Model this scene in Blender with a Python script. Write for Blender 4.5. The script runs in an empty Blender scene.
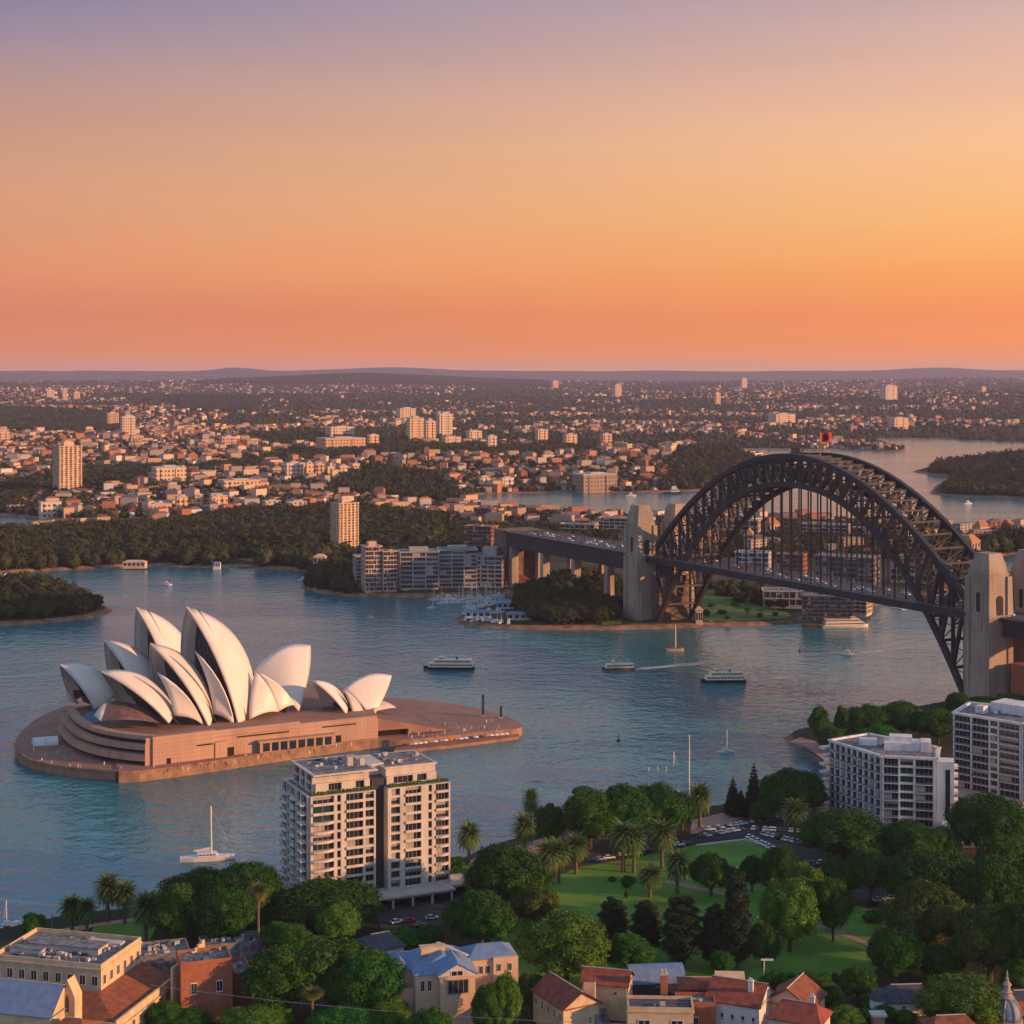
import bpy, math, random
import numpy as np
from math import sin, cos, pi, radians, sqrt, atan2
random.seed(7)
RNG = np.random.default_rng(11)
sc = bpy.context.scene
COL = sc.collection
# ------------------------------------------------------------------ camera
H, F, CX, HY = 190.0, 1700.0, 512.0, 372.0
cam = bpy.data.cameras.new('camera'); camo = bpy.data.objects.new('camera', cam); COL.objects.link(camo)
camo.location = (0, 0, H); camo.rotation_euler = (pi/2, 0, 0)
cam.sensor_width = 36; cam.lens = F/1024*36; cam.shift_y = -(512-HY)/1024
cam.clip_start = 1; cam.clip_end = 80000
sc.camera = camo
sc.view_settings.view_transform = 'Standard'; sc.view_settings.look = 'None'
sc.view_settings.exposure = 0.32; sc.view_settings.gamma = 1
sc.cycles.use_denoising = True
sc.cycles.max_bounces = 5; sc.cycles.diffuse_bounces = 2; sc.cycles.glossy_bounces = 2
sc.cycles.transparent_max_bounces = 8; sc.cycles.volume_bounces = 0
# ------------------------------------------------------------------ sky and sun
SUN_AZ, SUN_EL = 106.0, 11.5          # clockwise from the view direction, degrees above the horizon
def srgb(r, g, b):
    f = lambda c: c/12.92 if c <= .04045 else ((c+.055)/1.055)**2.4
    return (f(r/255), f(g/255), f(b/255), 1)
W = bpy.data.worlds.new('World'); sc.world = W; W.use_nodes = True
nt = W.node_tree; nt.nodes.clear()
N_ = nt.nodes.new; L_ = nt.links.new
tc = N_('ShaderNodeTexCoord'); sx = N_('ShaderNodeSeparateXYZ'); L_(tc.outputs['Generated'], sx.inputs[0])
def ramp(stops):
    r = N_('ShaderNodeValToRGB'); e = r.color_ramp.elements
    while len(e) > 1: e.remove(e[-1])
    for i, (p, c) in enumerate(stops):
        k = e[0] if i == 0 else e.new(p)
        k.position = p; k.color = c
    return r
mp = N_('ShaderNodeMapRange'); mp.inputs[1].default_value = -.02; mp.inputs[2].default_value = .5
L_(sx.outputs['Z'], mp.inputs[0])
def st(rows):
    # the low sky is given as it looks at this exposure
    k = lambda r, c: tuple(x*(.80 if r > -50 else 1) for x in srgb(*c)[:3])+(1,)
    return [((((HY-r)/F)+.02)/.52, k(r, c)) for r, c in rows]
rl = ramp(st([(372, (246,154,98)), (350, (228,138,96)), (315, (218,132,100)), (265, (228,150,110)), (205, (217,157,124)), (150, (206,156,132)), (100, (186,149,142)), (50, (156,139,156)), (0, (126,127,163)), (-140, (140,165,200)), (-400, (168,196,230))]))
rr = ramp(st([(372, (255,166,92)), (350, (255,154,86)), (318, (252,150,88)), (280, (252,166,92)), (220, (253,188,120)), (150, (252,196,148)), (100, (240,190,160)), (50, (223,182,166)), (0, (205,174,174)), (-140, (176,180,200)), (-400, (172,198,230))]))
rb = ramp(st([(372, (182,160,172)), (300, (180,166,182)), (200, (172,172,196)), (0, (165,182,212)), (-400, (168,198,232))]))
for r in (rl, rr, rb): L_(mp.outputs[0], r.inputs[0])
mx = N_('ShaderNodeMapRange'); mx.inputs[1].default_value = -.30; mx.inputs[2].default_value = .30
L_(sx.outputs['X'], mx.inputs[0])
mix = N_('ShaderNodeMix'); mix.data_type = 'RGBA'
L_(mx.outputs[0], mix.inputs[0]); L_(rl.outputs[0], mix.inputs[6]); L_(rr.outputs[0], mix.inputs[7])
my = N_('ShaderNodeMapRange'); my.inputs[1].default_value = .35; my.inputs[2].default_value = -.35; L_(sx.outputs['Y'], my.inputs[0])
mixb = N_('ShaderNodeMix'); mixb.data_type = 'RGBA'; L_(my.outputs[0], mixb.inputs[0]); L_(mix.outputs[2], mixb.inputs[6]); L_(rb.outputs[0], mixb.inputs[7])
cm = N_('ShaderNodeMapping'); cm.inputs['Scale'].default_value = (2.2, 2.2, 26); cm.inputs['Rotation'].default_value = (0, .05, 0); L_(tc.outputs['Generated'], cm.inputs[0])
cn_ = N_('ShaderNodeTexNoise'); cn_.inputs['Scale'].default_value = 1; cn_.inputs['Detail'].default_value = 5; L_(cm.outputs[0], cn_.inputs[0])
cr_ = N_('ShaderNodeMapRange'); cr_.inputs[1].default_value = .3; cr_.inputs[2].default_value = .7; cr_.inputs[3].default_value = .965; cr_.inputs[4].default_value = 1.035; L_(cn_.outputs[0], cr_.inputs[0])
cv_ = N_('ShaderNodeVectorMath'); cv_.operation = 'SCALE'; L_(mixb.outputs[2], cv_.inputs[0]); L_(cr_.outputs[0], cv_.inputs['Scale'])
bg1 = N_('ShaderNodeBackground'); L_(cv_.outputs[0], bg1.inputs[0]); bg1.inputs[1].default_value = 1.0
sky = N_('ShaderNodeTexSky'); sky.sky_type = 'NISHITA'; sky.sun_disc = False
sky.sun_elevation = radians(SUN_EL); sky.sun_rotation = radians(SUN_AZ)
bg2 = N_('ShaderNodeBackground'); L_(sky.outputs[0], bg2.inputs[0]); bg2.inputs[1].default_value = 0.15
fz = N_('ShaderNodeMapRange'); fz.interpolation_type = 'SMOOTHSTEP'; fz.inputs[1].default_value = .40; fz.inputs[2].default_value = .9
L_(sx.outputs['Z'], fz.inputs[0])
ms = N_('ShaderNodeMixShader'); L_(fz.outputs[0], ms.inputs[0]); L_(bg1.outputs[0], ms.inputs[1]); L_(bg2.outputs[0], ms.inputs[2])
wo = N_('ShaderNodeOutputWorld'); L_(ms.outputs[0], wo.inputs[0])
sl = bpy.data.lights.new('sun', 'SUN'); sl.energy = 5.0; sl.angle = radians(.6); sl.color = (1, .50, .22)
so = bpy.data.objects.new('sun', sl); COL.objects.link(so)
so.rotation_euler = (radians(90-SUN_EL), 0, radians(180-SUN_AZ) )
so.location = (300, -100, 400)

# ------------------------------------------------------------------ helpers
def G(px, py, z=0.0):
    d = (H-z)*F/(py-HY)
    return ((px-CX)*d/F, d, z)
def Zat(py, d): return H-(py-HY)*d/F
def Xat(px, d): return (px-CX)*d/F
def P2(px, py, z=0.0): return G(px, py, z)[:2]

MATS = {}
def M(name, c1, c2=None, scale=.5, rough=.8, rnd=0.0, bump=0.0, metal=0.0, objcol=False, spec=.3, detail=3, stretch=None, attr=None):
    if name in MATS: return MATS[name]
    m = bpy.data.materials.new(name); m.use_nodes = True; MATS[name] = m
    t = m.node_tree; b = t.nodes['Principled BSDF']; nn = t.nodes.new; ll = t.links.new
    b.inputs['Roughness'].default_value = rough; b.inputs['Metallic'].default_value = metal
    b.inputs['Specular IOR Level'].default_value = spec
    c2 = c2 or tuple(x*.75 for x in c1)
    tcn = nn('ShaderNodeTexCoord'); mpn = nn('ShaderNodeMapping'); ll(tcn.outputs['Object'], mpn.inputs[0])
    if stretch: mpn.inputs['Scale'].default_value = stretch
    nz = nn('ShaderNodeTexNoise'); nz.inputs['Scale'].default_value = scale; nz.inputs['Detail'].default_value = detail
    ll(mpn.outputs[0], nz.inputs[0])
    rp = nn('ShaderNodeMapRange'); rp.inputs[1].default_value = .35; rp.inputs[2].default_value = .65; ll(nz.outputs[0], rp.inputs[0])
    mi = nn('ShaderNodeMix'); mi.data_type = 'RGBA'
    ll(rp.outputs[0], mi.inputs[0]); mi.inputs[6].default_value = (*c1, 1); mi.inputs[7].default_value = (*c2, 1)
    out = mi.outputs[2]
    if objcol or attr:
        if attr:
            oi = nn('ShaderNodeAttribute'); oi.attribute_name = attr; oc = oi.outputs['Color']
        else:
            oi = nn('ShaderNodeObjectInfo'); oc = oi.outputs['Color']
        mu = nn('ShaderNodeMix'); mu.data_type = 'RGBA'; mu.blend_type = 'MULTIPLY'; mu.inputs[0].default_value = 1
        ll(out, mu.inputs[6]); ll(oc, mu.inputs[7]); out = mu.outputs[2]
    if rnd:
        oi = nn('ShaderNodeObjectInfo'); hs = nn('ShaderNodeHueSaturation')
        r1 = nn('ShaderNodeMapRange'); r1.inputs[3].default_value = .5-rnd*.02; r1.inputs[4].default_value = .5+rnd*.07; ll(oi.outputs['Random'], r1.inputs[0])
        r2 = nn('ShaderNodeMapRange'); r2.inputs[3].default_value = 1-rnd*.5; r2.inputs[4].default_value = 1+rnd*.7; ll(oi.outputs['Random'], r2.inputs[0])
        ll(r1.outputs[0], hs.inputs['Hue']); ll(r2.outputs[0], hs.inputs['Value']); ll(out, hs.inputs['Color']); out = hs.outputs[0]
    ll(out, b.inputs['Base Color'])
    if bump:
        bp = nn('ShaderNodeBump'); bp.inputs['Strength'].default_value = bump; bp.inputs['Distance'].default_value = .3
        ll(nz.outputs[0], bp.inputs['Height']); ll(bp.outputs[0], b.inputs['Normal'])
    return m

def np_mesh(name, v, f, mats, mi=None, smooth=False, fcol=None):
    v = np.asarray(v, np.float32).reshape(-1, 3); f = np.asarray(f, np.int32)
    me = bpy.data.meshes.new(name)
    k = f.shape[1]; n = f.shape[0]
    me.vertices.add(len(v)); me.vertices.foreach_set('co', v.ravel())
    me.loops.add(n*k); me.loops.foreach_set('vertex_index', f.ravel())
    me.polygons.add(n); me.polygons.foreach_set('loop_start', np.arange(0, n*k, k, dtype=np.int32))
    try: me.polygons.foreach_set('loop_total', np.full(n, k, np.int32))
    except Exception: pass
    for m in mats: me.materials.append(m)
    if mi is not None: me.polygons.foreach_set('material_index', np.asarray(mi, np.int32))
    me.polygons.foreach_set('use_smooth', np.full(n, bool(smooth)))
    if fcol is not None:
        a = me.attributes.new('col', 'FLOAT_COLOR', 'FACE')
        a.data.foreach_set('color', np.asarray(fcol, np.float32).ravel())
    me.update(calc_edges=True)
    return me

class MB:
    def __init__(s): s.v = []; s.f = []; s.m = []
    def add(s, vs, fs, m=0):
        o = len(s.v); s.v += [tuple(p) for p in vs]
        for f in fs: s.f.append(tuple(i+o for i in f)); s.m.append(m)
    def obox(s, c, U, su, sd, z0, z1, m=0, taper=1.0, taper_d=None):
        # box centred at c (x, y), su along the unit vector U, sd across; taper scales its top
        td = taper if taper_d is None else taper_d
        V = (-U[1], U[0]); vs = []
        for z, a, b in ((z0, 1, 1), (z1, taper, td)):
            for i, j in ((-1, -1), (1, -1), (1, 1), (-1, 1)):
                vs.append((c[0]+U[0]*i*su/2*a+V[0]*j*sd/2*b, c[1]+U[1]*i*su/2*a+V[1]*j*sd/2*b, z))
        s.add(vs, [(3, 2, 1, 0), (4, 5, 6, 7), (0, 1, 5, 4), (1, 2, 6, 5), (2, 3, 7, 6), (3, 0, 4, 7)], m)
    def box(s, x0, x1, y0, y1, z0, z1, m=0): s.obox(((x0+x1)/2, (y0+y1)/2), (1, 0), x1-x0, y1-y0, z0, z1, m)
    def prism(s, poly, z0, z1, m=0, top_m=None, bottom=False):
        a = sum(poly[i][0]*poly[(i+1) % len(poly)][1]-poly[(i+1) % len(poly)][0]*poly[i][1] for i in range(len(poly)))
        if a < 0: poly = poly[::-1]
        n = len(poly)
        zt = z1 if hasattr(z1, '__len__') else [z1]*n
        if a < 0 and hasattr(z1, '__len__'): zt = zt[::-1]
        vs = [(p[0], p[1], z0) for p in poly]+[(p[0], p[1], zt[i]) for i, p in enumerate(poly)]
        s.add(vs, [(i, (i+1) % n, n+(i+1) % n, n+i) for i in range(n)], m)
        s.add(vs[n:], [tuple(range(n))], m if top_m is None else top_m)
        if bottom: s.add(vs[:n], [tuple(range(n))[::-1]], m)
    def sheet(s, poly, z, m=0):
        a = sum(poly[i][0]*poly[(i+1) % len(poly)][1]-poly[(i+1) % len(poly)][0]*poly[i][1] for i in range(len(poly)))
        if a < 0: poly = poly[::-1]
        s.add([(p[0], p[1], z) for p in poly], [tuple(range(len(poly)))], m)
    def beam(s, p, q, w, h, m=0, up=(0, 0, 1)):
        p = np.array(p, float); q = np.array(q, float); d = q-p; L = np.linalg.norm(d)
        if L < 1e-6: return
        d /= L; r = np.cross(d, up)
        if np.linalg.norm(r) < 1e-3: r = np.cross(d, (1, 0, 0))
        r /= np.linalg.norm(r); u = np.cross(r, d)
        vs = [p-r*w/2-u*h/2, p+r*w/2-u*h/2, p+r*w/2+u*h/2, p-r*w/2+u*h/2]; vs += [x+d*L for x in vs]
        s.add(vs, [(0, 1, 2, 3), (7, 6, 5, 4), (4, 5, 1, 0), (5, 6, 2, 1), (6, 7, 3, 2), (7, 4, 0, 3)], m)
    def tube(s, pts, rad, n=8, m=0, cap=True):
        pts = [np.array(p, float) for p in pts]; rs = rad if hasattr(rad, '__len__') else [rad]*len(pts); vs = []
        for i, p in enumerate(pts):
            d = pts[min(i+1, len(pts)-1)]-pts[max(i-1, 0)]; d /= np.linalg.norm(d)+1e-9
            a = np.cross(d, (0, 0, 1)) if abs(d[2]) < .95 else np.cross(d, (1, 0, 0))
            a /= np.linalg.norm(a); b = np.cross(d, a)
            for k in range(n):
                t = 2*pi*k/n; vs.append(p+(a*cos(t)+b*sin(t))*rs[i])
        fs = [(i*n+k, i*n+(k+1) % n, (i+1)*n+(k+1) % n, (i+1)*n+k) for i in range(len(pts)-1) for k in range(n)]
        if cap: fs += [tuple(range(n))[::-1], tuple((len(pts)-1)*n+k for k in range(n))]
        s.add(vs, fs, m)
    def lathe(s, prof, c=(0, 0), n=16, m=0, sy=1.0):
        vs = []
        for r, z in prof:
            for k in range(n):
                t = 2*pi*k/n; vs.append((c[0]+r*cos(t), c[1]+r*sin(t)*sy, z))
        fs = [(i*n+k, i*n+(k+1) % n, (i+1)*n+(k+1) % n, (i+1)*n+k) for i in range(len(prof)-1) for k in range(n)]
        fs += [tuple(range(n))[::-1], tuple((len(prof)-1)*n+k for k in range(n))]
        s.add(vs, fs, m)
    def mesh(s, name, mats, origin=(0, 0, 0), smooth=False):
        me = bpy.data.meshes.new(name)
        me.from_pydata([(p[0]-origin[0], p[1]-origin[1], p[2]-origin[2]) for p in s.v], [], s.f)
        for m in (mats if isinstance(mats, (list, tuple)) else [mats]): me.materials.append(m)
        me.polygons.foreach_set('material_index', np.array(s.m, np.int32))
        if smooth: me.polygons.foreach_set('use_smooth', np.ones(len(s.f), bool))
        me.update(); return me
    def build(s, name, mats, parent=None, origin=(0, 0, 0), smooth=False, label=None):
        return link(name, s.mesh(name, mats, origin, smooth), parent, label)

def link(name, me, parent=None, label=None):
    o = bpy.data.objects.new(name, me); COL.objects.link(o)
    if parent is not None: o.parent = parent
    if label: o['label'] = label
    return o
def tag(o, label, cat, group=None, kind=None):
    if label: o['label'] = label
    if cat: o['category'] = cat
    if group: o['group'] = group
    if kind: o['kind'] = kind
    return o
def struct(o): o['kind'] = 'structure'; return o
def thing(name, label, cat, loc=(0, 0, 0), rz=0.0, group=None):
    o = bpy.data.objects.new(name, None); COL.objects.link(o); o.location = loc; o.rotation_euler = (0, 0, rz)
    o.empty_display_size = 1
    return tag(o, label, cat, group)
KIDS = {}
def copy_tree(o, parent=None):
    c = o.copy(); COL.objects.link(c)
    if parent is not None: c.parent = parent
    for ch in o.children: copy_tree(ch, c)
    return c

# value noise
_PERM = np.random.default_rng(5).random((256, 256))
def vnoise(x, y):
    x = np.asarray(x, float); y = np.asarray(y, float)
    xi = np.floor(x).astype(int); yi = np.floor(y).astype(int); fx = x-xi; fy = y-yi
    fx = fx*fx*(3-2*fx); fy = fy*fy*(3-2*fy)
    g = lambda a, b: _PERM[a & 255, b & 255]
    return (g(xi, yi)*(1-fx)+g(xi+1, yi)*fx)*(1-fy)+(g(xi, yi+1)*(1-fx)+g(xi+1, yi+1)*fx)*fy
def fbm(x, y, o=4):
    s = 0; a = .5
    for i in range(o): s = s+a*vnoise(x*2**i+17*i, y*2**i+5*i); a *= .5
    return s
def inpoly(x, y, poly):
    x = np.asarray(x, float); y = np.asarray(y, float); r = np.zeros(x.shape, bool); n = len(poly)
    for i in range(n):
        x1, y1 = poly[i]; x2, y2 = poly[(i+1) % n]
        if y1 == y2: continue
        c = ((y1 > y) != (y2 > y)) & (x < (x2-x1)*(y-y1)/(y2-y1)+x1); r ^= c
    return r
def sdist(x, y, poly):
    d = np.full(np.shape(x), 1e18); n = len(poly)
    for i in range(n):
        x1, y1 = poly[i]; x2, y2 = poly[(i+1) % n]; dx, dy = x2-x1, y2-y1
        t = np.clip(((x-x1)*dx+(y-y1)*dy)/(dx*dx+dy*dy+1e-9), 0, 1)
        d = np.minimum(d, (x-x1-t*dx)**2+(y-y1-t*dy)**2)
    d = np.sqrt(d)
    return np.where(inpoly(x, y, poly), d, -d)
def px_poly(pts, z=0.0): return [P2(a, b, z) for a, b in pts]
# ------------------------------------------------------------------ materials
def foliage(name, c1, c2, rnd=.6):
    return M(name, c1, c2, scale=.8, rough=.75, rnd=rnd, spec=.15, detail=6)
m_ground = M('ground soil and scrub', (.035, .045, .018), (.07, .055, .035), scale=.03, rough=.95, detail=8)
m_lawn = M('mown lawn', (.135, .28, .034), (.080, .185, .022), scale=.07, rough=.95, detail=8, bump=.2)
m_asphalt = M('asphalt', (.06, .06, .065), (.045, .045, .05), scale=.2, rough=.9)
m_pave = M('pink paving', (.46, .27, .20), (.36, .20, .15), scale=.25, rough=.85, detail=6)
m_path = M('tan path', (.34, .25, .17), (.27, .2, .14), scale=.3, rough=.9)
m_white = M('white render', (.72, .70, .68), (.52, .50, .49), scale=.3, rough=.7, detail=8, stretch=(1, 1, .3))
m_cream = M('cream render', (.60, .53, .46), (.45, .40, .345), scale=.3, rough=.75, detail=8, stretch=(1, 1, .3))
m_fanpalm_c = ((.15, .155, .04), (.085, .09, .03))
m_sunlit_apricot = M('sunlit apricot render', (.64, .44, .27), (.54, .36, .22), scale=.15, rough=.75)  # orange of the low sun put into the wall colour
m_concrete = M('pale concrete', (.50, .46, .43), (.40, .37, .35), scale=.2, rough=.8, detail=6)
m_roofgrey = M('grey flat roof', (.25, .24, .25), (.09, .09, .10), scale=.6, rough=.9, detail=6)
m_ochre = M('ochre render', (.62, .46, .29), (.46, .34, .21), scale=.35, rough=.8, detail=8)
m_brick = M('red brick', (.36, .13, .07), (.28, .10, .055), scale=.6, rough=.85)
def tile_mat(name, c1, c2, sc=1.4):
    m = M(name, c1, c2, scale=.5, rough=.85, detail=9)
    t = m.node_tree; b = t.nodes['Principled BSDF']; src = b.inputs['Base Color'].links[0].from_socket
    w = t.nodes.new('ShaderNodeTexWave'); w.inputs['Scale'].default_value = sc; w.bands_direction = 'X'; w.inputs['Distortion'].default_value = .6
    tcn = t.nodes.new('ShaderNodeTexCoord'); t.links.new(tcn.outputs['Object'], w.inputs[0])
    mu = t.nodes.new('ShaderNodeMix'); mu.data_type = 'RGBA'; mu.blend_type = 'MULTIPLY'; mu.inputs[0].default_value = .35
    t.links.new(src, mu.inputs[6]); t.links.new(w.outputs[0], mu.inputs[7]); t.links.new(mu.outputs[2], b.inputs['Base Color'])
    bp = t.nodes.new('ShaderNodeBump'); bp.inputs['Strength'].default_value = .5; bp.inputs['Distance'].default_value = .1
    t.links.new(w.outputs[0], bp.inputs['Height']); t.links.new(bp.outputs[0], b.inputs['Normal'])
    return m
m_terracotta = tile_mat('terracotta tiles', (.33, .115, .062), (.19, .07, .042))
m_redtin = tile_mat('red roof sheet', (.38, .10, .062), (.20, .06, .042))
m_bluetin = tile_mat('blue grey roof sheet', (.20, .31, .50), (.15, .24, .40), .9)
m_slate = tile_mat('dark slate roof', (.10, .11, .14), (.07, .075, .10))
m_glass = M('window glass', (.018, .022, .028), (.03, .036, .045), scale=.15, rough=.12, spec=.6)
m_greenglass = M('green window glass', (.02, .07, .06), (.02, .05, .05), scale=.15, rough=.1, spec=.6)
m_frame = M('grey window frame', (.25, .24, .24), rough=.5)
m_darkwall = M('dark cladding', (.05, .055, .065), (.035, .04, .05), scale=.2, rough=.5)
m_steel = M('dark bridge steel', (.036, .036, .040), (.024, .024, .028), scale=.12, rough=.6, spec=.35, detail=5)
m_granite = M('granite pylon', (.38, .30, .23), (.26, .205, .16), scale=.14, rough=.85, detail=7, stretch=(1, 1, .35))
m_arch = M('dark archway', (.04, .035, .03), rough=.9)  # shade of the pylon openings as colour; the flag disc shares it
m_shell = M('cream shell tiles', (.74, .66, .58), (.68, .60, .53), scale=.08, rough=.42, spec=.4, detail=5)
def shell_joints(m):
    t = m.node_tree; b = t.nodes['Principled BSDF']; src = b.inputs['Base Color'].links[0].from_socket; tcn = t.nodes.new('ShaderNodeTexCoord'); w = t.nodes.new('ShaderNodeTexWave'); w.wave_profile = 'SAW'; w.inputs['Scale'].default_value = .11; w.inputs['Distortion'].default_value = 0
    mp = t.nodes.new('ShaderNodeMapping'); mp.inputs['Rotation'].default_value = (.5, .3, -radians(38)); t.links.new(tcn.outputs['Object'], mp.inputs[0]); t.links.new(mp.outputs[0], w.inputs[0])
    g = t.nodes.new('ShaderNodeMapRange'); g.inputs[1].default_value = .0; g.inputs[2].default_value = .22; g.inputs[3].default_value = .93; g.inputs[4].default_value = 1; t.links.new(w.outputs['Fac'], g.inputs[0])
    mu = t.nodes.new('ShaderNodeMix'); mu.data_type = 'RGBA'; mu.blend_type = 'MULTIPLY'; mu.inputs[0].default_value = 1; t.links.new(src, mu.inputs[6]); t.links.new(g.outputs[0], mu.inputs[7]); t.links.new(mu.outputs[2], b.inputs['Base Color'])
shell_joints(m_shell)
m_rib = M('concrete shell rib', (.62, .53, .46), (.54, .45, .39), scale=.2, rough=.7)
m_bronze = M('bronze glass', (.030, .055, .060), (.085, .060, .052), scale=.18, rough=.18, spec=.6, stretch=(1, 1, .2))
m_podium = M('pink granite cladding', (.48, .30, .215), (.39, .235, .165), scale=.12, rough=.75, detail=6, stretch=(1, 1, .25))
def panel_joints(m, w_, h_):
    t = m.node_tree; b = t.nodes['Principled BSDF']; src = b.inputs['Base Color'].links[0].from_socket; tcn = t.nodes.new('ShaderNodeTexCoord'); s_ = t.nodes.new('ShaderNodeSeparateXYZ'); t.links.new(tcn.outputs['Object'], s_.inputs[0]); o = None
    ad = t.nodes.new('ShaderNodeMath'); t.links.new(s_.outputs['X'], ad.inputs[0]); t.links.new(s_.outputs['Y'], ad.inputs[1])
    for sk, per in ((ad.outputs[0], w_), (s_.outputs['Z'], h_)):
        a = t.nodes.new('ShaderNodeMath'); a.operation = 'DIVIDE'; t.links.new(sk, a.inputs[0]); a.inputs[1].default_value = per; f = t.nodes.new('ShaderNodeMath'); f.operation = 'FRACT'; t.links.new(a.outputs[0], f.inputs[0]); g = t.nodes.new('ShaderNodeMapRange'); g.inputs[1].default_value = 0; g.inputs[2].default_value = .16; g.inputs[3].default_value = .72; t.links.new(f.outputs[0], g.inputs[0])
        if o is None: o = g.outputs[0]
        else: mm = t.nodes.new('ShaderNodeMath'); mm.operation = 'MULTIPLY'; t.links.new(o, mm.inputs[0]); t.links.new(g.outputs[0], mm.inputs[1]); o = mm.outputs[0]
    mu = t.nodes.new('ShaderNodeMix'); mu.data_type = 'RGBA'; mu.blend_type = 'MULTIPLY'; mu.inputs[0].default_value = 1; t.links.new(src, mu.inputs[6]); t.links.new(o, mu.inputs[7]); t.links.new(mu.outputs[2], b.inputs['Base Color'])
panel_joints(m_podium, 2.6, 1.9); panel_joints(m_granite, 3.4, 1.7)
m_paver = M('red brown pavers', (.32, .175, .13), (.24, .13, .10), scale=.1, rough=.85, detail=7)
m_seawall = M('sandstone seawall', (.34, .20, .125), (.22, .125, .08), scale=.25, rough=.9, detail=7)
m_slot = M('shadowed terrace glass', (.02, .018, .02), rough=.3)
m_hullnavy = M('navy hull paint', (.015, .025, .05), rough=.4)
m_hullwhite = M('white hull paint', (.70, .68, .66), (.6, .58, .56), rough=.4)
m_rail = M('balcony glass', (.17, .21, .245), (.12, .15, .18), scale=.3, rough=.15, spec=.6)
m_boatcream = M('cream boat paint', (.80, .66, .50), (.70, .56, .43), rough=.5)
m_wood = M('brown timber', (.20, .10, .05), (.14, .07, .035), scale=.8, rough=.8)
m_metal = M('grey metal', (.30, .30, .31), rough=.45, metal=.5)
m_lamp = M('lamp globe', (.8, .75, .6), rough=.4)
m_tyre = M('tyre rubber', (.02, .02, .02), rough=.8)
m_objpaint = M('painted body', (1, 1, 1), (.93, .93, .93), scale=.5, rough=.4, objcol=True, spec=.5)
m_cloth = M('cloth', (1, 1, 1), (.85, .85, .85), scale=2, rough=.9, objcol=True)
m_skin = M('skin', (.45, .27, .19), rough=.6)
m_bark = M('bark', (.11, .08, .055), (.07, .05, .035), scale=1.2, rough=.95)
m_palmbark = M('palm bark', (.17, .12, .085), (.11, .08, .055), scale=1.5, rough=.95, stretch=(.5, .5, 3))
m_fig = foliage('fig leaves', (.036, .105, .013), (.013, .044, .008), .3)
m_light = foliage('pale green leaves', (.100, .185, .018), (.040, .095, .012), .25)
m_mid = foliage('mid green leaves', (.048, .140, .014), (.020, .066, .009), .3)
m_olive = foliage('olive leaves', (.082, .120, .018), (.032, .058, .011), .25)
m_pine = foliage('pine needles', (.030, .058, .022), (.012, .028, .012), .3)
m_palm = foliage('palm fronds', (.110, .160, .042), (.050, .085, .024), .25)
m_fanpalm = foliage('fan palm leaves', *m_fanpalm_c, .2)
m_palmdry = M('dry palm skirt', (.20, .13, .06), (.14, .09, .045), scale=.6, rough=.9)
m_wood1 = foliage('woodland leaves', (.034, .060, .018), (.056, .052, .018), .45)
m_wood2 = M('far woodland leaves', (1, 1, 1), (.72, .75, .75), scale=.05, rough=.9, attr='col', spec=.1)
m_city = M('far house walls and roofs', (1, 1, 1), (.85, .85, .85), scale=.03, rough=.8, attr='col')
m_houseroof = M('house roof tiles', (.33, .13, .075), (.26, .10, .06), scale=.2, rough=.85, rnd=.5)
m_housewall = M('house wall render', (1, 1, 1), (.88, .88, .88), scale=.2, rough=.8, objcol=True)

# tower with a fine window grid for far buildings, laid out in the building's own coordinates
def window_grid_mat(name, base):
    m = bpy.data.materials.new(name); m.use_nodes = True; t = m.node_tree; b = t.nodes['Principled BSDF']
    b.inputs['Roughness'].default_value = .7
    tcn = t.nodes.new('ShaderNodeTexCoord'); s_ = t.nodes.new('ShaderNodeSeparateXYZ'); t.links.new(tcn.outputs['Object'], s_.inputs[0])
    def band(sock, per, duty):
        a = t.nodes.new('ShaderNodeMath'); a.operation = 'DIVIDE'; t.links.new(sock, a.inputs[0]); a.inputs[1].default_value = per
        f = t.nodes.new('ShaderNodeMath'); f.operation = 'FRACT'; t.links.new(a.outputs[0], f.inputs[0])
        g = t.nodes.new('ShaderNodeMath'); g.operation = 'LESS_THAN'; t.links.new(f.outputs[0], g.inputs[0]); g.inputs[1].default_value = duty
        return g.outputs[0]
    ad = t.nodes.new('ShaderNodeMath'); t.links.new(s_.outputs['X'], ad.inputs[0]); t.links.new(s_.outputs['Y'], ad.inputs[1])
    mu = t.nodes.new('ShaderNodeMath'); mu.operation = 'MULTIPLY'
    t.links.new(band(s_.outputs['Z'], 6.4, .45), mu.inputs[0]); t.links.new(band(ad.outputs[0], 6.5, .5), mu.inputs[1])
    mi = t.nodes.new('ShaderNodeMix'); mi.data_type = 'RGBA'; t.links.new(mu.outputs[0], mi.inputs[0])
    oi = t.nodes.new('ShaderNodeObjectInfo'); t.links.new(oi.outputs['Color'], mi.inputs[6]); mi.inputs[7].default_value = (.09, .075, .075, 1)
    t.links.new(mi.outputs[2], b.inputs['Base Color'])
    return m
m_towerwall = window_grid_mat('far tower wall', (.5, .45, .4))

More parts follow.
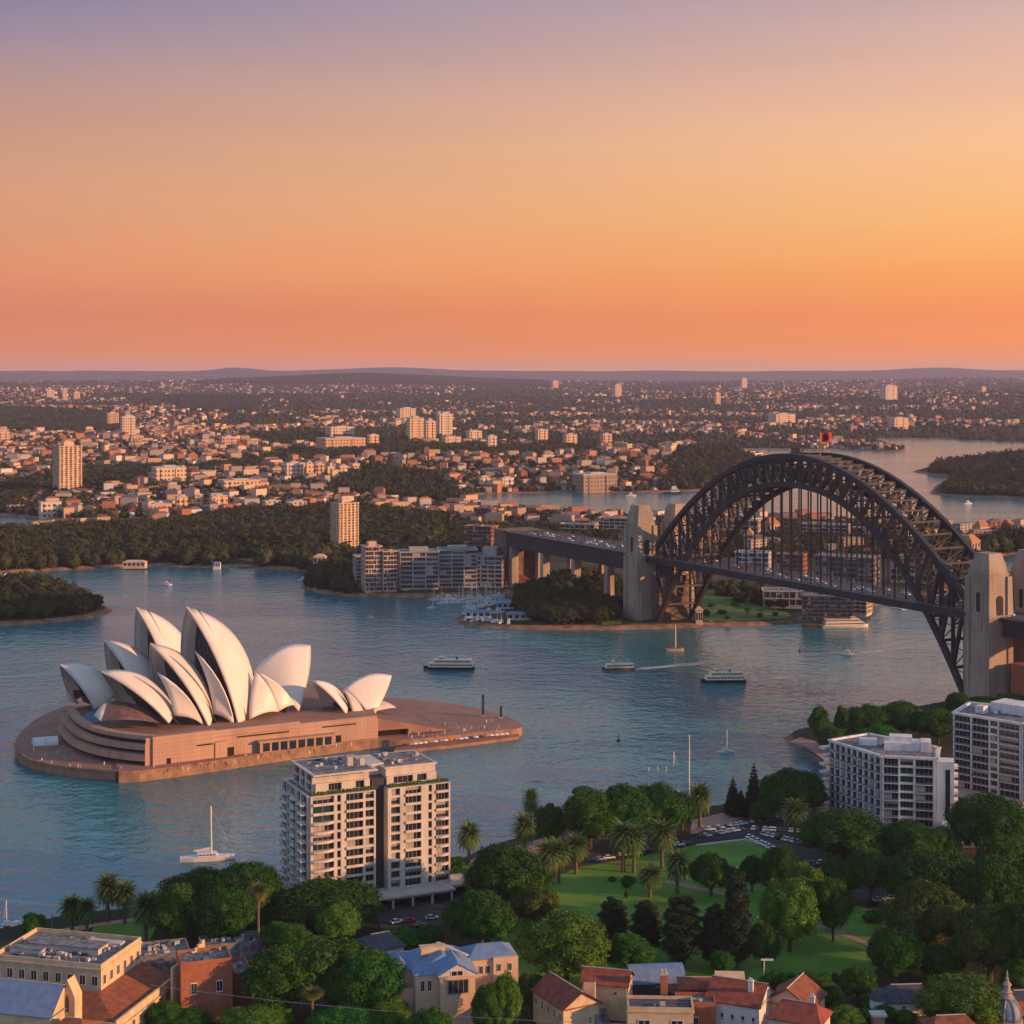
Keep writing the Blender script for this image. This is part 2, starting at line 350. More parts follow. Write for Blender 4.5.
# ------------------------------------------------------------------ water
def water_mat():
    m = bpy.data.materials.new('harbour water'); m.use_nodes = True; t = m.node_tree; b = t.nodes['Principled BSDF']
    b.inputs['Base Color'].default_value = (.016, .150, .180, 1); b.inputs['Roughness'].default_value = .13
    b.inputs['IOR'].default_value = 1.333; b.inputs['Specular IOR Level'].default_value = .5
    tcn = t.nodes.new('ShaderNodeTexCoord')
    last = None
    hs = None
    for scx, amp, rot, sy in ((.03, 1.0, 12, 1.8), (.09, 1.15, -8, 1.2), (.22, .85, 14, .85), (.5, .25, -15, .8)):
        mpn = t.nodes.new('ShaderNodeMapping'); mpn.inputs['Scale'].default_value = (scx, scx*sy, 1); mpn.inputs['Rotation'].default_value = (0, 0, radians(rot))
        t.links.new(tcn.outputs['Object'], mpn.inputs[0])
        nz = t.nodes.new('ShaderNodeTexNoise'); nz.inputs['Scale'].default_value = 1; nz.inputs['Detail'].default_value = 3; nz.inputs['Distortion'].default_value = .4
        t.links.new(mpn.outputs[0], nz.inputs[0])
        mu = t.nodes.new('ShaderNodeMath'); mu.operation = 'MULTIPLY'; mu.inputs[1].default_value = amp; t.links.new(nz.outputs[0], mu.inputs[0])
        if hs is None: hs = mu.outputs[0]
        else:
            a = t.nodes.new('ShaderNodeMath'); t.links.new(hs, a.inputs[0]); t.links.new(mu.outputs[0], a.inputs[1]); hs = a.outputs[0]
    # gusts: broad patches where the wind roughens the surface more
    mpn = t.nodes.new('ShaderNodeMapping'); mpn.inputs['Scale'].default_value = (.003, .009, 1); t.links.new(tcn.outputs['Object'], mpn.inputs[0])
    g = t.nodes.new('ShaderNodeTexNoise'); g.inputs['Scale'].default_value = 1; g.inputs['Detail'].default_value = 4; t.links.new(mpn.outputs[0], g.inputs[0])
    gr = t.nodes.new('ShaderNodeMapRange'); gr.inputs[1].default_value = .35; gr.inputs[2].default_value = .68; gr.inputs[3].default_value = .4; gr.inputs[4].default_value = 1.0
    t.links.new(g.outputs[0], gr.inputs[0])
    bp = t.nodes.new('ShaderNodeBump'); bp.inputs['Distance'].default_value = 1.0
    t.links.new(gr.outputs[0], bp.inputs['Strength']); t.links.new(hs, bp.inputs['Height']); t.links.new(bp.outputs[0], b.inputs['Normal'])
    return m
mb = MB(); mb.box(-13500, 13500, -900, 30200, -3.5, 0)
w = struct(mb.build('water', water_mat())); w['label'] = 'rippled blue grey harbour water'

# ------------------------------------------------------------------ land: one sheet, its shoreline cut by the water
FAR = px_poly([(-700, 590), (-60, 577), (0, 574), (60, 570), (110, 568), (140, 566), (240, 568), (300, 571), (316, 575), (300, 582), (302, 588), (318, 593), (350, 597), (400, 597), (440, 598), (478, 595), (505, 593), (515, 597), (500, 604), (468, 612), (456, 617), (456, 623), (480, 628), (520, 630), (600, 630), (650, 629), (700, 627), (760, 626), (800, 623), (825, 618), (850, 609), (880, 605), (908, 607), (940, 598), (965, 580), (985, 562), (1010, 554), (1400, 552)]) + [(12500, 3500), (12500, 31000), (-12500, 31000), (-12500, 2200)]
UPPER = px_poly([(1500, 526), (1070, 531), (1000, 534), (960, 533), (900, 531), (830, 524), (790, 521), (740, 525), (690, 521), (640, 519), (600, 521), (560, 516), (520, 513), (490, 509), (468, 502), (460, 497), (480, 494.5), (560, 492.5), (640, 493), (700, 491), (760, 485), (800, 471), (790, 461), (735, 456), (730, 452.6), (745, 449.5), (850, 450), (900, 452), (908, 450.5), (885, 445), (872, 439), (940, 439.5), (1060, 445), (1500, 452)])
PEN = px_poly([(1500, 468), (1075, 466), (985, 465), (925, 468), (912, 472), (930, 475), (966, 477.5), (950, 480), (935, 486), (929, 494), (960, 497), (1075, 500), (1500, 505)])
BAY = px_poly([(-400, 505), (-80, 512), (5, 515.5), (60, 520.5), (143, 519.5), (143, 527), (60, 529), (-80, 538), (-400, 545)])
ISLE = px_poly([(-300, 588), (-80, 585), (40, 588), (90, 600), (113, 609), (110, 613), (90, 618), (50, 623), (0, 626), (-80, 629), (-300, 632)])
NEAR = px_poly([(-700, 960), (-150, 945), (0, 936), (30, 929), (60, 923), (130, 915), (200, 902), (260, 895), (300, 890), (450, 866), (480, 853), (530, 839), (600, 823), (640, 816), (690, 816), (715, 812), (745, 807), (780, 801), (812, 790), (826, 775), (822, 762), (806, 749), (788, 744), (786, 738), (800, 734), (830, 727), (870, 719), (920, 711), (960, 704), (1024, 690), (1500, 640)]) + [(900, 100), (-600, 100)]
def blobs(x, y, l):
    h = 0
    for px, py, rx, ry, a in l:
        cx, cy = P2(px, py); h = h+a*np.exp(-((x-cx)/rx)**2-((y-cy)/ry)**2)
    return h
def ss(a, b, x):
    t = np.clip((x-a)/(b-a), 0, 1); return t*t*(3-2*t)
def terrain(x, y):
    x = np.asarray(x, float); y = np.asarray(y, float)
    f = sdist(x, y, FAR); u = np.maximum(-sdist(x, y, UPPER), sdist(x, y, PEN)); b = -sdist(x, y, BAY)
    far = np.minimum(np.minimum(f, u), b); isl = sdist(x, y, ISLE); near = sdist(x, y, NEAR)
    sd = np.maximum(far, isl)
    wob = (vnoise(x/18, y/18)-.5)*5
    h = np.clip((sd+wob)*.45, -4, 3)
    inl = ss(0, 350, far)
    h = h+inl*(5+14*fbm(x/700, y/900))*ss(1300, 2600, y)
    h = h+ss(0, 60, np.maximum(sd, 0))*blobs(x, y, [(40, 604, 60, 45, 13), (575, 604, 55, 40, 15), (335, 584, 35, 30, 12), (500, 560, 80, 80, 4), (720, 600, 45, 40, 6)])
    h = h+ss(0, 200, sd)*blobs(x, y, [(720, 470, 240, 450, 24), (1030, 484, 260, 130, 22), (1040, 468, 300, 120, 28), (430, 470, 400, 500, 22), (220, 448, 600, 700, 20), (40, 425, 900, 700, 25)])
    h = h+ss(3200, 15500, y)*78*np.minimum(1, ss(0, 600, far)+.2)+ss(4500, 11000, y)*ss(0, 900, far)*(fbm(x/1700+3, y/2300)-.5)*95*(1-ss(15000, 19000, y))
    px = 512+1700*x/np.maximum(y, 1)
    h = h+np.exp(-((y-15200)/1300)**2)*(58*np.exp(-((px-385)/110)**2)+22*np.exp(-((px-150)/200)**2)+6)
    h = h+np.exp(-((y-17500)/1400)**2)*40*np.exp(-((px-985)/70)**2)
    h = h-ss(17500, 20000, y)*70
    rg = ss(22500, 27500, y)
    h = h+rg*(164+42*fbm(px/60+9, y/9000, 5)+46*np.exp(-((px-235)/24)**2)+62*np.exp(-((px-385)/60)**2)+58*np.exp(-((px-945)/45)**2))
    hn = np.clip((near+wob*.5)*.75, -4, 5)
    return np.where(y < 1010, np.maximum(hn, -4), np.where(near > 0, np.maximum(hn, h), h))
ys = [230.0]
while ys[-1] < 29800:
    y_ = ys[-1]; ys.append(y_*(1.0045 if y_ < 2000 else 1.008 if y_ < 6000 else 1.014))
ys = np.array(ys); us = np.linspace(-.37, .37, 400)
YY, UU = np.meshgrid(ys, us, indexing='ij'); XX = UU*YY
ZZ = terrain(XX, YY)
nr, nc = YY.shape
idx = np.arange(nr*nc).reshape(nr, nc)
fq = np.stack([idx[:-1, :-1], idx[:-1, 1:], idx[1:, 1:], idx[1:, :-1]], -1).reshape(-1, 4)
keep = ZZ.ravel()[fq].max(1) > -3.9
def land_mat():
    m = bpy.data.materials.new('land'); m.use_nodes = True; t = m.node_tree; b = t.nodes['Principled BSDF']; b.inputs['Roughness'].default_value = .95
    b.inputs['Specular IOR Level'].default_value = .1
    ge = t.nodes.new('ShaderNodeNewGeometry'); s_ = t.nodes.new('ShaderNodeSeparateXYZ'); t.links.new(ge.outputs['Position'], s_.inputs[0])
    def noise(sc_, det, c1, c2, lo=.4, hi=.6):
        nz = t.nodes.new('ShaderNodeTexNoise'); nz.inputs['Scale'].default_value = sc_; nz.inputs['Detail'].default_value = det
        t.links.new(ge.outputs['Position'], nz.inputs[0])
        rp = t.nodes.new('ShaderNodeMapRange'); rp.inputs[1].default_value = lo; rp.inputs[2].default_value = hi; t.links.new(nz.outputs[0], rp.inputs[0])
        mi = t.nodes.new('ShaderNodeMix'); mi.data_type = 'RGBA'; t.links.new(rp.outputs[0], mi.inputs[0])
        for i, c in ((6, c1), (7, c2)):
            if isinstance(c, tuple): mi.inputs[i].default_value = (*c, 1)
            else: t.links.new(c, mi.inputs[i])
        return mi.outputs[2]
    fine = noise(.02, 6, (.030, .040, .018), (.10, .075, .055))
    c = noise(.0018, 5, (.030, .036, .020), fine, .42, .56)
    rock = noise(.12, 6, (.33, .20, .125), (.19, .11, .07))
    rp = t.nodes.new('ShaderNodeMapRange'); rp.inputs[1].default_value = 2.2; rp.inputs[2].default_value = 2.9; t.links.new(s_.outputs['Z'], rp.inputs[0])
    mi = t.nodes.new('ShaderNodeMix'); mi.data_type = 'RGBA'; t.links.new(rp.outputs[0], mi.inputs[0]); t.links.new(rock, mi.inputs[6]); t.links.new(c, mi.inputs[7])
    t.links.new(mi.outputs[2], b.inputs['Base Color'])
    return m
gr_ = struct(link('ground', np_mesh('ground', np.stack([XX, YY, ZZ], -1).reshape(-1, 3), fq[keep], [land_mat()], smooth=True)))
gr_['label'] = 'shores, suburbs and far hills around the harbour'
def tz(x, y): return float(terrain(np.array([x]), np.array([y]))[0])
def ground_at(px, py):
    "the point of the land seen at a pixel"
    d = G(px, py, 5)[1]
    for _ in range(30):
        z = tz(Xat(px, d), d)
        if py-HY < 1: break
        d = .5*d+.5*(H-z)*F/(py-HY)
    return Xat(px, d), d, tz(Xat(px, d), d)

def drape(name, pts, mat, label, step=3.0, zc=4):
    w = [P2(a, b, zc) for a, b in pts]; x0 = min(p[0] for p in w); y0 = min(p[1] for p in w); nx = int((max(p[0] for p in w)-x0)/step)+2; ny = int((max(p[1] for p in w)-y0)/step)+2
    gx, gy = np.meshgrid(x0+np.arange(nx)*step, y0+np.arange(ny)*step, indexing='ij'); k = inpoly(gx, gy, w); gz = terrain(gx, gy)+.35
    i_ = np.arange(nx*ny).reshape(nx, ny); q = np.stack([i_[:-1, :-1], i_[1:, :-1], i_[1:, 1:], i_[:-1, 1:]], -1).reshape(-1, 4)
    q = q[k.ravel()[q].all(1) & (gz.ravel()[q].min(1) > 2.4)]
    o = struct(link(name, np_mesh(name, np.stack([gx, gy, gz], -1).reshape(-1, 3), q, [mat], smooth=True))); o['label'] = label
m_bank = M('rough bank grass', (.115, .20, .03), (.05, .085, .018), scale=.09, rough=.95, detail=9)
drape('grass_slope', [(701, 620), (698, 600), (712, 593), (742, 600), (790, 612), (795, 620), (750, 624)], m_bank, 'green grass slope right of the far pylon')
drape('grass_bank', [(598, 624), (624, 626), (629, 592), (619, 589), (608, 606)], m_bank, 'green bank at the left foot of the far pylon')
drape('garden_grass', [(95, 569), (100, 564), (165, 563), (180, 558), (190, 566)], m_lawn, 'grass strip of the far garden shore')
# haze: even pale air over the whole place
mh = bpy.data.materials.new('haze'); mh.use_nodes = True; th_ = mh.node_tree; th_.nodes.clear()
pv = th_.nodes.new('ShaderNodeVolumePrincipled'); pv.inputs['Color'].default_value = (.72, .66, .92, 1); pv.inputs['Density'].default_value = 2.9e-5
pv.inputs['Anisotropy'].default_value = .1
om = th_.nodes.new('ShaderNodeOutputMaterial'); th_.links.new(pv.outputs[0], om.inputs['Volume'])
mb = MB(); mb.box(-14000, 14000, -1200, 30600, -5, 330)
hz = mb.build('haze', mh); tag(hz, None, None, kind='stuff')

# near ground sheets
def sheet(name, pts, z, mat, label=None):
    mb = MB(); mb.sheet([P2(a, b, z) for a, b in pts], z); o = struct(mb.build(name, mat))
    if label: o['label'] = label
    return o
Z0 = 5.0
sheet('lawn', [(546, 886), (556, 876), (580, 867), (640, 857), (696, 845), (745, 839.5), (778, 849), (792, 866), (815, 900), (862, 905), (900, 915), (893, 942), (870, 978), (700, 990), (560, 990), (480, 965), (495, 930), (520, 905)], Z0+.06, m_lawn, 'bright green park lawn')
sheet('harbour_lawn', [(88, 936), (95, 926), (128, 921), (160, 918), (150, 940), (110, 942)], Z0+.06, m_lawn, 'small green lawn by the left shore')
sheet('paved_promenade', [(30, 941), (42, 932), (90, 924), (150, 915), (200, 906), (205, 909), (150, 919), (95, 926.5), (60, 936)], Z0+.10, m_pave, 'pink paved waterside walk at left')
sheet('harbour_plaza', [(440, 880), (452, 868), (482, 855), (532, 841), (560, 834), (562, 846), (550, 868), (545, 886), (520, 890), (490, 886)], Z0+.10, m_pave, 'pink paved plaza beside the apartment tower')
sheet('quay_paving', [(690, 834), (692, 820), (718, 814), (745, 809), (748, 816), (738, 830)], Z0+.10, m_pave, 'pink sandstone quay by the palm')
sheet('cove_walk', [(789, 742), (806, 746), (824, 760), (829, 776), (815, 793), (822, 797), (840, 780), (836, 757), (815, 741), (800, 737)], Z0+.10, m_pave, 'curved seawall walk round the cove')
sheet('car_park', [(560, 868), (620, 856), (680, 846), (700, 832), (748, 816), (800, 811), (835, 830), (850, 856), (830, 872), (800, 866), (776, 846), (745, 836), (695, 842), (640, 854), (578, 865)], Z0+.12, m_asphalt, 'asphalt car park behind the lawn')
sheet('park_road', [(846, 900), (855, 882), (880, 875), (920, 890), (915, 905), (880, 914)], Z0+.13, m_asphalt, 'short asphalt turning area among trees')
sheet('garden_path', [(666, 880), (690, 884), (727, 893), (726, 896), (690, 888), (664, 883)], Z0+.14, m_path, 'tan path crossing the lawn')
sheet('park_path', [(790, 905), (815, 922), (850, 934), (876, 946), (876, 950), (848, 938), (812, 926), (787, 908)], Z0+.14, m_path, 'tan path on the lower lawn')
sheet('lawn_kerb', [(696, 844), (745, 838.3), (779, 848), (793, 865), (791, 866.5), (777, 850), (745, 840), (697, 845.6)], Z0+.16, m_concrete, 'pale kerb round the lawn')
sheet('street', [(375, 905), (470, 892), (480, 905), (440, 925), (380, 928)], Z0+.12, m_asphalt, 'street in front of the apartment tower')
sheet('foreground_yards', [(-60, 1060), (-40, 950), (60, 940), (180, 940), (260, 945), (330, 955), (560, 985), (900, 1000), (1100, 1000), (1100, 1060)], Z0+.05, m_ground, 'dark yards between the foreground houses')
gl = [ground_at(a, b) for a, b in [(228, 566.5), (230, 557), (255, 553), (262, 562), (258, 566.5)]]
mb = MB(); mb.add([(p[0], p[1], p[2]+.5) for p in gl], [(4, 3, 2, 1, 0)]); o = struct(mb.build('garden_lawn', M('dry lawn', (.16, .14, .04), (.12, .12, .035), scale=.05))); o['label'] = 'dry lawn on the far garden shore'
# ------------------------------------------------------------------ opera house
TH = radians(38); OU = (cos(TH), sin(TH)); OV = (-sin(TH), cos(TH))
class Hall:
    def __init__(s, ox, oy): s.o = (ox, oy)
    def w(s, a, b, z): return np.array((s.o[0]+OU[0]*a+OV[0]*b, s.o[1]+OU[1]*a+OV[1]*b, z))
    def at(s, px, py, b):
        "the point at cross distance b seen at a pixel: (a, b, z)"
        r = (px-CX)/F; x0 = s.o[0]+OV[0]*b; y0 = s.o[1]+OV[1]*b
        a = (r*y0-x0)/(OU[0]-r*OU[1]); y = y0+OU[1]*a
        return np.array((a, b, Zat(py, y)))
def arc(p, q, n, sag):
    "points from p to q bulging by the vector sag at mid way"
    p = np.array(p, float); q = np.array(q, float); sag = np.array(sag, float)
    return [p+(q-p)*t+sag*4*t*(1-t) for t in np.linspace(0, 1, n)]
def perp(v, d):
    d = d/np.linalg.norm(d); v = v-d*np.dot(v, d); return v/(np.linalg.norm(v)+1e-9)
def half_shell(A, Pt, R, ridge_sag, side_sag, n=14, oz=.45):
    "grid of points: rows along the ridge from A to R, columns from foot Pt to ridge (all in hall axes)"
    out = np.array((0, np.sign(Pt[1]) or -1, oz))
    up = perp(np.array((0, 0, 1.0))+np.array((.5*np.sign(R[0]-A[0]), 0, 0)), R-A)
    rid = arc(A, R, n, up*ridge_sag*np.linalg.norm(R-A)); g = []
    for i, C in enumerate(rid):
        o = perp(out+np.array((.25*np.sign(R[0]-A[0])*i/n, 0, 0)), C-Pt)
        g.append(arc(Pt, C, n, o*side_sag*np.linalg.norm(C-Pt)))
    return g
def grid_mesh(mb, h, g, m=0):
    n = len(g); k = len(g[0]); vs = [h.w(*p) for r in g for p in r]
    mb.add(vs, [(i*k+j, i*k+j+1, (i+1)*k+j+1, (i+1)*k+j) for i in range(n-1) for j in range(k-1)], m)
oh_o = (-130.0, 880.0, 4.5)
oh = thing('opera_house', 'opera house with cream sail shaped shells on a pink granite podium in the harbour', 'opera house', oh_o)
def solid(o, t):
    md = o.modifiers.new('thickness', 'SOLIDIFY'); md.thickness = t; md.offset = 0
def shell(h, A, Pn, R, rs=.17, ss_=.13, glass=True, rib=.62, lab=None):
    "A apex and R ridge end on the axis; Pn near foot; the far half mirrors it"
    A = np.array(A, float); R = np.array(R, float); Pf = np.array((Pn[0], -Pn[1], Pn[2]))
    mbs = MB(); gn = half_shell(A, np.array(Pn), R, rs, ss_); gf = half_shell(A, Pf, R, rs, ss_)
    grid_mesh(mbs, h, gn); grid_mesh(mbs, h, gf)
    o = mbs.build('shell', m_shell, oh, oh_o, True, lab); solid(o, .9)
    mr = MB()
    for g in (gn, gf): mr.tube([h.w(*p) for p in g[0]], rib, 6)
    mr.build('rib', m_rib, o, (0, 0, 0) if False else oh_o)
    if glass:
        s = np.sign(R[0]-A[0]); mg = MB(); k = len(gn[0]); rows = []
        for j in range(k):
            p, q = gn[0][j]+np.array((s*6.5, 0, -1.5)), gf[0][j]+np.array((s*6.5, 0, -1.5))
            rows.append([p+(q-p)*t for t in np.linspace(0.03, .97, 9)])
        grid_mesh(mg, h, rows); mg.build('glass_wall', m_bronze, oh, oh_o)
        mm = MB()
        for i in range(9):
            mm.tube([h.w(*(rows[j][i]+np.array((-s*.3, 0, 0)))) for j in range(k)], .16, 4)
        mm.build('mullion', m_darkwall, oh, oh_o)
    return o, gn
def infill(h, a, b, c, bul=.06):
    g = half_shell(np.array(a), np.array(b), np.array(c), .05, bul*2, 8, 1.3); mb = MB(); grid_mesh(mb, h, g)
    solid(mb.build('side_shell', m_shell, oh, oh_o, True), .7)
hn = Hall(-153.2, 872.0)
A3, R3 = hn.at(187, 607.5, 0), hn.at(255, 700, 0)
A2, R2 = hn.at(151, 644, 0), hn.at(208, 702, 0)
A1, R1 = hn.at(102, 672, 0), hn.at(170, 705, 0)
P3, P2_, P1 = hn.at(239, 726, -28), hn.at(209, 727, -25.5), hn.at(169, 723, -24)
shell(hn, A3, P3, R3, .175, .10); shell(hn, A2, P2_, R2, .17, .10); shell(hn, A1, P1, R1, .16, .11)
A4, R4, P4 = hn.at(309.5, 646, 0), hn.at(256, 672, 0), hn.at(298, 711, -24)
shell(hn, A4, P4, R4, .17, .09)
infill(hn, hn.at(157, 672, -16), hn.at(204, 726, -23), hn.at(174, 716, -21))
infill(hn, hn.at(195, 651, -18), hn.at(234, 726, -26), hn.at(214, 714, -22))
infill(hn, hn.at(255, 671, -16), hn.at(278, 712, -24), hn.at(249, 720, -27))
infill(hn, hn.at(256, 671, -16), hn.at(294, 705, -22), hn.at(278, 712, -24))
# low glazed foyer shell in front of the first mouth
m_foyer = M('purple brown foyer glass', (.20, .12, .115), (.12, .07, .07), scale=.3, rough=.3, spec=.5)
mbs = MB(); grid_mesh(mbs, hn, half_shell(hn.at(107, 702, 0), hn.at(101, 721, -10), hn.at(163, 724, -21), .13, .12)); mbs.build('foyer_glass', m_foyer, oh, oh_o, True)
mbs = MB(); grid_mesh(mbs, hn, half_shell(hn.at(107, 702, 0), hn.at(101, 721.5, -10), hn.at(94, 716, -4), .1, .1, 8)); mbs.build('foyer_lip', m_rib, oh, oh_o, True)
mbs = MB(); mbs.prism([P2(80, 717, 15.6), P2(94, 709, 15.6), P2(104, 711, 15.6), P2(103, 722, 15.6), P2(92, 722, 15.6)], 14.5, 15.6); mbs.build('foyer_roof', m_bluetin, oh, oh_o)
# far hall
hf = Hall(-185.2, 913.0)
B3, B2, B1 = hf.at(137, 608, 0), hf.at(105, 641, 0), hf.at(61, 665, 0)
shell(hf, B3, hf.at(178, 712, -21), hf.at(200, 690, 0), .17, .10)
shell(hf, B2, hf.at(146, 712, -18), hf.at(165, 690, 0), .16, .10)
shell(hf, B1, hf.at(95, 709, -15), hf.at(118, 695, 0), .16, .11)
mbs = MB(); gA = hf.at(73, 690, 0); pn = hf.at(92, 706, -10)
for s_ in (1, -1): grid_mesh(mbs, hf, half_shell(gA, pn*np.array((1, s_, 1)), hf.at(90, 697, 0), .1, .12))
mbs.build('foyer_glass', m_bronze, oh, oh_o, True)
mbs = MB(); grid_mesh(mbs, hf, half_shell(hf.at(68, 693, 0), hf.at(57, 703, -8), hf.at(78, 704, -3), .1, .2, 8)); solid(mbs.build('foyer_lip', m_rib, oh, oh_o, True), .5)
# restaurant
hr = Hall(-85.0, 886.0)
shell(hr, hr.at(313.5, 681, 0), hr.at(346, 714, -10), hr.at(345, 700, 0), .13, .09, rib=.4)
shell(hr, hr.at(391, 676, 0), hr.at(372, 718, -10), hr.at(344, 690, 0), .13, .09, rib=.4)
infill(hr, hr.at(342, 689, -6), hr.at(366, 717, -9), hr.at(352, 712, -9))
mbs = MB(); grid_mesh(mbs, hr, half_shell(hr.at(396, 708, -2), hr.at(372, 712, -12), hr.at(374, 700, 4), .1, .1, 8)); solid(mbs.build('side_shell', m_rib, oh, oh_o, True), .5)

# podium
zt = 15.0; zb = 4.5
wall = [P2(145, 766, zb), P2(250, 753, zb), P2(378, 739, zb)]
back = [tuple(hn.w(95, 6, 0)[:2]), tuple(hn.w(60, 82, 0)[:2]), P2(60, 711, 15)]
def off(p, q, t): return (p[0]+(q[0]-p[0])*t, p[1]+(q[1]-p[1])*t)
front = [P2(58, 735, zb), P2(68, 748, zb), P2(87, 757, zb), P2(115, 763, zb)]
fr_ = chaikin(front+[wall[0]], 3) if False else None
poly = [front[0], front[1], front[2], front[3], wall[0], wall[1], wall[2], back[0], back[1], back[2]]
def chaikin(p, n=2, closed=False):
    for _ in range(n):
        q = [] if closed else [p[0]]; k = len(p)
        for i in range(k if closed else k-1):
            a, b = p[i], p[(i+1) % k]; q += [off(a, b, .25), off(a, b, .75)]
        if not closed: q.append(p[-1])
        p = q
    return p
ctr = (-140, 890)
def inset(pts, k): return [off(p, ctr, k) for p in pts]
mb = MB()
frc = chaikin(poly[:5], 3); core = inset(frc, .07)+poly[4:]
mb.prism(core, 2, zt, 0, 1)
podium = mb.build('podium', [m_podium, m_paver], oh, oh_o)
mbk = MB()
for z0, z1, k in ((zb+1.9, zb+4.9, .0), (zb+6.7, zb+9.2, .022), (zb+11.1, zt+2.6, .047)):
    fr = inset(frc, k); bk = inset(frc, .09)
    mbk.prism(fr+bk[::-1], z0, z1)
mbk.build('terrace_band', m_podium, podium, oh_o)
mbs = MB(); fr = inset(frc, .055); bk = inset(frc, .09); mbs.prism(fr+bk[::-1], zb, zt+1); mbs.build('terrace_glass', m_slot, podium, oh_o)
# details of the long podium wall
e = np.array(wall[2])-np.array(wall[0]); Lw = np.linalg.norm(e); e = e/Lw; nrm = np.array((e[1], -e[0]))
def onwall(px, d=0):
    "the point of the long wall line seen at column px, d metres out of it"
    r = (px-CX)/F; p0 = np.array(wall[1] if px < 250 else wall[1]); q = np.array(wall[0] if px < 250 else wall[2]); dd = q-p0
    t = (r*p0[1]-p0[0])/(dd[0]-r*dd[1]); return p0+dd*t+nrm*d
def wallbox(mb, px0, px1, z0, z1, d0, d1, m=0):
    a, b = onwall(px0), onwall(px1); c = (a+b)/2+nrm*(d0+d1)/2; mb.obox(c, tuple((b-a)/np.linalg.norm(b-a)), np.linalg.norm(b-a), d1-d0, z0, z1, m)
mbp = MB(); wallbox(mbp, 258, 331, zb, zb+5.2, -.2, 3.0); wallbox(mbp, 256, 333, zb+5.2, zb+5.9, -.2, 4.2)
pv_ = mbp.build('entrance_block', m_podium, podium, oh_o)
for k in range(8):
    mb = MB(); a = 261+k*8.8; wallbox(mb, a, a+6.6, zb+.6, zb+4.6, 3.0, 3.12); mb.build('window', m_glass, pv_, oh_o)
for a in ((237, 289, 8.2), (322, 356, 8.6)): mb = MB(); wallbox(mb, a[0], a[1], zb+a[2], zb+a[2]+.6, -.2, .15); mb.build('wall_slot', m_slot, podium, oh_o)
mb = MB(); wallbox(mb, 196, 212, zb+6.6, zb+7.3, 1.0, 1.3); mb.build('wall_slot', m_slot, podium, oh_o)
for a in ((226, 234, 4, .2), (336, 341, 4, .2), (166, 170, 2.6, 1.35)): mb = MB(); wallbox(mb, a[0], a[1], zb, zb+a[2], -.2, a[3]); mb.build('doorway', m_slot, podium, oh_o)
mb = MB(); wallbox(mb, 152, 214, zb, zt+2.9, -3, 1.2); wallbox(mb, 214, 226, zb, zt-3, -1, 1.8); mb.build('wall_bay', m_podium, podium, oh_o)
mb = MB(); wallbox(mb, 146, 300, zt-.5, zt+2.4, -1.4, .05); wallbox(mb, 300, 377, zt-.5, zt+1.3, -1.4, .05); mb.build('parapet', m_podium, podium, oh_o)
# monumental steps down to the forecourt
s0 = np.array(wall[2]); mb = MB()
st_a = [s0-nrm*4, s0-nrm*44]; n = 14; dirn = np.array((.93, .37))
for k in range(n):
    a0 = st_a[0]+dirn*k*3.0; b0 = st_a[1]+dirn*k*3.0; a1 = a0+dirn*3.0; b1 = b0+dirn*3.0
    mb.prism([tuple(a0), tuple(a1), tuple(b1), tuple(b0)], zb+.5 if k > 5 else zb+3.2-.0*k, zt-.2-(zt-zb-.6)*(k+1)/n, 0)
mb.build('steps', m_paver, podium, oh_o)
mb = MB(); mb.prism([tuple(st_a[0]-nrm*3), tuple(st_a[0]+dirn*17-nrm*3), tuple(st_a[1]+dirn*17), tuple(st_a[1])], zb, zb+3.2, 0); mb.build('undercroft_shade', m_slot, podium, oh_o)  # near-black block painted as the shade of the opening under the steps

# broadwalk and forecourt the house stands on
up = [(119, 770), (140, 768.5), (200, 761), (270, 750), (330, 741), (378, 735), (386, 736), (450, 733), (505, 728), (520, 726.5), (522, 723), (514, 718), (490, 711), (440, 704), (395, 702)]
bw = px_poly([(119, 783), (140, 782), (200, 774), (270, 763), (330, 754), (378, 748), (396, 750), (450, 744.5), (500, 738.5), (521, 737), (523, 733), (515, 728), (490, 718.5), (440, 709.5), (395, 706), (300, 700), (200, 699), (100, 707)])
lw = px_poly([(14, 752), (18, 762), (35, 771), (70, 777), (100, 779.5), (124, 780.5), (200, 740), (100, 700), (40, 722), (18, 742)])
lw = chaikin(lw, 2, True); bw = bw[:1]+chaikin(bw[1:], 2)
mb = MB(); mb.prism(lw, -3, 3.9, 0, 1); mb.prism(bw, -3, 4.5, 0, 1)
b_ = struct(mb.build('broadwalk', [m_seawall, m_paver])); b_['label'] = 'paved broadwalk and forecourt with a sandstone seawall round the opera house'
for pts, z, lb_ in (([(119, 783), (140, 782), (200, 774), (270, 763), (330, 754), (378, 748)], 4.5, 'low sandstone parapet along the sunlit straight edge of the opera house broadwalk'), ([(14, 752), (18, 762), (35, 771), (70, 777), (100, 779.5), (118, 780.3)], 3.9, 'low sandstone parapet round the curved end of the opera house broadwalk')):
    q = chaikin(px_poly(pts), 2); mb = MB()
    for i in range(len(q)-1): mb.beam((*q[i], z+.35), (*q[i+1], z+.35), .9, .9)
    tag(mb.build('seawall_parapet', m_seawall), lb_, 'parapet')
lo = px_poly([(394, 754), (450, 748.5), (500, 742), (519, 739.5), (519, 736), (450, 743), (396, 749)])
mb = MB(); mb.prism(lo, -3, 1.6, 0, 1); o_ = struct(mb.build('lower_concourse', [m_seawall, m_paver])); o_['label'] = 'lower waterside concourse along the forecourt'
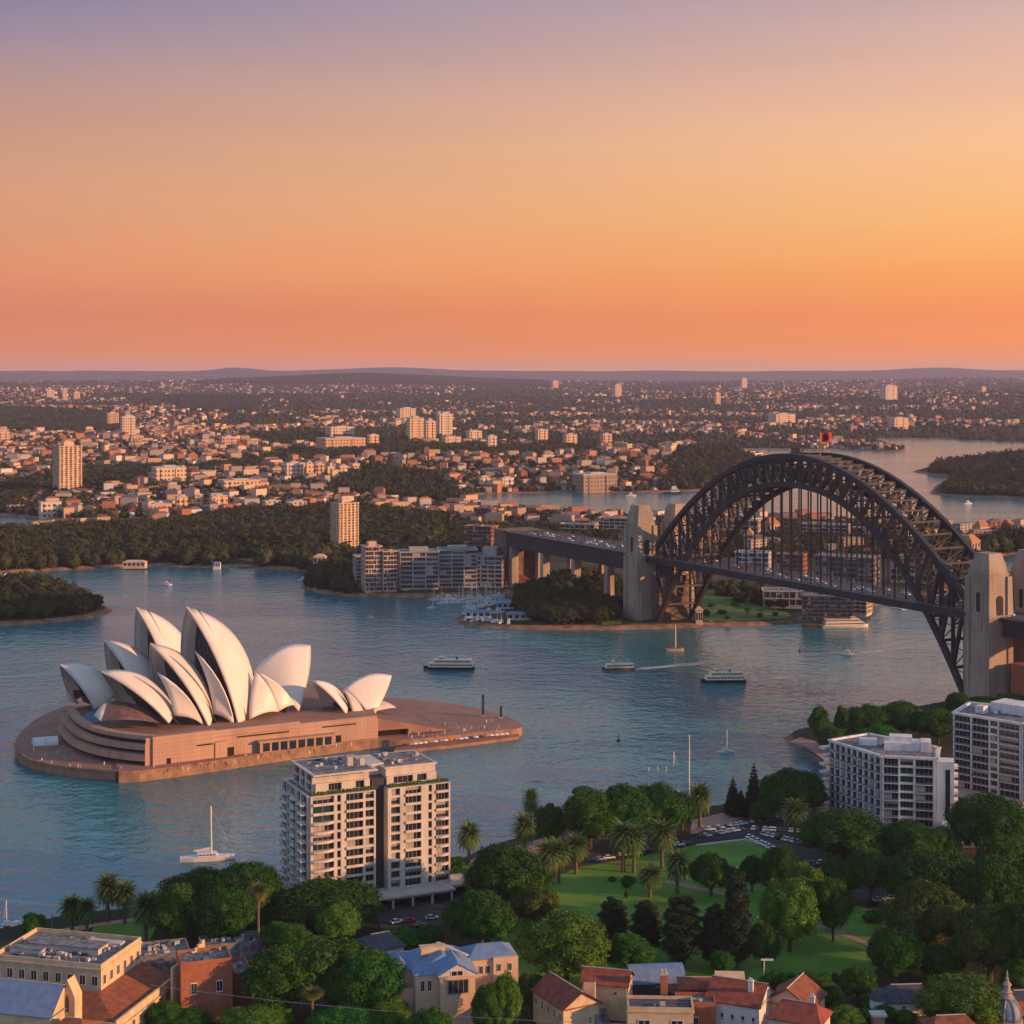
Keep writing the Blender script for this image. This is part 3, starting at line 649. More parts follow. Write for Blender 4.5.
# ------------------------------------------------------------------ arch bridge
BA = np.array((99.0, 1292.0)); BE = np.array((174.0, -322.0)); BL = np.linalg.norm(BE); be = BE/BL; bp_ = np.array((-be[1], be[0]))
def B(t, q, z): p = BA+BE*t+bp_*q; return (p[0], p[1], z)
br_o = (*(BA+BE*.5), 0.0)
br = thing('arch_bridge', 'dark steel arch bridge with granite pylons crossing the harbour', 'bridge', br_o)
TL = -.60; ZD = 51.0; QW = 30.0; NP = 32; T0, T1 = .055, .945
ts = [T0+(T1-T0)*i/NP for i in range(NP+1)]
zup = lambda t: 134-95*(abs(t-.5)*2)**2
zlo = lambda t: 115-149*(abs(t-.5)*2)**2.3
for q in (0, QW):
    mb = MB()
    for i in range(NP): mb.beam(B(ts[i], q, zup(ts[i])), B(ts[i+1], q, zup(ts[i+1])), 3.0, 3.4)
    mb.build('upper_chord', m_steel, br, br_o)
    mb = MB()
    for i in range(NP): mb.beam(B(ts[i], q, zlo(ts[i])), B(ts[i+1], q, zlo(ts[i+1])), 2.8, 3.6)
    mb.build('lower_chord', m_steel, br, br_o)
    mb = MB()
    for i in range(NP+1): mb.beam(B(ts[i], q, zlo(ts[i])), B(ts[i], q, zup(ts[i])), 2.1, 2.1, up=(1, 0, 0))
    for i in range(NP):
        a, b = (i+1, i) if i < NP/2 else (i, i+1)
        mb.beam(B(ts[b], q, zup(ts[b])), B(ts[a], q, zlo(ts[a])), 1.9, 1.9)
    mb.build('truss_web', m_steel, br, br_o)
mb = MB()
for i in range(NP+1):
    for zf, w in ((zup, 1.1), (zlo, 1.5)): mb.beam(B(ts[i], 0, zf(ts[i])), B(ts[i], QW, zf(ts[i])), w, w)
    if i < NP:
        for zf in (zup, zlo):
            mb.beam(B(ts[i], 0, zf(ts[i])), B(ts[i+1], QW, zf(ts[i+1])), .5, .5); mb.beam(B(ts[i], QW, zf(ts[i])), B(ts[i+1], 0, zf(ts[i+1])), .5, .5)
    if zlo(ts[i]) > ZD+12 or zup(ts[i])-zlo(ts[i]) > 8:
        m_ = (zlo(ts[i])+zup(ts[i]))/2; mb.beam(B(ts[i], 0, m_), B(ts[i], QW, m_), .8, .8)
        mb.beam(B(ts[i], 0, zup(ts[i])), B(ts[i], QW, m_), .7, .7); mb.beam(B(ts[i], QW, zup(ts[i])), B(ts[i], 0, m_), .7, .7)
mb.build('cross_bracing', m_steel, br, br_o)
for q in (0, QW):
    for i in range(NP+1):
        if zlo(ts[i]) > ZD+4:
            mb = MB(); mb.beam(B(ts[i], q, ZD), B(ts[i], q, zlo(ts[i])), .95, .95, up=(1, 0, 0)); mb.build('hanger', m_steel, br, br_o)
        elif zlo(ts[i]) < ZD-6:
            mb = MB(); mb.beam(B(ts[i], q, ZD-2), B(ts[i], q, zlo(ts[i])), 1.1, 1.1, up=(1, 0, 0)); mb.build('deck_post', m_steel, br, br_o)
def deckbeam(mb, ta, tb, q0, q1, z0, z1, m=0):
    mb.prism([B(ta, q0, 0)[:2], B(tb, q0, 0)[:2], B(tb, q1, 0)[:2], B(ta, q1, 0)[:2]], z0, z1, m, bottom=True)
mb = MB(); deckbeam(mb, TL, 1.32, -2.5, QW+2.5, ZD-1.6, ZD)
for q in (-2.4, 2, 9, 15, 21, 28, QW+2.4): deckbeam(mb, -.0, 1.0, q-.4, q+.4, ZD-4.4, ZD-1.6)
for k in range(57): deckbeam(mb, k/57, k/57+.0022, -2, QW+2, ZD-3.8, ZD-1.6)
deck = mb.build('deck', m_steel, br, br_o)
mb = MB(); deckbeam(mb, TL, 1.32, 3, QW-3, ZD, ZD+.12); mb.build('roadway', m_asphalt, deck, br_o)
mb = MB()
for q in (6.4, 9.8, 13.2, 16.6, 20.0, 23.4):
    for k in range(100): deckbeam(mb, -.5+k*.018, -.5+k*.018+.009, q-.12, q+.12, ZD+.12, ZD+.18)
mb.build('lane_marking', m_white, deck, br_o)
mb = MB()
for q in (-2.4, 2.6, QW-2.6, QW+2.4):
    for z in (ZD+.6, ZD+1.3): mb.beam(B(TL, q, z), B(1.32, q, z), .15, .15)
    for k in range(180): mb.beam(B(-.5+k*.01, q, ZD), B(-.5+k*.01, q, ZD+1.3), .15, .15, up=(1, 0, 0))
mb.build('railing', m_metal, deck, br_o)
def pylon(t, q, ztop):
    c = B(t, q, 0)[:2]; U = tuple(be); W1, D1 = 19.0, 17.0
    p = MB(); p.obox(c, U, W1+1.5, D1+1.5, 0, 12, 0, .96); p.obox(c, U, W1, D1, 12, ZD-1, 0, .95); p.obox(c, U, W1*.99, D1*.99, ZD-1, ZD+1.2)
    p.obox(c, U, W1*.94, D1*.94, ZD+1.2, ZD+24, 0, .93); p.obox(c, U, W1*.9, D1*.9, ZD+24, ZD+25)
    p.obox(c, U, W1*.84, D1*.84, ZD+25, ztop-5, 0, .88); p.obox(c, U, W1*.70, D1*.70, ztop-5, ztop, 0, .8)
    for i in (-1, 1):
        for j in (-1, 1):
            p.obox((c[0]+be[0]*i*W1*.42+bp_[0]*j*D1*.42, c[1]+be[1]*i*W1*.42+bp_[1]*j*D1*.42), U, 4.2, 4.2, ZD+1.2, ZD+23, 0, .75)
            p.obox((c[0]+be[0]*i*W1*.43+bp_[0]*j*D1*.43, c[1]+be[1]*i*W1*.43+bp_[1]*j*D1*.43), U, 4.0, 4.0, 2, ZD-1, 0, .9)
    o = p.build('pylon', m_granite, br, br_o)
    for ax, half, wd, zz in ((be, W1*.47, 5.0, ZD+1.4), (-bp_, D1*.47, 2.6, ZD+3)):
        m = MB(); cc = np.array(c)+ax*half; s_ = np.array((-ax[1], ax[0])); vs = []; hh = 11
        prof = [(-wd/2, 0), (wd/2, 0), (wd/2, hh-wd/2)]+[(wd/2*cos(a), hh-wd/2+wd/2*sin(a)) for a in np.linspace(.3, pi-.3, 6)]+[(-wd/2, hh-wd/2)]
        for d in (-.8, .16):
            vs += [(*(cc+s_*u+ax*d), zz+v) for u, v in prof]
        k = len(prof); m.add(vs, [tuple(range(k, 2*k)), tuple(range(k))[::-1]]+[(i, (i+1) % k, k+(i+1) % k, k+i) for i in range(k)])
        m.build('archway_shade', m_arch, o, br_o)  # dark panel proud of the wall, painted as a shaded opening
    m = MB(); m.obox(np.array(c)-bp_*D1*.475, U, 6, 1.2, ZD-8, ZD-1, 0); m.build('balcony', m_granite, o, br_o)
for q in (-1.5, QW+1.5):
    pylon(0, q, 89); pylon(1.0, q, 87)
# abutment masonry and approach spans
mb = MB()
for t0, t1 in ((.0, .055), (.955, 1.0)):
    mb.prism([B(t0, 2, 0)[:2], B(t1, 2, 0)[:2], B(t1, QW-2, 0)[:2], B(t0, QW-2, 0)[:2]], -2, 36 if t0 < .5 else 14)
mb.build('abutment', M('dark sandstone abutment', (.20, .13, .09), (.11, .075, .055), scale=.18, rough=.9, detail=7), br, br_o)
for ta, tb in ((TL, -.03), (1.03, 1.32)):
    for q in (-1, QW+1): mb = MB(); deckbeam(mb, ta, tb, q-.5, q+.5, ZD-(13 if ta < 0 else 10), ZD-1.6); mb.build('approach_girder', m_steel, br, br_o)
for t in (-.14, -.28, -.42, -.57, 1.16, 1.3):
    for q in (2, QW-2):
        mb = MB(); mb.obox(B(t, q, 0)[:2], tuple(be), 6, 7, 0, ZD-9, 0, .85); mb.build('pier', m_granite, br, br_o)
mb = MB(); mb.prism([B(1.04, 1, 0)[:2], B(1.32, 1, 0)[:2], B(1.32, QW-1, 0)[:2], B(1.04, QW-1, 0)[:2]], 2, 26); mb.build('approach_wall', m_brick, br, br_o)
mb = MB(); mb.prism([B(TL-.05, -2, 0)[:2], B(TL+.012, -2, 0)[:2], B(TL+.012, QW+2, 0)[:2], B(TL-.05, QW+2, 0)[:2]], 0, ZD+.9); mb.build('approach_abutment', M('dark sandstone abutment', (.2, .13, .09)), br, br_o)
# flag at the crown, creeper crane beside it
fl = B(.53, QW*.5, 0)
t_ = thing('flag', 'red flag with a dark disc flying above the bridge arch', 'flag', (fl[0], fl[1], 133))
mb = MB(); mb.tube([(0, 0, 0), (0, 0, 17)], [.35, .22], 8); mb.build('flagpole', m_granite, t_)
mb = MB(); n = 8
for i in range(n+1):
    for z in (10.5, 16.8): mb.v.append((.3+i*.95, .5*sin(i*.9), z))
mb.f = [(2*i, 2*i+2, 2*i+3, 2*i+1) for i in range(n)]; mb.m = [0]*n
fo = mb.build('flag_cloth', M('red flag cloth', (.55, .07, .04), rough=.8), t_); solid(fo, .06)
mb = MB(); nn = 14
for sgn in (-.12, .12): mb.v += [(.3+3.8+1.9*cos(2*pi*k/nn), .5*sin((3.8+1.9*cos(2*pi*k/nn))/.95*.9)+sgn, 13.65+2.1*sin(2*pi*k/nn)) for k in range(nn)]
mb.f = [tuple(range(nn)), tuple(range(nn, 2*nn))[::-1]]; mb.m = [0, 0]; mb.build('flag_disc', m_arch, fo)
cr = B(.47, QW*.5, 0); t_ = thing('maintenance_gantry', 'dark maintenance gantry sitting on the crown of the arch', 'gantry', (cr[0], cr[1], 133.8))
mb = MB(); mb.box(-6, 6, -4, 4, 1, 2); mb.box(-5, 0, -3, 3, 2, 5.2)
for x in (-5.5, 5.5):
    for y in (-3.5, 3.5): mb.beam((x, y, -1), (x, y, 1), .6, .6, up=(1, 0, 0))
mb.build('cabin', m_steel, t_); mb = MB(); mb.beam((1, 0, 2), (5, 0, 6.5), .6, .6); mb.beam((-2, 0, 5.2), (5, 0, 6.5), .3, .3); mb.build('jib', m_steel, t_)
# ------------------------------------------------------------------ trees
def ico(sub):
    import bmesh
    bm = bmesh.new(); bmesh.ops.create_icosphere(bm, subdivisions=sub, radius=1); bm.verts.ensure_lookup_table()
    v = np.array([x.co[:] for x in bm.verts]); f = np.array([[q.index for q in p.verts] for p in bm.faces]); bm.free(); return v, f
ICO = {k: ico(k) for k in (1, 2, 3)}
def leaf_quads(p, n, s, rng, tilt=1.0):
    "one small quad per point p, roughly facing n"
    k = len(p); d = n+rng.normal(0, tilt, (k, 3)); d /= np.linalg.norm(d, axis=1)[:, None]+1e-9
    a = np.cross(d, rng.normal(0, 1, (k, 3))); a /= np.linalg.norm(a, axis=1)[:, None]+1e-9; b = np.cross(d, a)
    s = (s*rng.uniform(.6, 1.4, k))[:, None]
    return np.stack([p-a*s*.5, p+b*s*.32, p+a*s*.5, p-b*s*.32], 1).reshape(-1, 3)
def bump3(d, sd):
    "smooth lumpy function on directions, about -1..1"
    r = np.random.default_rng(sd); o = 0
    for f, w in ((3.0, .5), (6.5, .35), (13, .25)):
        for _ in range(3):
            k = r.normal(0, 1, 3); k *= f/np.linalg.norm(k); o = o+w*np.sin(d@k+r.uniform(0, 6.28))/1.7
    return o
def crown_mesh(name, lobes, nleaf, ls, mat, seed, core=True, rag=.19):
    "lobes: rows (x, y, z, rx, rz); leaves spread over them with an inner mass"
    rng = np.random.default_rng(seed); lobes = np.array(lobes, float); vs = []
    area = lobes[:, 3]*(lobes[:, 3]+lobes[:, 4]); cnt = (nleaf*area/area.sum()).astype(int)
    for li, ((x, y, z, rx, rz), c) in enumerate(zip(lobes, cnt)):
        if c < 1: continue
        d = rng.normal(0, 1, (c, 3)); d[:, 2] = np.where(rng.random(c) < .72, np.abs(d[:, 2]), d[:, 2]); d /= np.linalg.norm(d, axis=1)[:, None]
        r = rng.uniform(.80, 1.15, c)*(1+rag*bump3(d, seed*50+li))
        vs.append(leaf_quads(np.array((x, y, z))+d*r[:, None]*np.array((rx, rx, rz)), d, ls, rng))
    v = np.concatenate(vs); n = len(v)//4; f = np.arange(n*4).reshape(n, 4)
    cv, cf = ICO[2]; cvs = []; cfs = []; o = len(v)
    for li, (x, y, z, rx, rz) in enumerate(lobes):
        q = cv*(1+rag*bump3(cv, seed*50+li)+.04*rng.normal(0, 1, len(cv)))[:, None]*np.array((rx, rx, rz))*.80+np.array((x, y, z)); cvs.append(q); cfs.append(cf+o); o += len(cv)
    tri = np.concatenate(cfs); v = np.concatenate([v]+cvs)
    me = bpy.data.meshes.new(name); nl = n*4+len(tri)*3
    me.vertices.add(len(v)); me.vertices.foreach_set('co', v.astype(np.float32).ravel()); me.loops.add(nl)
    me.loops.foreach_set('vertex_index', np.concatenate([f.ravel(), tri.ravel()]).astype(np.int32)); me.polygons.add(n+len(tri))
    me.polygons.foreach_set('loop_start', np.concatenate([np.arange(0, n*4, 4), n*4+np.arange(0, len(tri)*3, 3)]).astype(np.int32))
    me.materials.append(mat); me.update(calc_edges=True); return me
def lobes_dome(R, Rz, z0, n, lr, rng, low=-.15, irr=.0):
    "a broad crown of n lobes round a central mass"
    out = [(0, 0, z0, R*.74, Rz*.74)]
    for i in range(n):
        az = i*2.39996+rng.uniform(-.3, .3); h = low+(1-low)*((i+.5)/n)**.8
        rr = sqrt(max(0, 1-max(h, 0)**2))*(1-.1*(h < 0)); k = lr*R*rng.uniform(.75, 1.3)
        j = 1+irr*rng.uniform(-1, 1)
        out.append(((R-k*.75)*rr*cos(az)*j, (R-k*.75)*rr*sin(az)*j, z0+(Rz-k*.65)*h*j, k, k*.85))
    return out
def trunk_mesh(h, r, spread, nb, mat, seed, name='trunk'):
    rng = random.Random(seed); mb = MB(); mb.tube([(0, 0, -1), (0.1, 0, h*.35), (.2, .1, h*.8)], [r*1.3, r, r*.7], 8)
    for i in range(nb):
        a = i*2*pi/nb+rng.uniform(-.4, .4); mb.tube([(.1, 0, h*.4), (cos(a)*spread*.5, sin(a)*spread*.5, h*.75), (cos(a)*spread, sin(a)*spread, h*1.1)], [r*.6, r*.4, r*.2], 6)
    return mb.mesh(name, mat)
def lobes_cone(Hh, R, z0, tiers, rng):
    out = []
    for i in range(tiers):
        f = i/(tiers-1); z = z0+(Hh-z0)*f*.97; r = R*(1-f)**.8+R*.08
        if i % 1 == 0:
            k = max(3, int(6*(1-f)+2))
            for j in range(k):
                a = j*2*pi/k+i*.9+rng.uniform(-.2, .2); out.append((cos(a)*r*.55, sin(a)*r*.55, z, r*.52, max(.5, r*.26)))
    return out
PROTO = {}
def proto_tree(kind, crown, trunk, w, h, zc=None): PROTO.setdefault(kind, []).append((crown, trunk, w, h))
for s in range(3):
    rg = np.random.default_rng(40+s)
    proto_tree('fig', crown_mesh('crown', lobes_dome(10, 6.5, 7.2, 30, .33, rg, -.25, .12), 30000, .5, m_fig, s), trunk_mesh(6.5, .8, 5, 6, m_bark, s), 20, 13.6)
    proto_tree('light', crown_mesh('crown', lobes_dome(8.5, 7.2, 7.6, 26, .34, rg, -.3, .14), 26000, .48, m_light, 10+s), trunk_mesh(7, .55, 4, 5, m_bark, 10+s), 17, 14.6)
    proto_tree('mid', crown_mesh('crown', lobes_dome(8, 7.5, 8, 24, .34, rg, -.35, .2), 24000, .48, m_mid, 20+s), trunk_mesh(7, .5, 4, 5, m_bark, 20+s), 16, 15.2)
    proto_tree('olive', crown_mesh('crown', lobes_dome(8.5, 6.5, 7, 26, .33, rg, -.3, .18), 24000, .48, m_olive, 30+s), trunk_mesh(6.5, .55, 4, 5, m_bark, 30+s), 17, 13.3)
    proto_tree('wood', crown_mesh('crown', lobes_dome(6.5, 6, 6.5, 16, .33, rg, -.35, .2), 3200, 1.0, m_wood1, 70+s), trunk_mesh(6, .5, 3, 4, m_bark, 70+s), 13, 12.4)
for s in range(2):
    rg = np.random.default_rng(60+s)
    proto_tree('conifer', crown_mesh('crown', lobes_cone(22, 4.2, 2.5, 15, rg), 12000, .5, m_pine, 40+s), trunk_mesh(19, .45, .5, 2, m_bark, 40+s), 9, 22.5)
    lb = []
    for i in range(26):
        z = 3.5+i*.72; r = 4.2*(1-((z-9)/14.5)**2)**.5 if abs(z-9) < 14.4 else .8; a = i*2.4
        lb.append((cos(a)*r*.5, sin(a)*r*.5, z, max(1.0, r*.58), max(1.1, r*.42)))
    proto_tree('cypress', crown_mesh('crown', lb, 16000, .5, m_pine, 50+s), trunk_mesh(18, .6, 1.5, 4, m_bark, 50+s), 9.4, 23.2)
    proto_tree('shrub', crown_mesh('crown', lobes_dome(2.2, 1.7, 1.3, 10, .4, rg, -.2, .12), 900, .45, m_mid, 55+s), trunk_mesh(1.2, .12, .8, 3, m_bark, 55+s), 4.6, 3.0)
def palm_meshes(seed, h, nf, L, droop, mat, skirt, thick=.55, ball=False):
    rng = random.Random(seed); vs = []; fs = []
    for i in range(nf):
        az = i*2.39996; e0 = radians(82)-(i/nf)**.9*radians(115 if not ball else 150); l = L*rng.uniform(.85, 1.1); p = np.array((0, 0, h)); k = 9; pts = [p]
        e = e0
        for j in range(k):
            p = p+np.array((cos(az)*cos(e), sin(az)*cos(e), sin(e)))*l/k; pts.append(p); e -= droop*(.6+.8*j/k)/k*2
        side = np.array((-sin(az), cos(az), 0))
        for j in range(1, k+1):
            w = L*.17*sin(pi*(j/k)**.7*.92+.15); dv = pts[j]-pts[j-1]
            for sg in (-1, 1):
                for q in (.1, .4, .7):
                    b0 = pts[j-1]+dv*q; b1 = b0+dv*.38; tip = b0+dv*.9+side*sg*w-np.array((0, 0, w*.22+rng.uniform(-.1, .15)))
                    o = len(vs); vs += [b0, b1, tip+dv*.12, tip]; fs.append((o, o+1, o+2, o+3))
    cr = np_mesh('fronds', np.array(vs), np.array(fs), [mat])
    mb = MB(); mb.tube([(0, 0, -1), (.1, 0, h*.5), (0, 0, h)], [thick*1.25, thick*.9, thick], 9)
    if skirt: mb.lathe([(thick*1.0, h-2.4), (thick*2.0, h-1.7), (thick*2.1, h-.9), (thick*.9, h-.3)], n=10, m=1)
    return cr, mb.mesh('trunk', [m_palmbark, m_palmdry])
for s in range(2):
    a, b = palm_meshes(s, 8.8, 110, 5.8, .72, m_palm, True, .6); PROTO.setdefault('palm', []).append((a, b, 11.4, 13))
    a, b = palm_meshes(5+s, 19.6, 150, 3.1, .5, m_fanpalm, True, .36, True); PROTO.setdefault('fanpalm', []).append((a, b, 5.4, 22.5))
KINDNAME = {'fig': 'fig_tree', 'light': 'broadleaf_tree', 'mid': 'broadleaf_tree', 'olive': 'broadleaf_tree', 'wood': 'woodland_tree', 'conifer': 'pine_tree', 'cypress': 'cypress_tree', 'shrub': 'shrub', 'palm': 'palm_tree', 'fanpalm': 'palm_tree'}
tn = 0
def plant_at(kind, x, y, z, w, h, label, group=None, part_name=None, color=None):
    global tn
    tn += 1; ps = PROTO[kind]; cr, tr, pw, ph = ps[tn % len(ps)]
    o = thing(KINDNAME[kind], label, {'shrub': 'shrub'}.get(kind, 'tree' if 'palm' not in kind else 'palm tree'), (x, y, z), tn*1.7, group)
    o.scale = (w/pw, w/pw, h/ph)
    link('fronds' if 'palm' in kind else 'crown', cr, o); link('trunk', tr, o)
    return o
def tree(kind, px, base, top, wpx, label, group=None):
    "a tree standing on the near ground, its foot at (px, base), top at row top, wpx wide"
    x, y, z = G(px, base, Z0); s = y/F
    return plant_at(kind, x, y, z-.3, wpx*s, (base-top)*s, label, group)
GP, GF = 'palms of the waterside park', 'trees of the waterside park'
T = tree
# left foreground shore
T('palm', 108, 922, 872, 34, 'tall date palm at the end of the shore walk, left one of the close pair', GP)
T('palm', 125, 924, 879, 32, 'date palm leaning its crown on the tall one at the left shore walk', GP)
T('palm', 72, 934, 894, 32, 'date palm with a full crown above the flat grey roof', GP)
T('palm', 87, 937, 896, 28, 'slimmer date palm at the edge of the small shore lawn', GP)
T('mid', 33, 940, 914, 24, 'small bushy tree alone beside the left water edge')
T('palm', 146, 946, 890, 40, 'yellowish bushy date palm in front of the dark trees', GP)
T('fig', 203, 920, 874, 82, 'broad dark fig behind the white yacht mooring', GF)
T('fig', 243, 927, 867, 80, 'dark fig tree touching the left flank of the apartment tower', GF)
T('mid', 176, 946, 886, 52, 'dark upright tree between the yellow palm and the fan palm', GF)
T('fig', 224, 948, 893, 62, 'dark green tree behind the brick house', GF)
T('fanpalm', 258, 962, 880, 22, 'tall thin fan palm with a round crown on a bare pole trunk', GP)
T('fig', 325, 930, 887, 112, 'wide dark green fig at the foot of the apartment tower', GF)
T('light', 338, 948, 906, 44, 'small yellow green tree in front of the wide fig', GF)
T('mid', 276, 954, 923, 36, 'small round dark tree right of the fan palm', GF)
T('mid', 292, 962, 926, 44, 'bushy dark tree behind the large front grove', GF)
# grove in the centre foreground
T('mid', 288, 1018, 950, 86, 'left tree of the large green grove in the foreground', GF)
T('mid', 335, 1012, 943, 88, 'tallest tree in the middle of the foreground grove', GF)
T('mid', 372, 1022, 958, 70, 'right tree of the foreground grove beside the blue roof', GF)
T('fanpalm', 312, 1034, 986, 24, 'short yellowish fan palm in front of the grove', GP)
T('light', 255, 1040, 1010, 74, 'bright low tree at the bottom edge below the grove', GF)
T('mid', 345, 1046, 1012, 80, 'low leafy tree at the bottom edge right of the short fan palm', GF)
T('light', 392, 1040, 1000, 40, 'young light green tree at the left corner of the blue roofed villa', GF)
T('fig', 185, 1036, 1012, 50, 'dark shrubby tree below the orange brick house', GF)
T('mid', 165, 1034, 1003, 40, 'leafy tree against the terracotta roofed wing', GF)
T('mid', 430, 1056, 1012, 46, 'dark leafy tree before the gable of the blue roofed villa', GF)
T('mid', 487, 1044, 986, 30, 'upright green tree before the right wing of the blue roofed villa', GF)
T('light', 505, 1040, 976, 30, 'tall thin green tree at the right corner of the blue roofed villa', GF)
T('olive', 532, 1016, 973, 26, 'orange tinged narrow tree left of the red roofed ochre house', GF)
# park
T('fig', 481, 950, 894, 66, 'perfect dark green dome shaped fig in front of the tower street', GF)
T('fig', 506, 916, 850, 74, 'large dark tree between the tower and the lawn', GF)
T('olive', 536, 930, 888, 50, 'olive green spreading tree on the left edge of the lawn', GF)
T('fig', 528, 905, 866, 44, 'dark tree close behind the olive green spreading tree', GF)
T('light', 566, 984, 917, 92, 'big pale green rounded tree at the bottom of the lawn', GF)
T('mid', 430, 948, 925, 26, 'low bush like tree at the tower car bays', GF)
T('mid', 400, 950, 930, 46, 'low dark tree in front of the tower entrance canopy', GF)
T('mid', 456, 882, 858, 26, 'small dark tree beside the right foot of the apartment tower', GF)
T('mid', 590, 850, 792, 62, 'broad tree with yellow tinged crown by the harbour edge', GF)
T('fig', 622, 846, 788, 56, 'dark green tree in the middle of the harbour edge row', GF)
T('fig', 656, 838, 788, 58, 'dark green tree at the right of the harbour edge row', GF)
T('mid', 549, 846, 807, 34, 'smaller dark tree at the left of the harbour edge row', GF)
T('fig', 682, 830, 796, 30, 'small dark tree between the harbour edge row and the quay palm', GF)
for px, b, t, w_, l in ((469, 866, 820, 32, 'date palm touching the right side of the apartment tower'), (531, 830, 786, 22, 'slender date palm standing highest on the plaza edge'), (524, 862, 811, 30, 'date palm in front of the slender plaza palm'), (549, 886, 838, 36, 'date palm at the left tip of the lawn'), (559, 884, 837, 32, 'date palm close right of the one at the lawn tip'), (576, 874, 832, 32, 'date palm on the back edge of the lawn, left of the gap'), (623, 872, 819, 38, 'big date palm on the back edge of the lawn in the middle'), (634, 873, 823, 30, 'date palm just right of the big middle one'), (662, 868, 818, 36, 'date palm on the back edge of the lawn near the car park'), (650, 897, 864, 34, 'short date palm standing in the open lawn'), (677, 894, 848, 34, 'date palm by the tan path across the lawn'), (700, 827, 782, 34, 'tall date palm on the pink quay by the moored masts'), (795, 846, 797, 32, 'date palm in the car park before the broad fig'), (473, 897, 864, 32, 'short date palm at the plaza corner right of the tower'), (856, 872, 846, 22, 'small date palm beside the lamp near the white apartments')):
    T('palm', px, b, t, w_, l, GP)
T('conifer', 733, 816, 775, 19, 'narrow dark pine at the left of the quay pair', GF)
T('conifer', 741, 816, 788, 18, 'short dark pine between the two quay pines', GF)
T('conifer', 754, 815, 761, 21, 'tallest dark pine on the quay', GF)
T('fig', 792, 822, 773, 68, 'broad dark fig at the head of the cove', GF)
T('mid', 763, 826, 800, 26, 'small dark tree at the foot of the tallest quay pine', GF)
# conifers below the lawn
T('cypress', 613, 944, 896, 34, 'dark cypress at the left of the lower lawn row', GF)
T('cypress', 646, 952, 898, 34, 'dark cypress second in the lower lawn row', GF)
T('cypress', 682, 964, 893, 46, 'broad olive tinted cypress in the middle of the lower lawn row', GF)
T('cypress', 715, 964, 902, 32, 'dark cypress between the two olive tinted ones', GF)
T('cypress', 737, 968, 864, 30, 'tallest cypress at the right of the lower lawn row', GF)
T('mid', 630, 974, 936, 48, 'green bushy tree below the left cypresses', GF)
T('mid', 722, 976, 952, 24, 'small light bush under the tallest cypress', GF)
T('light', 690, 992, 974, 32, 'bright green bush beside the dark vaulted roof', GF)
T('fig', 711, 896, 856, 40, 'dark umbrella shaped tree over the tan path', GF)
T('fig', 752, 892, 857, 26, 'small dark dome tree at the front edge of the upper lawn', GF)
T('fig', 780, 900, 850, 40, 'tall dark tree where the lawn meets the car park', GF)
T('light', 790, 952, 883, 56, 'large bright green tree on the lower lawn', GF)
T('light', 806, 934, 868, 48, 'bright green tree behind the large one on the lower lawn', GF)
T('mid', 833, 942, 880, 40, 'green tree with a clear trunk beside the lower path', GF)
T('fig', 836, 900, 861, 44, 'dark rounded tree left of the turning area', GF)
T('fig', 763, 968, 925, 34, 'shady low tree under the large bright one', GF)
# right side
T('fig', 844, 864, 814, 84, 'wide dark dome fig in front of the balconied white apartments', GF)
T('fig', 908, 868, 824, 56, 'dark fig below the front of the white apartments', GF)
T('mid', 940, 866, 828, 40, 'dark tree before the low white annexe', GF)
T('fig', 990, 860, 800, 84, 'large dark tree covering the foot of the second apartments', GF)
T('mid', 871, 900, 850, 42, 'olive green tree by the turning area', GF)
T('fig', 936, 912, 855, 102, 'very wide green dome tree in the middle of the right grove', GF)
T('conifer', 981, 880, 836, 20, 'slim pointed pine among the right grove', GF)
T('mid', 1006, 900, 838, 50, 'light green tree at the right frame edge', GF)
T('mid', 1030, 900, 850, 60, 'green tree cut by the right frame edge', GF)
T('olive', 928, 956, 889, 82, 'brownish olive dome tree in the right grove', GF)
T('fig', 994, 940, 862, 64, 'dark upright tree right of the very wide dome', GF)
T('olive', 990, 984, 910, 76, 'brown green dome tree nearest the right corner', GF)
T('fig', 896, 984, 932, 58, 'dark tree above the slate roofed pavilion', GF)
T('fig', 940, 980, 948, 50, 'dark low tree between the brownish domes', GF)
T('fig', 1025, 990, 905, 60, 'dark tree filling the right frame edge', GF)
T('light', 962, 1034, 979, 88, 'bright yellow green tree beside the domed turret', GF)
T('mid', 1018, 1000, 960, 34, 'dark tree behind the domed turret', GF)
T('light', 845, 1040, 1008, 40, 'bright feathery tree at the bottom edge right of the red roofs', GF)
T('mid', 816, 1008, 975, 42, 'dark green tree in the hedge garden', GF)
T('mid', 858, 1002, 968, 36, 'dark green tree left of the slate roofed pavilion', GF)
T('mid', 780, 1000, 972, 40, 'dark tree behind the lamp mast', GF)
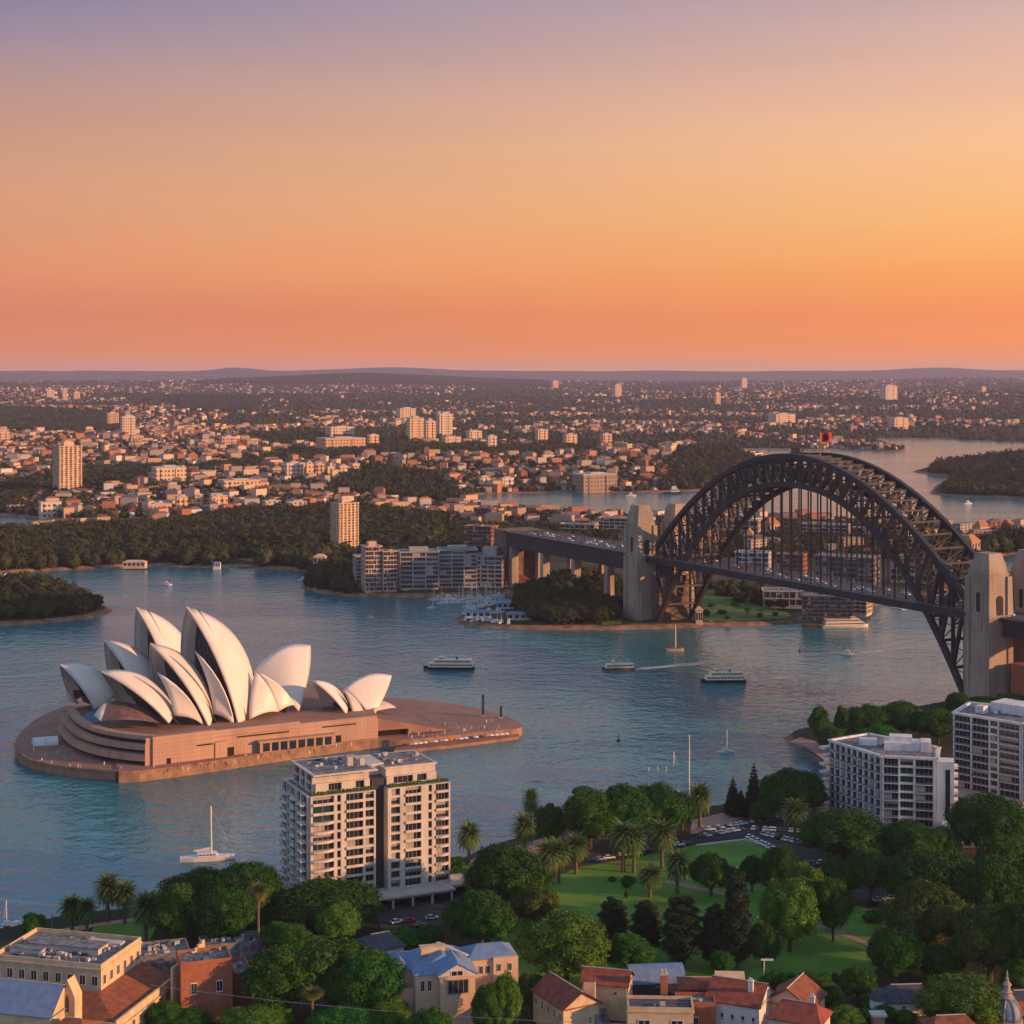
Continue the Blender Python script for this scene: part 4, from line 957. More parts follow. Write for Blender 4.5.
# point below the bridge
T('mid', 819, 745, 708, 20, 'slender tree at the tip of the cove point', GF)
T('mid', 843, 742, 708, 18, 'second slender tree on the cove point', GF)
T('mid', 834, 752, 728, 30, 'low green tree on the cove point', GF)
T('fig', 868, 740, 708, 50, 'dark tree of the point, left of the centre', GF)
T('fig', 902, 738, 704, 52, 'dark tree in the centre of the point', GF)
T('mid', 938, 744, 711, 40, 'green tree of the point beside the second apartments', GF)
T('mid', 880, 752, 726, 46, 'green tree behind the roof of the balconied apartments', GF)
T('fig', 958, 718, 694, 26, 'small tree at the foot of the near pylon', GF)
T('mid', 982, 716, 697, 34, 'low tree before the near pylon', GF)
T('mid', 1012, 716, 694, 36, 'green tree under the bridge approach at the right edge', GF)
for k, (px, b) in enumerate(((712, 607), (722, 614), (735, 606), (748, 613), (760, 618), (775, 616), (706, 616), (728, 620))):
    x, y, z = ground_at(px, b); plant_at('shrub', x, y, z, random.uniform(5, 10), random.uniform(3, 5.5), 'dark shrub on the green slope right of the far pylon', 'shrubs of the green slope')
# hedge of clipped bushes
for k, px in enumerate((772, 782, 792, 803, 813, 824, 835, 846, 857, 868)):
    T('shrub', px, 981, 972, 9, 'clipped round bush in the hedge row along the bottom of the lower lawn', 'clipped hedge bushes')
T('shrub', 627, 888, 875, 13, 'dark round shrub in the middle of the open lawn')
T('shrub', 632, 883, 876, 9, 'small dark shrub behind the round one on the lawn')
T('shrub', 612, 881, 876, 9, 'tiny shrub left of the round one on the lawn')
T('shrub', 627, 898, 890, 6, 'low shrub alone on the front of the lawn')
T('shrub', 874, 922, 910, 24, 'spreading shrub beside the lower path')
for k, (px, b) in enumerate(((790, 990), (800, 998), (826, 996), (838, 1006), (872, 1004), (884, 1012), (800, 1012), (770, 990), (905, 1018), (868, 1016))):
    T('shrub', px, b+6, b-8, 26, 'dark shrub in the overgrown garden behind the red roofs', 'shrubs of the overgrown garden')
for k, (px, b) in enumerate(((470, 962), (455, 955), (420, 946), (440, 958), (498, 968), (385, 940))):
    T('shrub', px, b+6, b-6, 22, 'low shrub along the street below the apartment tower', 'street shrubs')

# ------------------------------------------------------------------ woods across the water
def pts_in(poly, step, zc=4.0):
    w = [P2(a, b, zc) for a, b in poly]; xs = [p[0] for p in w]; ys_ = [p[1] for p in w]; out = []
    nx = max(1, int((max(xs)-min(xs))/step)); ny = max(1, int((max(ys_)-min(ys_))/step))
    gx, gy = np.meshgrid(np.arange(nx), np.arange(ny)); gx = gx.ravel(); gy = gy.ravel()
    x = min(xs)+(gx+RNG.random(len(gx)))*step; y = min(ys_)+(gy+RNG.random(len(gx)))*step
    k = inpoly(x, y, w); return x[k], y[k]
WOODS = [
    ('wooded island at the left', [(-60, 592), (0, 590), (40, 592), (88, 603), (108, 611), (88, 616), (50, 621), (0, 624), (-60, 626)], 8.5, (8, 12)),
    ('garden woods on the far left shore', [(-60, 572), (0, 571), (60, 567), (130, 563), (225, 566), (228, 556), (262, 551), (264, 566), (300, 568), (330, 556), (365, 552), (430, 550), (446, 538), (432, 524), (360, 515), (240, 517), (150, 530), (60, 533), (-60, 541)], 11, (11, 15)),
    ('wooded headland beside the pink apartments', [(304, 586), (318, 591), (352, 592), (352, 576), (338, 565), (318, 574)], 9, (10, 14)),
    ('dark wooded mound below the bridge approach', [(520, 618), (560, 624), (610, 622), (626, 608), (622, 594), (585, 586), (540, 590), (518, 602)], 8.5, (9, 13)),
    ('trees on the lit bank under the arch', [(716, 600), (745, 604), (790, 610), (796, 602), (760, 592), (722, 590), (708, 594)], 12, (6, 9)),
    ('trees on the far right bank', [(985, 556), (1000, 552.5), (1060, 551), (1060, 540), (1000, 541), (985, 548)], 11, (12, 20)),
    ('trees of the narrow shore behind the approach', [(520, 528), (565, 530), (568, 522), (530, 520)], 12, (11, 15)),
    ('trees among the buildings behind the arch', [(690, 548), (960, 554), (960, 545), (690, 539)], 15, (8, 12)),
    ('shore trees behind the far pylon', [(650, 534), (700, 534), (800, 534), (900, 538), (960, 541), (960, 536), (850, 528), (700, 527), (650, 527)], 14, (9, 13)),
]
cand = []
for lab, poly, step, hr_ in WOODS:
    x, y = pts_in(poly, step); z = terrain(x, y)
    for i in range(len(x)):
        if z[i] > 2.2: cand.append((y[i], x[i], z[i], random.uniform(*hr_), lab))
cand.sort()
NIND = 230
step_ = 1
front_c = [c for i, c in enumerate(cand)][:NIND]; rest = cand[NIND:]
for y, x, z, h, lab in front_c:
    plant_at('wood', x, y, z-.4, h*random.uniform(.95, 1.25), h, 'dense tree of the '+lab, lab)
def scatter_mass(name, X, Y, Z, Wd, Hh, cols, label, base, mat):
    bv, bf = base; n = len(X); rng = np.random.default_rng(3)
    ang = rng.uniform(0, 6.28, n); c, s = np.cos(ang), np.sin(ang)
    v = bv[None, :, :]*np.ones((n, 1, 1)); jit = 1+rng.normal(0, .13, (n, len(bv)))
    v = v*jit[:, :, None]
    vx = (v[:, :, 0]*c[:, None]-v[:, :, 1]*s[:, None])*Wd[:, None]/2+X[:, None]; vy = (v[:, :, 0]*s[:, None]+v[:, :, 1]*c[:, None])*Wd[:, None]/2+Y[:, None]
    vz = (v[:, :, 2]*.5+.5)*Hh[:, None]+Z[:, None]
    V = np.stack([vx, vy, vz], -1).reshape(-1, 3); f = (bf[None]+np.arange(n)[:, None, None]*len(bv)).reshape(-1, bf.shape[1])
    fc = np.repeat(np.concatenate([cols, np.ones((n, 1))], 1), len(bf), 0)
    o = link(name, np_mesh(name, V, f, [mat], fcol=fc)); return tag(o, label, None, kind='stuff')
# leafy clump used for the massed trees: a rough ball plus loose leaves
def clump(seed, nl, ls, sub=2):
    rng = np.random.default_rng(seed); d = rng.normal(0, 1, (nl, 3)); d /= np.linalg.norm(d, axis=1)[:, None]
    q = leaf_quads(d*rng.uniform(.75, 1.1, nl)[:, None], d, ls, rng); t = np.arange(nl*4).reshape(nl, 4)
    tri = np.concatenate([t[:, [0, 1, 2]], t[:, [0, 2, 3]]]); v, f = ICO[sub]
    return np.concatenate([v*.86, q]), np.concatenate([f, tri+len(v)])
def treecol(n, x, y):
    k = fbm(x/90, y/90, 3)[:, None]; r = RNG.random((n, 1))
    c = np.array((.030, .052, .020))*(1-r)+np.array((.062, .054, .022))*r
    return c*(.75+.5*RNG.random((n, 1)))*(.8+.5*k)
R_ = np.array([[c[1], c[0], c[2]-.8, c[3]] for c in rest])
hh = R_[:, 3]+1; scatter_mass('woodland', R_[:, 0], R_[:, 1], R_[:, 2]-1.5, hh*RNG.uniform(.9, 1.3, len(hh)), hh+1.5, treecol(len(hh), R_[:, 0], R_[:, 1]), 'dark garden woods and shore trees across the harbour', clump(1, 110, .30), m_wood2)

# ------------------------------------------------------------------ far suburbs
def far_pts(n, d0, d1, k=2.0):
    u = RNG.random(n); d = (d0**(1-k)+u*(d1**(1-k)-d0**(1-k)))**(1/(1-k)); x = d*RNG.uniform(-.335, .335, n); return x, d
FOREST = [px_poly(p, 12) for p in ([(648, 493), (770, 488), (770, 466), (728, 456), (680, 466)], [(-60, 434), (60, 440), (130, 440), (120, 424), (0, 420), (-60, 424)], [(330, 492), (440, 500), (470, 498), (440, 480), (360, 476)], [(910, 474), (1100, 478), (1100, 450), (960, 454)], [(925, 497), (1100, 502), (1100, 478), (950, 479)], [(180, 420), (260, 420), (260, 408), (180, 405)])]
FOREST.append([(-2500, 13300), (300, 13300), (300, 17000), (-2500, 17000)])
def urban(x, y):
    u = fbm(x/420+2, y/600+7, 3)*.6+fbm(x/1500, y/2400, 2)*.5
    for p in FOREST: u = np.where(inpoly(x, y, p), -1, u)
    far = np.minimum(np.minimum(sdist(x, y, FAR), -sdist(x, y, UPPER)), -sdist(x, y, BAY))
    for lab, poly, *_ in WOODS: u = np.where(inpoly(x, y, px_poly(poly, 4)), -1, u)
    u = np.where(inpoly(x, y, px_poly([(-200, 575), (-200, 536), (60, 531), (150, 527), (450, 518), (452, 560), (300, 575)], 6)), -1, u)
    return np.where(far > 14, u, -1), far
x, y = far_pts(60000, 1720, 17500, 1.75); u, fr = urban(x, y); z = terrain(x, y)
k = (u > .50-.06*np.clip((y-2500)/3000, 0, 1)) & (z > 3)
x, y, z, u = x[k], y[k], z[k], u[k]
# keep houses apart
cell = {}; keep = []
for i in np.argsort(y):
    g_ = 14.5+y[i]*.0011; c_ = (int(x[i]//g_), int(y[i]//(g_*1.0)))
    if c_ in cell: continue
    cell[c_] = 1; keep.append(i)
keep = np.array(keep); x, y, z = x[keep], y[keep], z[keep]
n = len(x); big = (RNG.random(n) < .22); 
Wd = np.where(big, RNG.uniform(11, 25, n), RNG.uniform(6, 10.5, n)); Dp = np.where(big, RNG.uniform(9, 14, n), RNG.uniform(7, 11, n)); Hw = np.where(big, RNG.uniform(7, 17, n), RNG.uniform(3.2, 6.5, n)); Hr = np.where(big & (RNG.random(n) < .6), .5, RNG.uniform(2, 3.5, n))
WALLC = np.array([(.58, .44, .33), (.52, .32, .20), (.62, .53, .46), (.40, .17, .09), (.56, .36, .26), (.44, .37, .33), (.64, .46, .27)]); ROOFC = np.array([(.38, .13, .065), (.30, .10, .06), (.42, .17, .08), (.22, .19, .19), (.34, .15, .10), (.36, .14, .08), (.17, .15, .16)])
wc = WALLC[RNG.integers(0, 7, n)]*RNG.uniform(.6, 1.15, (n, 1)); rc = ROOFC[RNG.integers(0, 7, n)]*RNG.uniform(.55, 1.1, (n, 1))
ang = RNG.normal(.55, .55, n)
def house_base():
    v = [(-.5, -.5, 0), (.5, -.5, 0), (.5, .5, 0), (-.5, .5, 0), (-.5, -.5, 1), (.5, -.5, 1), (.5, .5, 1), (-.5, .5, 1), (-.26, 0, 2), (.26, 0, 2)]
    f = [(0, 1, 5), (0, 5, 4), (1, 2, 6), (1, 6, 5), (2, 3, 7), (2, 7, 6), (3, 0, 4), (3, 4, 7), (4, 5, 9), (4, 9, 8), (5, 6, 9), (6, 7, 8), (6, 8, 9), (7, 4, 8)]
    return np.array(v, float), np.array(f), np.array([0]*8+[1]*6)
hb, hfq, hm = house_base()
order = np.argsort(y); ind = order[:300]; mass = order[300:]
def house_mass(ids):
    m_ = len(ids); v = np.repeat(hb[None], m_, 0)
    zz = np.where(v[:, :, 2] == 0, -2.5, np.where(v[:, :, 2] == 1, Hw[ids][:, None], (Hw+Hr)[ids][:, None]))
    lx = v[:, :, 0]*Wd[ids][:, None]; ly = v[:, :, 1]*Dp[ids][:, None]; c, s = np.cos(ang[ids])[:, None], np.sin(ang[ids])[:, None]
    V = np.stack([lx*c-ly*s+x[ids][:, None], lx*s+ly*c+y[ids][:, None], zz+z[ids][:, None]], -1).reshape(-1, 3)
    f = (hfq[None]+np.arange(m_)[:, None, None]*10).reshape(-1, 3)
    col = np.where((hm == 0)[None, :, None], wc[ids][:, None, :], rc[ids][:, None, :]).reshape(-1, 3); col = np.concatenate([col, np.ones((len(col), 1))], 1)
    o = link('suburb_house', np_mesh('suburb_house', V, f, [m_city], fcol=col)); tag(o, 'thousands of small houses and flats on the far hills', None, kind='stuff')
house_mass(mass)
# the nearest three hundred as houses of their own
def house_proto(flat, storeys):
    w = MB(); w.box(-.5, .5, -.5, .5, -.3, 1); wm = w.mesh('wall', m_housewall)
    r = MB()
    if flat: r.box(-.52, .52, -.52, .52, 1, 1.05)
    else: r.add([(-.54, -.56, .97), (.54, -.56, .97), (.54, .56, .97), (-.54, .56, .97), (-.26, 0, 1.42), (.26, 0, 1.42)], [(3, 2, 1, 0), (0, 1, 5, 4), (1, 2, 5), (2, 3, 4, 5), (3, 0, 4)])
    rm = r.mesh('roof', m_roofgrey if flat else m_houseroof)
    g = MB()
    for s in range(storeys):
        z0 = (s+.28)/storeys; z1 = (s+.74)/storeys; nw = 4 if flat else 3
        for i in range(nw):
            a = -.5+(i+.28)/nw; b = -.5+(i+.72)/nw
            g.box(a, b, -.508, -.49, z0, z1); g.box(a, b, .49, .508, z0, z1)
        for i in range(2):
            a = -.5+(i+.28)/2; b = -.5+(i+.72)/2
            g.box(-.508, -.49, a, b, z0, z1); g.box(.49, .508, a, b, z0, z1)
    return wm, rm, g.mesh('windows', m_glass)
HP = [house_proto(False, 1), house_proto(False, 2), house_proto(True, 3), house_proto(True, 5)]
colname = ['cream', 'tan', 'white', 'brick', 'pinkish', 'grey', 'yellowish']
for i in ind:
    kd = (3 if Hw[i] > 14 else 2) if Hr[i] < 1 else (1 if Hw[i] > 5.5 else 0); wm, rm, gm = HP[kd]
    ci = int(np.argmin(np.abs(WALLC-wc[i]).sum(1)))
    pxi = CX+F*x[i]/y[i]
    where = 'far left shore suburb' if pxi < 200 else 'suburb behind the garden woods' if pxi < 460 else 'suburb behind the bridge approach' if pxi < 660 else 'shore seen through the arch'
    kind_ = ('small house with hip roof', 'tall house with hip roof', 'flat roofed block', 'tall flat roofed block')[kd]
    o = thing('house' if kd < 2 else 'apartment_block', f'{colname[ci]} {kind_} in the {where}', 'house' if kd < 2 else 'apartment block', (x[i], y[i], z[i]), ang[i], f'houses of the {where}')
    o.scale = (Wd[i], Dp[i], Hw[i]); a = link('wall', wm, o); a.color = (*wc[i], 1)
    link('roof', rm, o); link('windows', gm, o)
# trees among the houses
xt, yt = far_pts(54000, 1700, 19500, 1.9); ut, ft = urban(xt, yt); zt_ = terrain(xt, yt)
kf = (zt_ > 2.7) & (ft > 6)
for lab, poly, *_ in WOODS[1:4]: kf &= ~inpoly(xt, yt, px_poly(poly, 4))
kf |= False
for p in FOREST[:0]: pass
xt, yt, zt_ = xt[kf], yt[kf], zt_[kf]
nearm = yt < 4200
for nm, kk, base, sz in (('suburb_tree', nearm, clump(2, 40, .45, 1), 1.0), ('hill_tree', ~nearm, (ICO[1][0], ICO[1][1]), 1.0)):
    a, b, c = xt[kk], yt[kk], zt_[kk]; s_ = (6.5+6.5*RNG.random(len(a))**1.5)*(1+np.maximum(0, b-4000)/7000); hgt = np.minimum(s_, 15)*.85
    scatter_mass(nm, a, b, c-1.5, s_*1.15, hgt+1.5, treecol(len(a), a, b), 'trees scattered through the far suburbs' if nearm is kk else 'trees covering the far hills', base, m_wood2)
# dense forest patches
for pi_, p in enumerate(FOREST):
    ctr_ = np.mean(np.array(p), 0); stp = 12 if ctr_[1] < 4500 else 26
    xs = [q[0] for q in p]; ys_ = [q[1] for q in p]
    gx = RNG.uniform(min(xs), max(xs), int((max(xs)-min(xs))*(max(ys_)-min(ys_))/stp**2)); gy = RNG.uniform(min(ys_), max(ys_), len(gx)); zz = terrain(gx, gy)
    kk = inpoly(gx, gy, p) & (zz > 2.6) & (np.abs(gx/gy) < .345)
    if kk.sum() < 3: continue
    gx, gy, zz = gx[kk][:7000], gy[kk][:7000], zz[kk][:7000]; s_ = stp*(1.0+.5*RNG.random(len(gx)))
    scatter_mass('forest', gx, gy, zz-2, s_, np.minimum(s_, 17)+2, treecol(len(gx), gx, gy)*.85, 'dark wooded hill among the far suburbs' if pi_ not in (0, 3, 4) else 'dark wooded peninsula in the upper harbour', clump(3, 24, .5, 1) if stp == 12 else (ICO[1][0], ICO[1][1]), m_wood2)
# far tower blocks
def tower(x0, x1, top, base, label, col=(.62, .42, .25), roof_plant=True, depth=None, rz=.45, group=None):
    xm, d, z = ground_at((x0+x1)/2, base); s = d/F; wpx = (x1-x0)*s; D = depth or wpx*.55
    Wb = max(3, (wpx-D*sin(rz))/cos(rz)); hgt = (base-top)*s
    t = thing('tower_block' if hgt > wpx*.9 else 'apartment_block', label, 'tower block' if hgt > wpx*.9 else 'apartment block', (xm, d, z), rz, group)
    b = MB(); b.box(-Wb/2, Wb/2, -D/2, D/2, -3, hgt)
    if Wb > 14:
        for k in (-.25, .25): b.box(Wb*k-Wb*.09, Wb*k+Wb*.09, -D/2-1.2, -D/2+1, -3, hgt-1.5)
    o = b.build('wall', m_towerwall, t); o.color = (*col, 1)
    r = MB(); r.box(-Wb/2-.3, Wb/2+.3, -D/2-.3, D/2+.3, hgt, hgt+1)
    if roof_plant: r.box(-Wb*.2, Wb*.22, -D*.25, D*.25, hgt+1, hgt+min(7, 1+hgt*.08))
    r.build('roof', m_concrete, t); return t
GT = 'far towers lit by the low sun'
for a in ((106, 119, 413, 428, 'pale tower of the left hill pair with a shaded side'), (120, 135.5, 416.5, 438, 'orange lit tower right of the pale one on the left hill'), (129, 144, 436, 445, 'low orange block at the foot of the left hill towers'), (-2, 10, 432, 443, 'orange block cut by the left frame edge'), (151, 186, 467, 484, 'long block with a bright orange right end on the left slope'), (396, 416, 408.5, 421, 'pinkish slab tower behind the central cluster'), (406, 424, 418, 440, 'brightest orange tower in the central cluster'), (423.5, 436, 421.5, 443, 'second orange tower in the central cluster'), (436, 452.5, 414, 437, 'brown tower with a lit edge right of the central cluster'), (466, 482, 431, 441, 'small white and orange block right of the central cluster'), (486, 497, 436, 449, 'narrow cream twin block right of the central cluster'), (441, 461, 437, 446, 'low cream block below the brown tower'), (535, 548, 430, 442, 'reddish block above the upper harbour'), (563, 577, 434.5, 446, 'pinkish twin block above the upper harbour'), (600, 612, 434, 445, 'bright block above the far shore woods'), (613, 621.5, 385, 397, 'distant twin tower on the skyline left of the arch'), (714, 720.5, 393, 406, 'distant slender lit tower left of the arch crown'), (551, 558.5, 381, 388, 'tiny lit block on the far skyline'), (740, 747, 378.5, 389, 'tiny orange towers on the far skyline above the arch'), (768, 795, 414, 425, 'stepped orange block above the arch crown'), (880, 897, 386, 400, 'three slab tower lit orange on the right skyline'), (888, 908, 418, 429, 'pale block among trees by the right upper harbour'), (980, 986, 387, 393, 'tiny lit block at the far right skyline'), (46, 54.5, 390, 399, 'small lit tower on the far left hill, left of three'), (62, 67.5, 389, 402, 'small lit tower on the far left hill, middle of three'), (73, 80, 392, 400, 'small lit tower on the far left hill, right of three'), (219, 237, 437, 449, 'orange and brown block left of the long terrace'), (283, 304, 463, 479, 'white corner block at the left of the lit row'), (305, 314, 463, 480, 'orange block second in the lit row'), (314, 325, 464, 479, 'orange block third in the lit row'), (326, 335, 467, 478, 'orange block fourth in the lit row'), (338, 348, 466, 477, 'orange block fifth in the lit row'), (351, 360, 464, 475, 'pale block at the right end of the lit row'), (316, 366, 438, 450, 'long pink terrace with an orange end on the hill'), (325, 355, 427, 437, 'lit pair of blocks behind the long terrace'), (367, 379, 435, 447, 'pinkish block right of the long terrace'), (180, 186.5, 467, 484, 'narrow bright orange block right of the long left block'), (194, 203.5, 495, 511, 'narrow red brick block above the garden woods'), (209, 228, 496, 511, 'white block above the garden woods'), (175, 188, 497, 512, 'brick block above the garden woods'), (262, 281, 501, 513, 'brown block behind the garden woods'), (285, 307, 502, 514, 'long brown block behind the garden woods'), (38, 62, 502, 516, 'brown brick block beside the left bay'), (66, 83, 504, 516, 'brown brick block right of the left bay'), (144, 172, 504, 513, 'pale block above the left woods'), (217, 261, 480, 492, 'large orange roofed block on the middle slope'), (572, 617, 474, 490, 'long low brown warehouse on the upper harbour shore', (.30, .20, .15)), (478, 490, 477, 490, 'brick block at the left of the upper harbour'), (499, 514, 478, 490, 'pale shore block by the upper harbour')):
    c = random.choice([(.66, .42, .24), (.64, .46, .30), (.56, .34, .20), (.64, .48, .36)])  # wall colours carry the orange glow of the low sun
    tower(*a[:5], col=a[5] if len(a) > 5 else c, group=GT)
# ------------------------------------------------------------------ buildings with modelled windows
def window_proto(nm, glass, frame, mull=2, fr=.05, trans=.0):
    mb = MB(); mb.box(-.5, .5, 0, .06, 0, 1, 0)
    for a, b, c, d in ((-.5, .5, 0, fr), (-.5, .5, 1-fr, 1)): mb.box(a, b, -.05, .0, c, d, 1)
    for a in (-.5, .5-fr*.7): mb.box(a, a+fr*.7, -.05, 0, fr, 1-fr, 1)
    for i in range(mull):
        x = -.5+(i+1)/(mull+1); mb.box(x-fr*.25, x+fr*.25, -.045, 0, fr, 1-fr, 1)
    return mb, mb.mesh('window', [glass, frame])
WP = {'w': window_proto('w', m_glass, m_frame, 1), 'b': window_proto('b', m_glass, m_frame, 3), 'g': window_proto('g', m_greenglass, m_frame, 1), 's': window_proto('s', m_glass, m_white, 1, .08), 'n': window_proto('n', m_glass, m_frame, 0)}
m_blind = M('pale blind', (.40, .36, .31), (.30, .27, .24), scale=.6, rough=.8)
for k0, cv in (('w', .45), ('b', .55)):
    mb, me = window_proto(k0, m_glass, m_frame, 1 if k0 == 'w' else 3); mb = MB(); mb.v, mb.f, mb.m = list(WP[k0][0].v), list(WP[k0][0].f), list(WP[k0][0].m); mb.box(-.47, -.47+cv, -.02, .01, .05, .95, 2); WP[k0+'c'] = (mb, mb.mesh('window', [m_glass, m_frame, m_blind]))
    mb = MB(); mb.v, mb.f, mb.m = list(WP[k0][0].v), list(WP[k0][0].f), list(WP[k0][0].m); mb.box(-.47, .47, -.02, .01, .55, .95, 2); WP[k0+'t'] = (mb, mb.mesh('window', [m_glass, m_frame, m_blind]))
WRNG = random.Random(77)
NWIN = {}
def add_windows(parent, root, wins, origin):
    "wins: (centre x, y, z0, width, height, unit U, kind); the first hundred on a building are parts, the rest one part"
    rest = {}
    for (cx, cy, z0, w, h, U, k) in wins:
        mb, me = WP[k]; n = NWIN.get(root.name, 0)
        if n < 100:
            NWIN[root.name] = n+1
            o = link('window', me, parent); o.location = (cx-origin[0], cy-origin[1], z0-origin[2]); o.rotation_euler = (0, 0, atan2(U[1], U[0])); o.scale = (w, 1, h)
        else:
            r = rest.setdefault(0, MB()); V = (-U[1], U[0])
            mt = {'g': 2}.get(k, 0); 
            r.add([(cx+U[0]*x*w+V[0]*y, cy+U[1]*x*w+V[1]*y, z0+z*h) for x, y, z in mb.v], mb.f)
            r.m[-len(mb.f):] = [mt if m == 0 else 1 if m == 1 else 3 for m in mb.m]
    for r in rest.values():
        o = r.build('window', [m_glass, m_frame, m_greenglass, m_blind], parent, origin); o['kind'] = 'stuff'
def facade(mb, O, U, Wd, z0, nf, fh, bays, rec=.9, pier=.5, sp=1.1, m=0, rail=None, slab=None, kindw=None):
    "piers and spandrels in front of a wall plane from O along U; returns the windows of its openings. bays: (u0, u1, kind)"
    N = (U[1], -U[0]); wins = []; zt = z0+nf*fh
    def bx(u0, u1, d0, d1, a, b, m=m):
        uc = (u0+u1)/2; dc = (d0+d1)/2; mb.obox((O[0]+U[0]*uc+N[0]*dc, O[1]+U[1]*uc+N[1]*dc), U, u1-u0, d1-d0, a, b, m)
    edges = sorted(set([0.0, float(Wd)]+[float(b[0]) for b in bays]+[float(b[1]) for b in bays]))
    opening = [(b[0], b[1]) for b in bays]
    prev = 0.0
    for b in sorted(bays):
        if b[0]-prev > .05: bx(prev, b[0], 0, rec, z0, zt)
        prev = b[1]
    if Wd-prev > .05: bx(prev, Wd, 0, rec, z0, zt)
    for u0, u1, k in bays:
        for i in range(nf):
            zf = z0+i*fh
            ex = .0
            if k == 'b': bx(u0, u1, .0, rec+.55, zf-.16, zf+.12); bx(u0, u1, rec+.45, rec+.55, zf+.12, zf+.8, m if rail is None else rail)
            elif k == 'r': bx(u0, u1, 0, rec-.04, zf-.35, zf+sp)
            else: bx(u0, u1, 0, rec-.06, zf-.25, zf+sp*.5)
            wz = zf+(.15 if k == 'b' else sp*.8 if k == 'r' else sp*.52); wh = fh-.27-(wz-zf); uc = (u0+u1)/2
            kk = 'b' if (u1-u0) > 3.0 else 'w' if u1-u0 > 1.3 else 'n'
            if kk in 'wb' and WRNG.random() < .32: kk += WRNG.choice('ct')
            if kindw: kk = kindw(u0, i, kk)
            wins.append((O[0]+U[0]*uc+N[0]*.07, O[1]+U[1]*uc+N[1]*.07, wz, u1-u0-.04, wh, U, kk))
        bx(u0, u1, 0, rec-.02, zt-.3, zt)
    return wins
def unit(a, b):
    d = (b[0]-a[0], b[1]-a[1]); L = sqrt(d[0]**2+d[1]**2); return (d[0]/L, d[1]/L), L
def roof_kit(mb, c, U, su, sd, z, seed, n=10):
    rg = random.Random(seed); V = (-U[1], U[0])
    for i in range(n):
        u = rg.uniform(-.42, .42)*su; v = rg.uniform(-.42, .42)*sd; a = rg.uniform(.4, 1.9); b = rg.uniform(.4, 1.5); mb.obox((c[0]+U[0]*u+V[0]*v, c[1]+U[1]*u+V[1]*v), U, a, b, z, z+rg.uniform(.3, 1.2), rg.choice((0, 0, 1, 1, 2)))
def bays_even(W, n, fr, k, u0=0.0): s = W/n; return [(u0+i*s+s*(1-fr)/2, u0+(i+1)*s-s*(1-fr)/2, k) for i in range(n)]

# --- the apartment tower by the water
a23 = radians(25); U1 = (cos(a23), sin(a23)); V1 = (-sin(a23), cos(a23)); Kx, Ky = Xat(313, 582), 582.0; FH = 3.25; ZB = Z0+4.6
def tp(u, v): return (Kx+U1[0]*u+V1[0]*v, Ky+U1[1]*u+V1[1]*v)
at = thing('apartment_tower', 'pale fourteen storey apartment tower with a dark central slot in front of the opera house', 'apartment tower', (*tp(25, 13), Z0)); ao = (*tp(25, 13), Z0)
mw = MB(); wins = []
nf = 11; zt_a = ZB+nf*FH
mw.obox(tp(11.3, 14.5), U1, 22.6, 28, Z0, zt_a); mw.obox(tp(38.2, 14.5), U1, 22.6, 28, Z0, zt_a); 
f1 = tp(0, .5); wins += facade(mw, f1, U1, 22.6, ZB, nf, FH, [(.7, 8.0, 'b'), (9.1, 10.4, 'n'), (12.2, 18.2, 'b'), (19.0, 22.0, 'w')], kindw=lambda u, i, k: 'g' if u < 1 and i in (8, 9) else k)
f2 = tp(26.9, .5); wins += facade(mw, f2, U1, 22.6, ZB, nf, FH, [(1.2, 4.4, 'w'), (6.2, 12.0, 'b'), (14.6, 15.9, 'n'), (17.3, 22.0, 'b')])
f3 = tp(0, 28.5); wins += facade(mw, f3, (-V1[0], -V1[1]), 28, ZB, nf, FH, [(1.2, 5.2, 'b'), (6.2, 8.6, 'w'), (9.8, 15.2, 'b'), (17, 20.4, 'b'), (21.6, 27.0, 'b')])
wl = mw.build('wall', m_cream, at, ao)
add_windows(wl, at, wins, ao)
mb = MB(); mb.obox(tp(24.75, 14.5), U1, 4.4, 22, Z0, zt_a+3)
for i in range(nf+1): mb.obox(tp(24.75, 3.4), U1, 3.6, .3, ZB+i*FH, ZB+i*FH+.5)
mb.build('slot', m_darkwall, at, ao)
# rounded left corner: curved balcony slabs
for i in range(nf-2):
    z = ZB+i*FH
    for u0, ru, rv, on in ((-.5, 4.3, 1.9, True), (44.2, 2.4, 1.5, i < nf-3)):
        if on: mb = MB(); mb.prism([tp(u0+ru*(1-cos(t)), -.1-rv*sin(t)) for t in np.linspace(0, pi, 9)], z-.1, z+.8, bottom=True); mb.build('balcony', m_cream, at, ao)
for i in range(nf):
    z = ZB+i*FH
    for v in (3, 11, 19, 26): mb = MB(); mb.obox(tp(-1.8, v), U1, 2.4, 3.6, z-.1, z+.12); mb.obox(tp(-2.9, v), U1, .12, 3.6, z+.1, z+1); mb.build('balcony', m_white, at, ao)
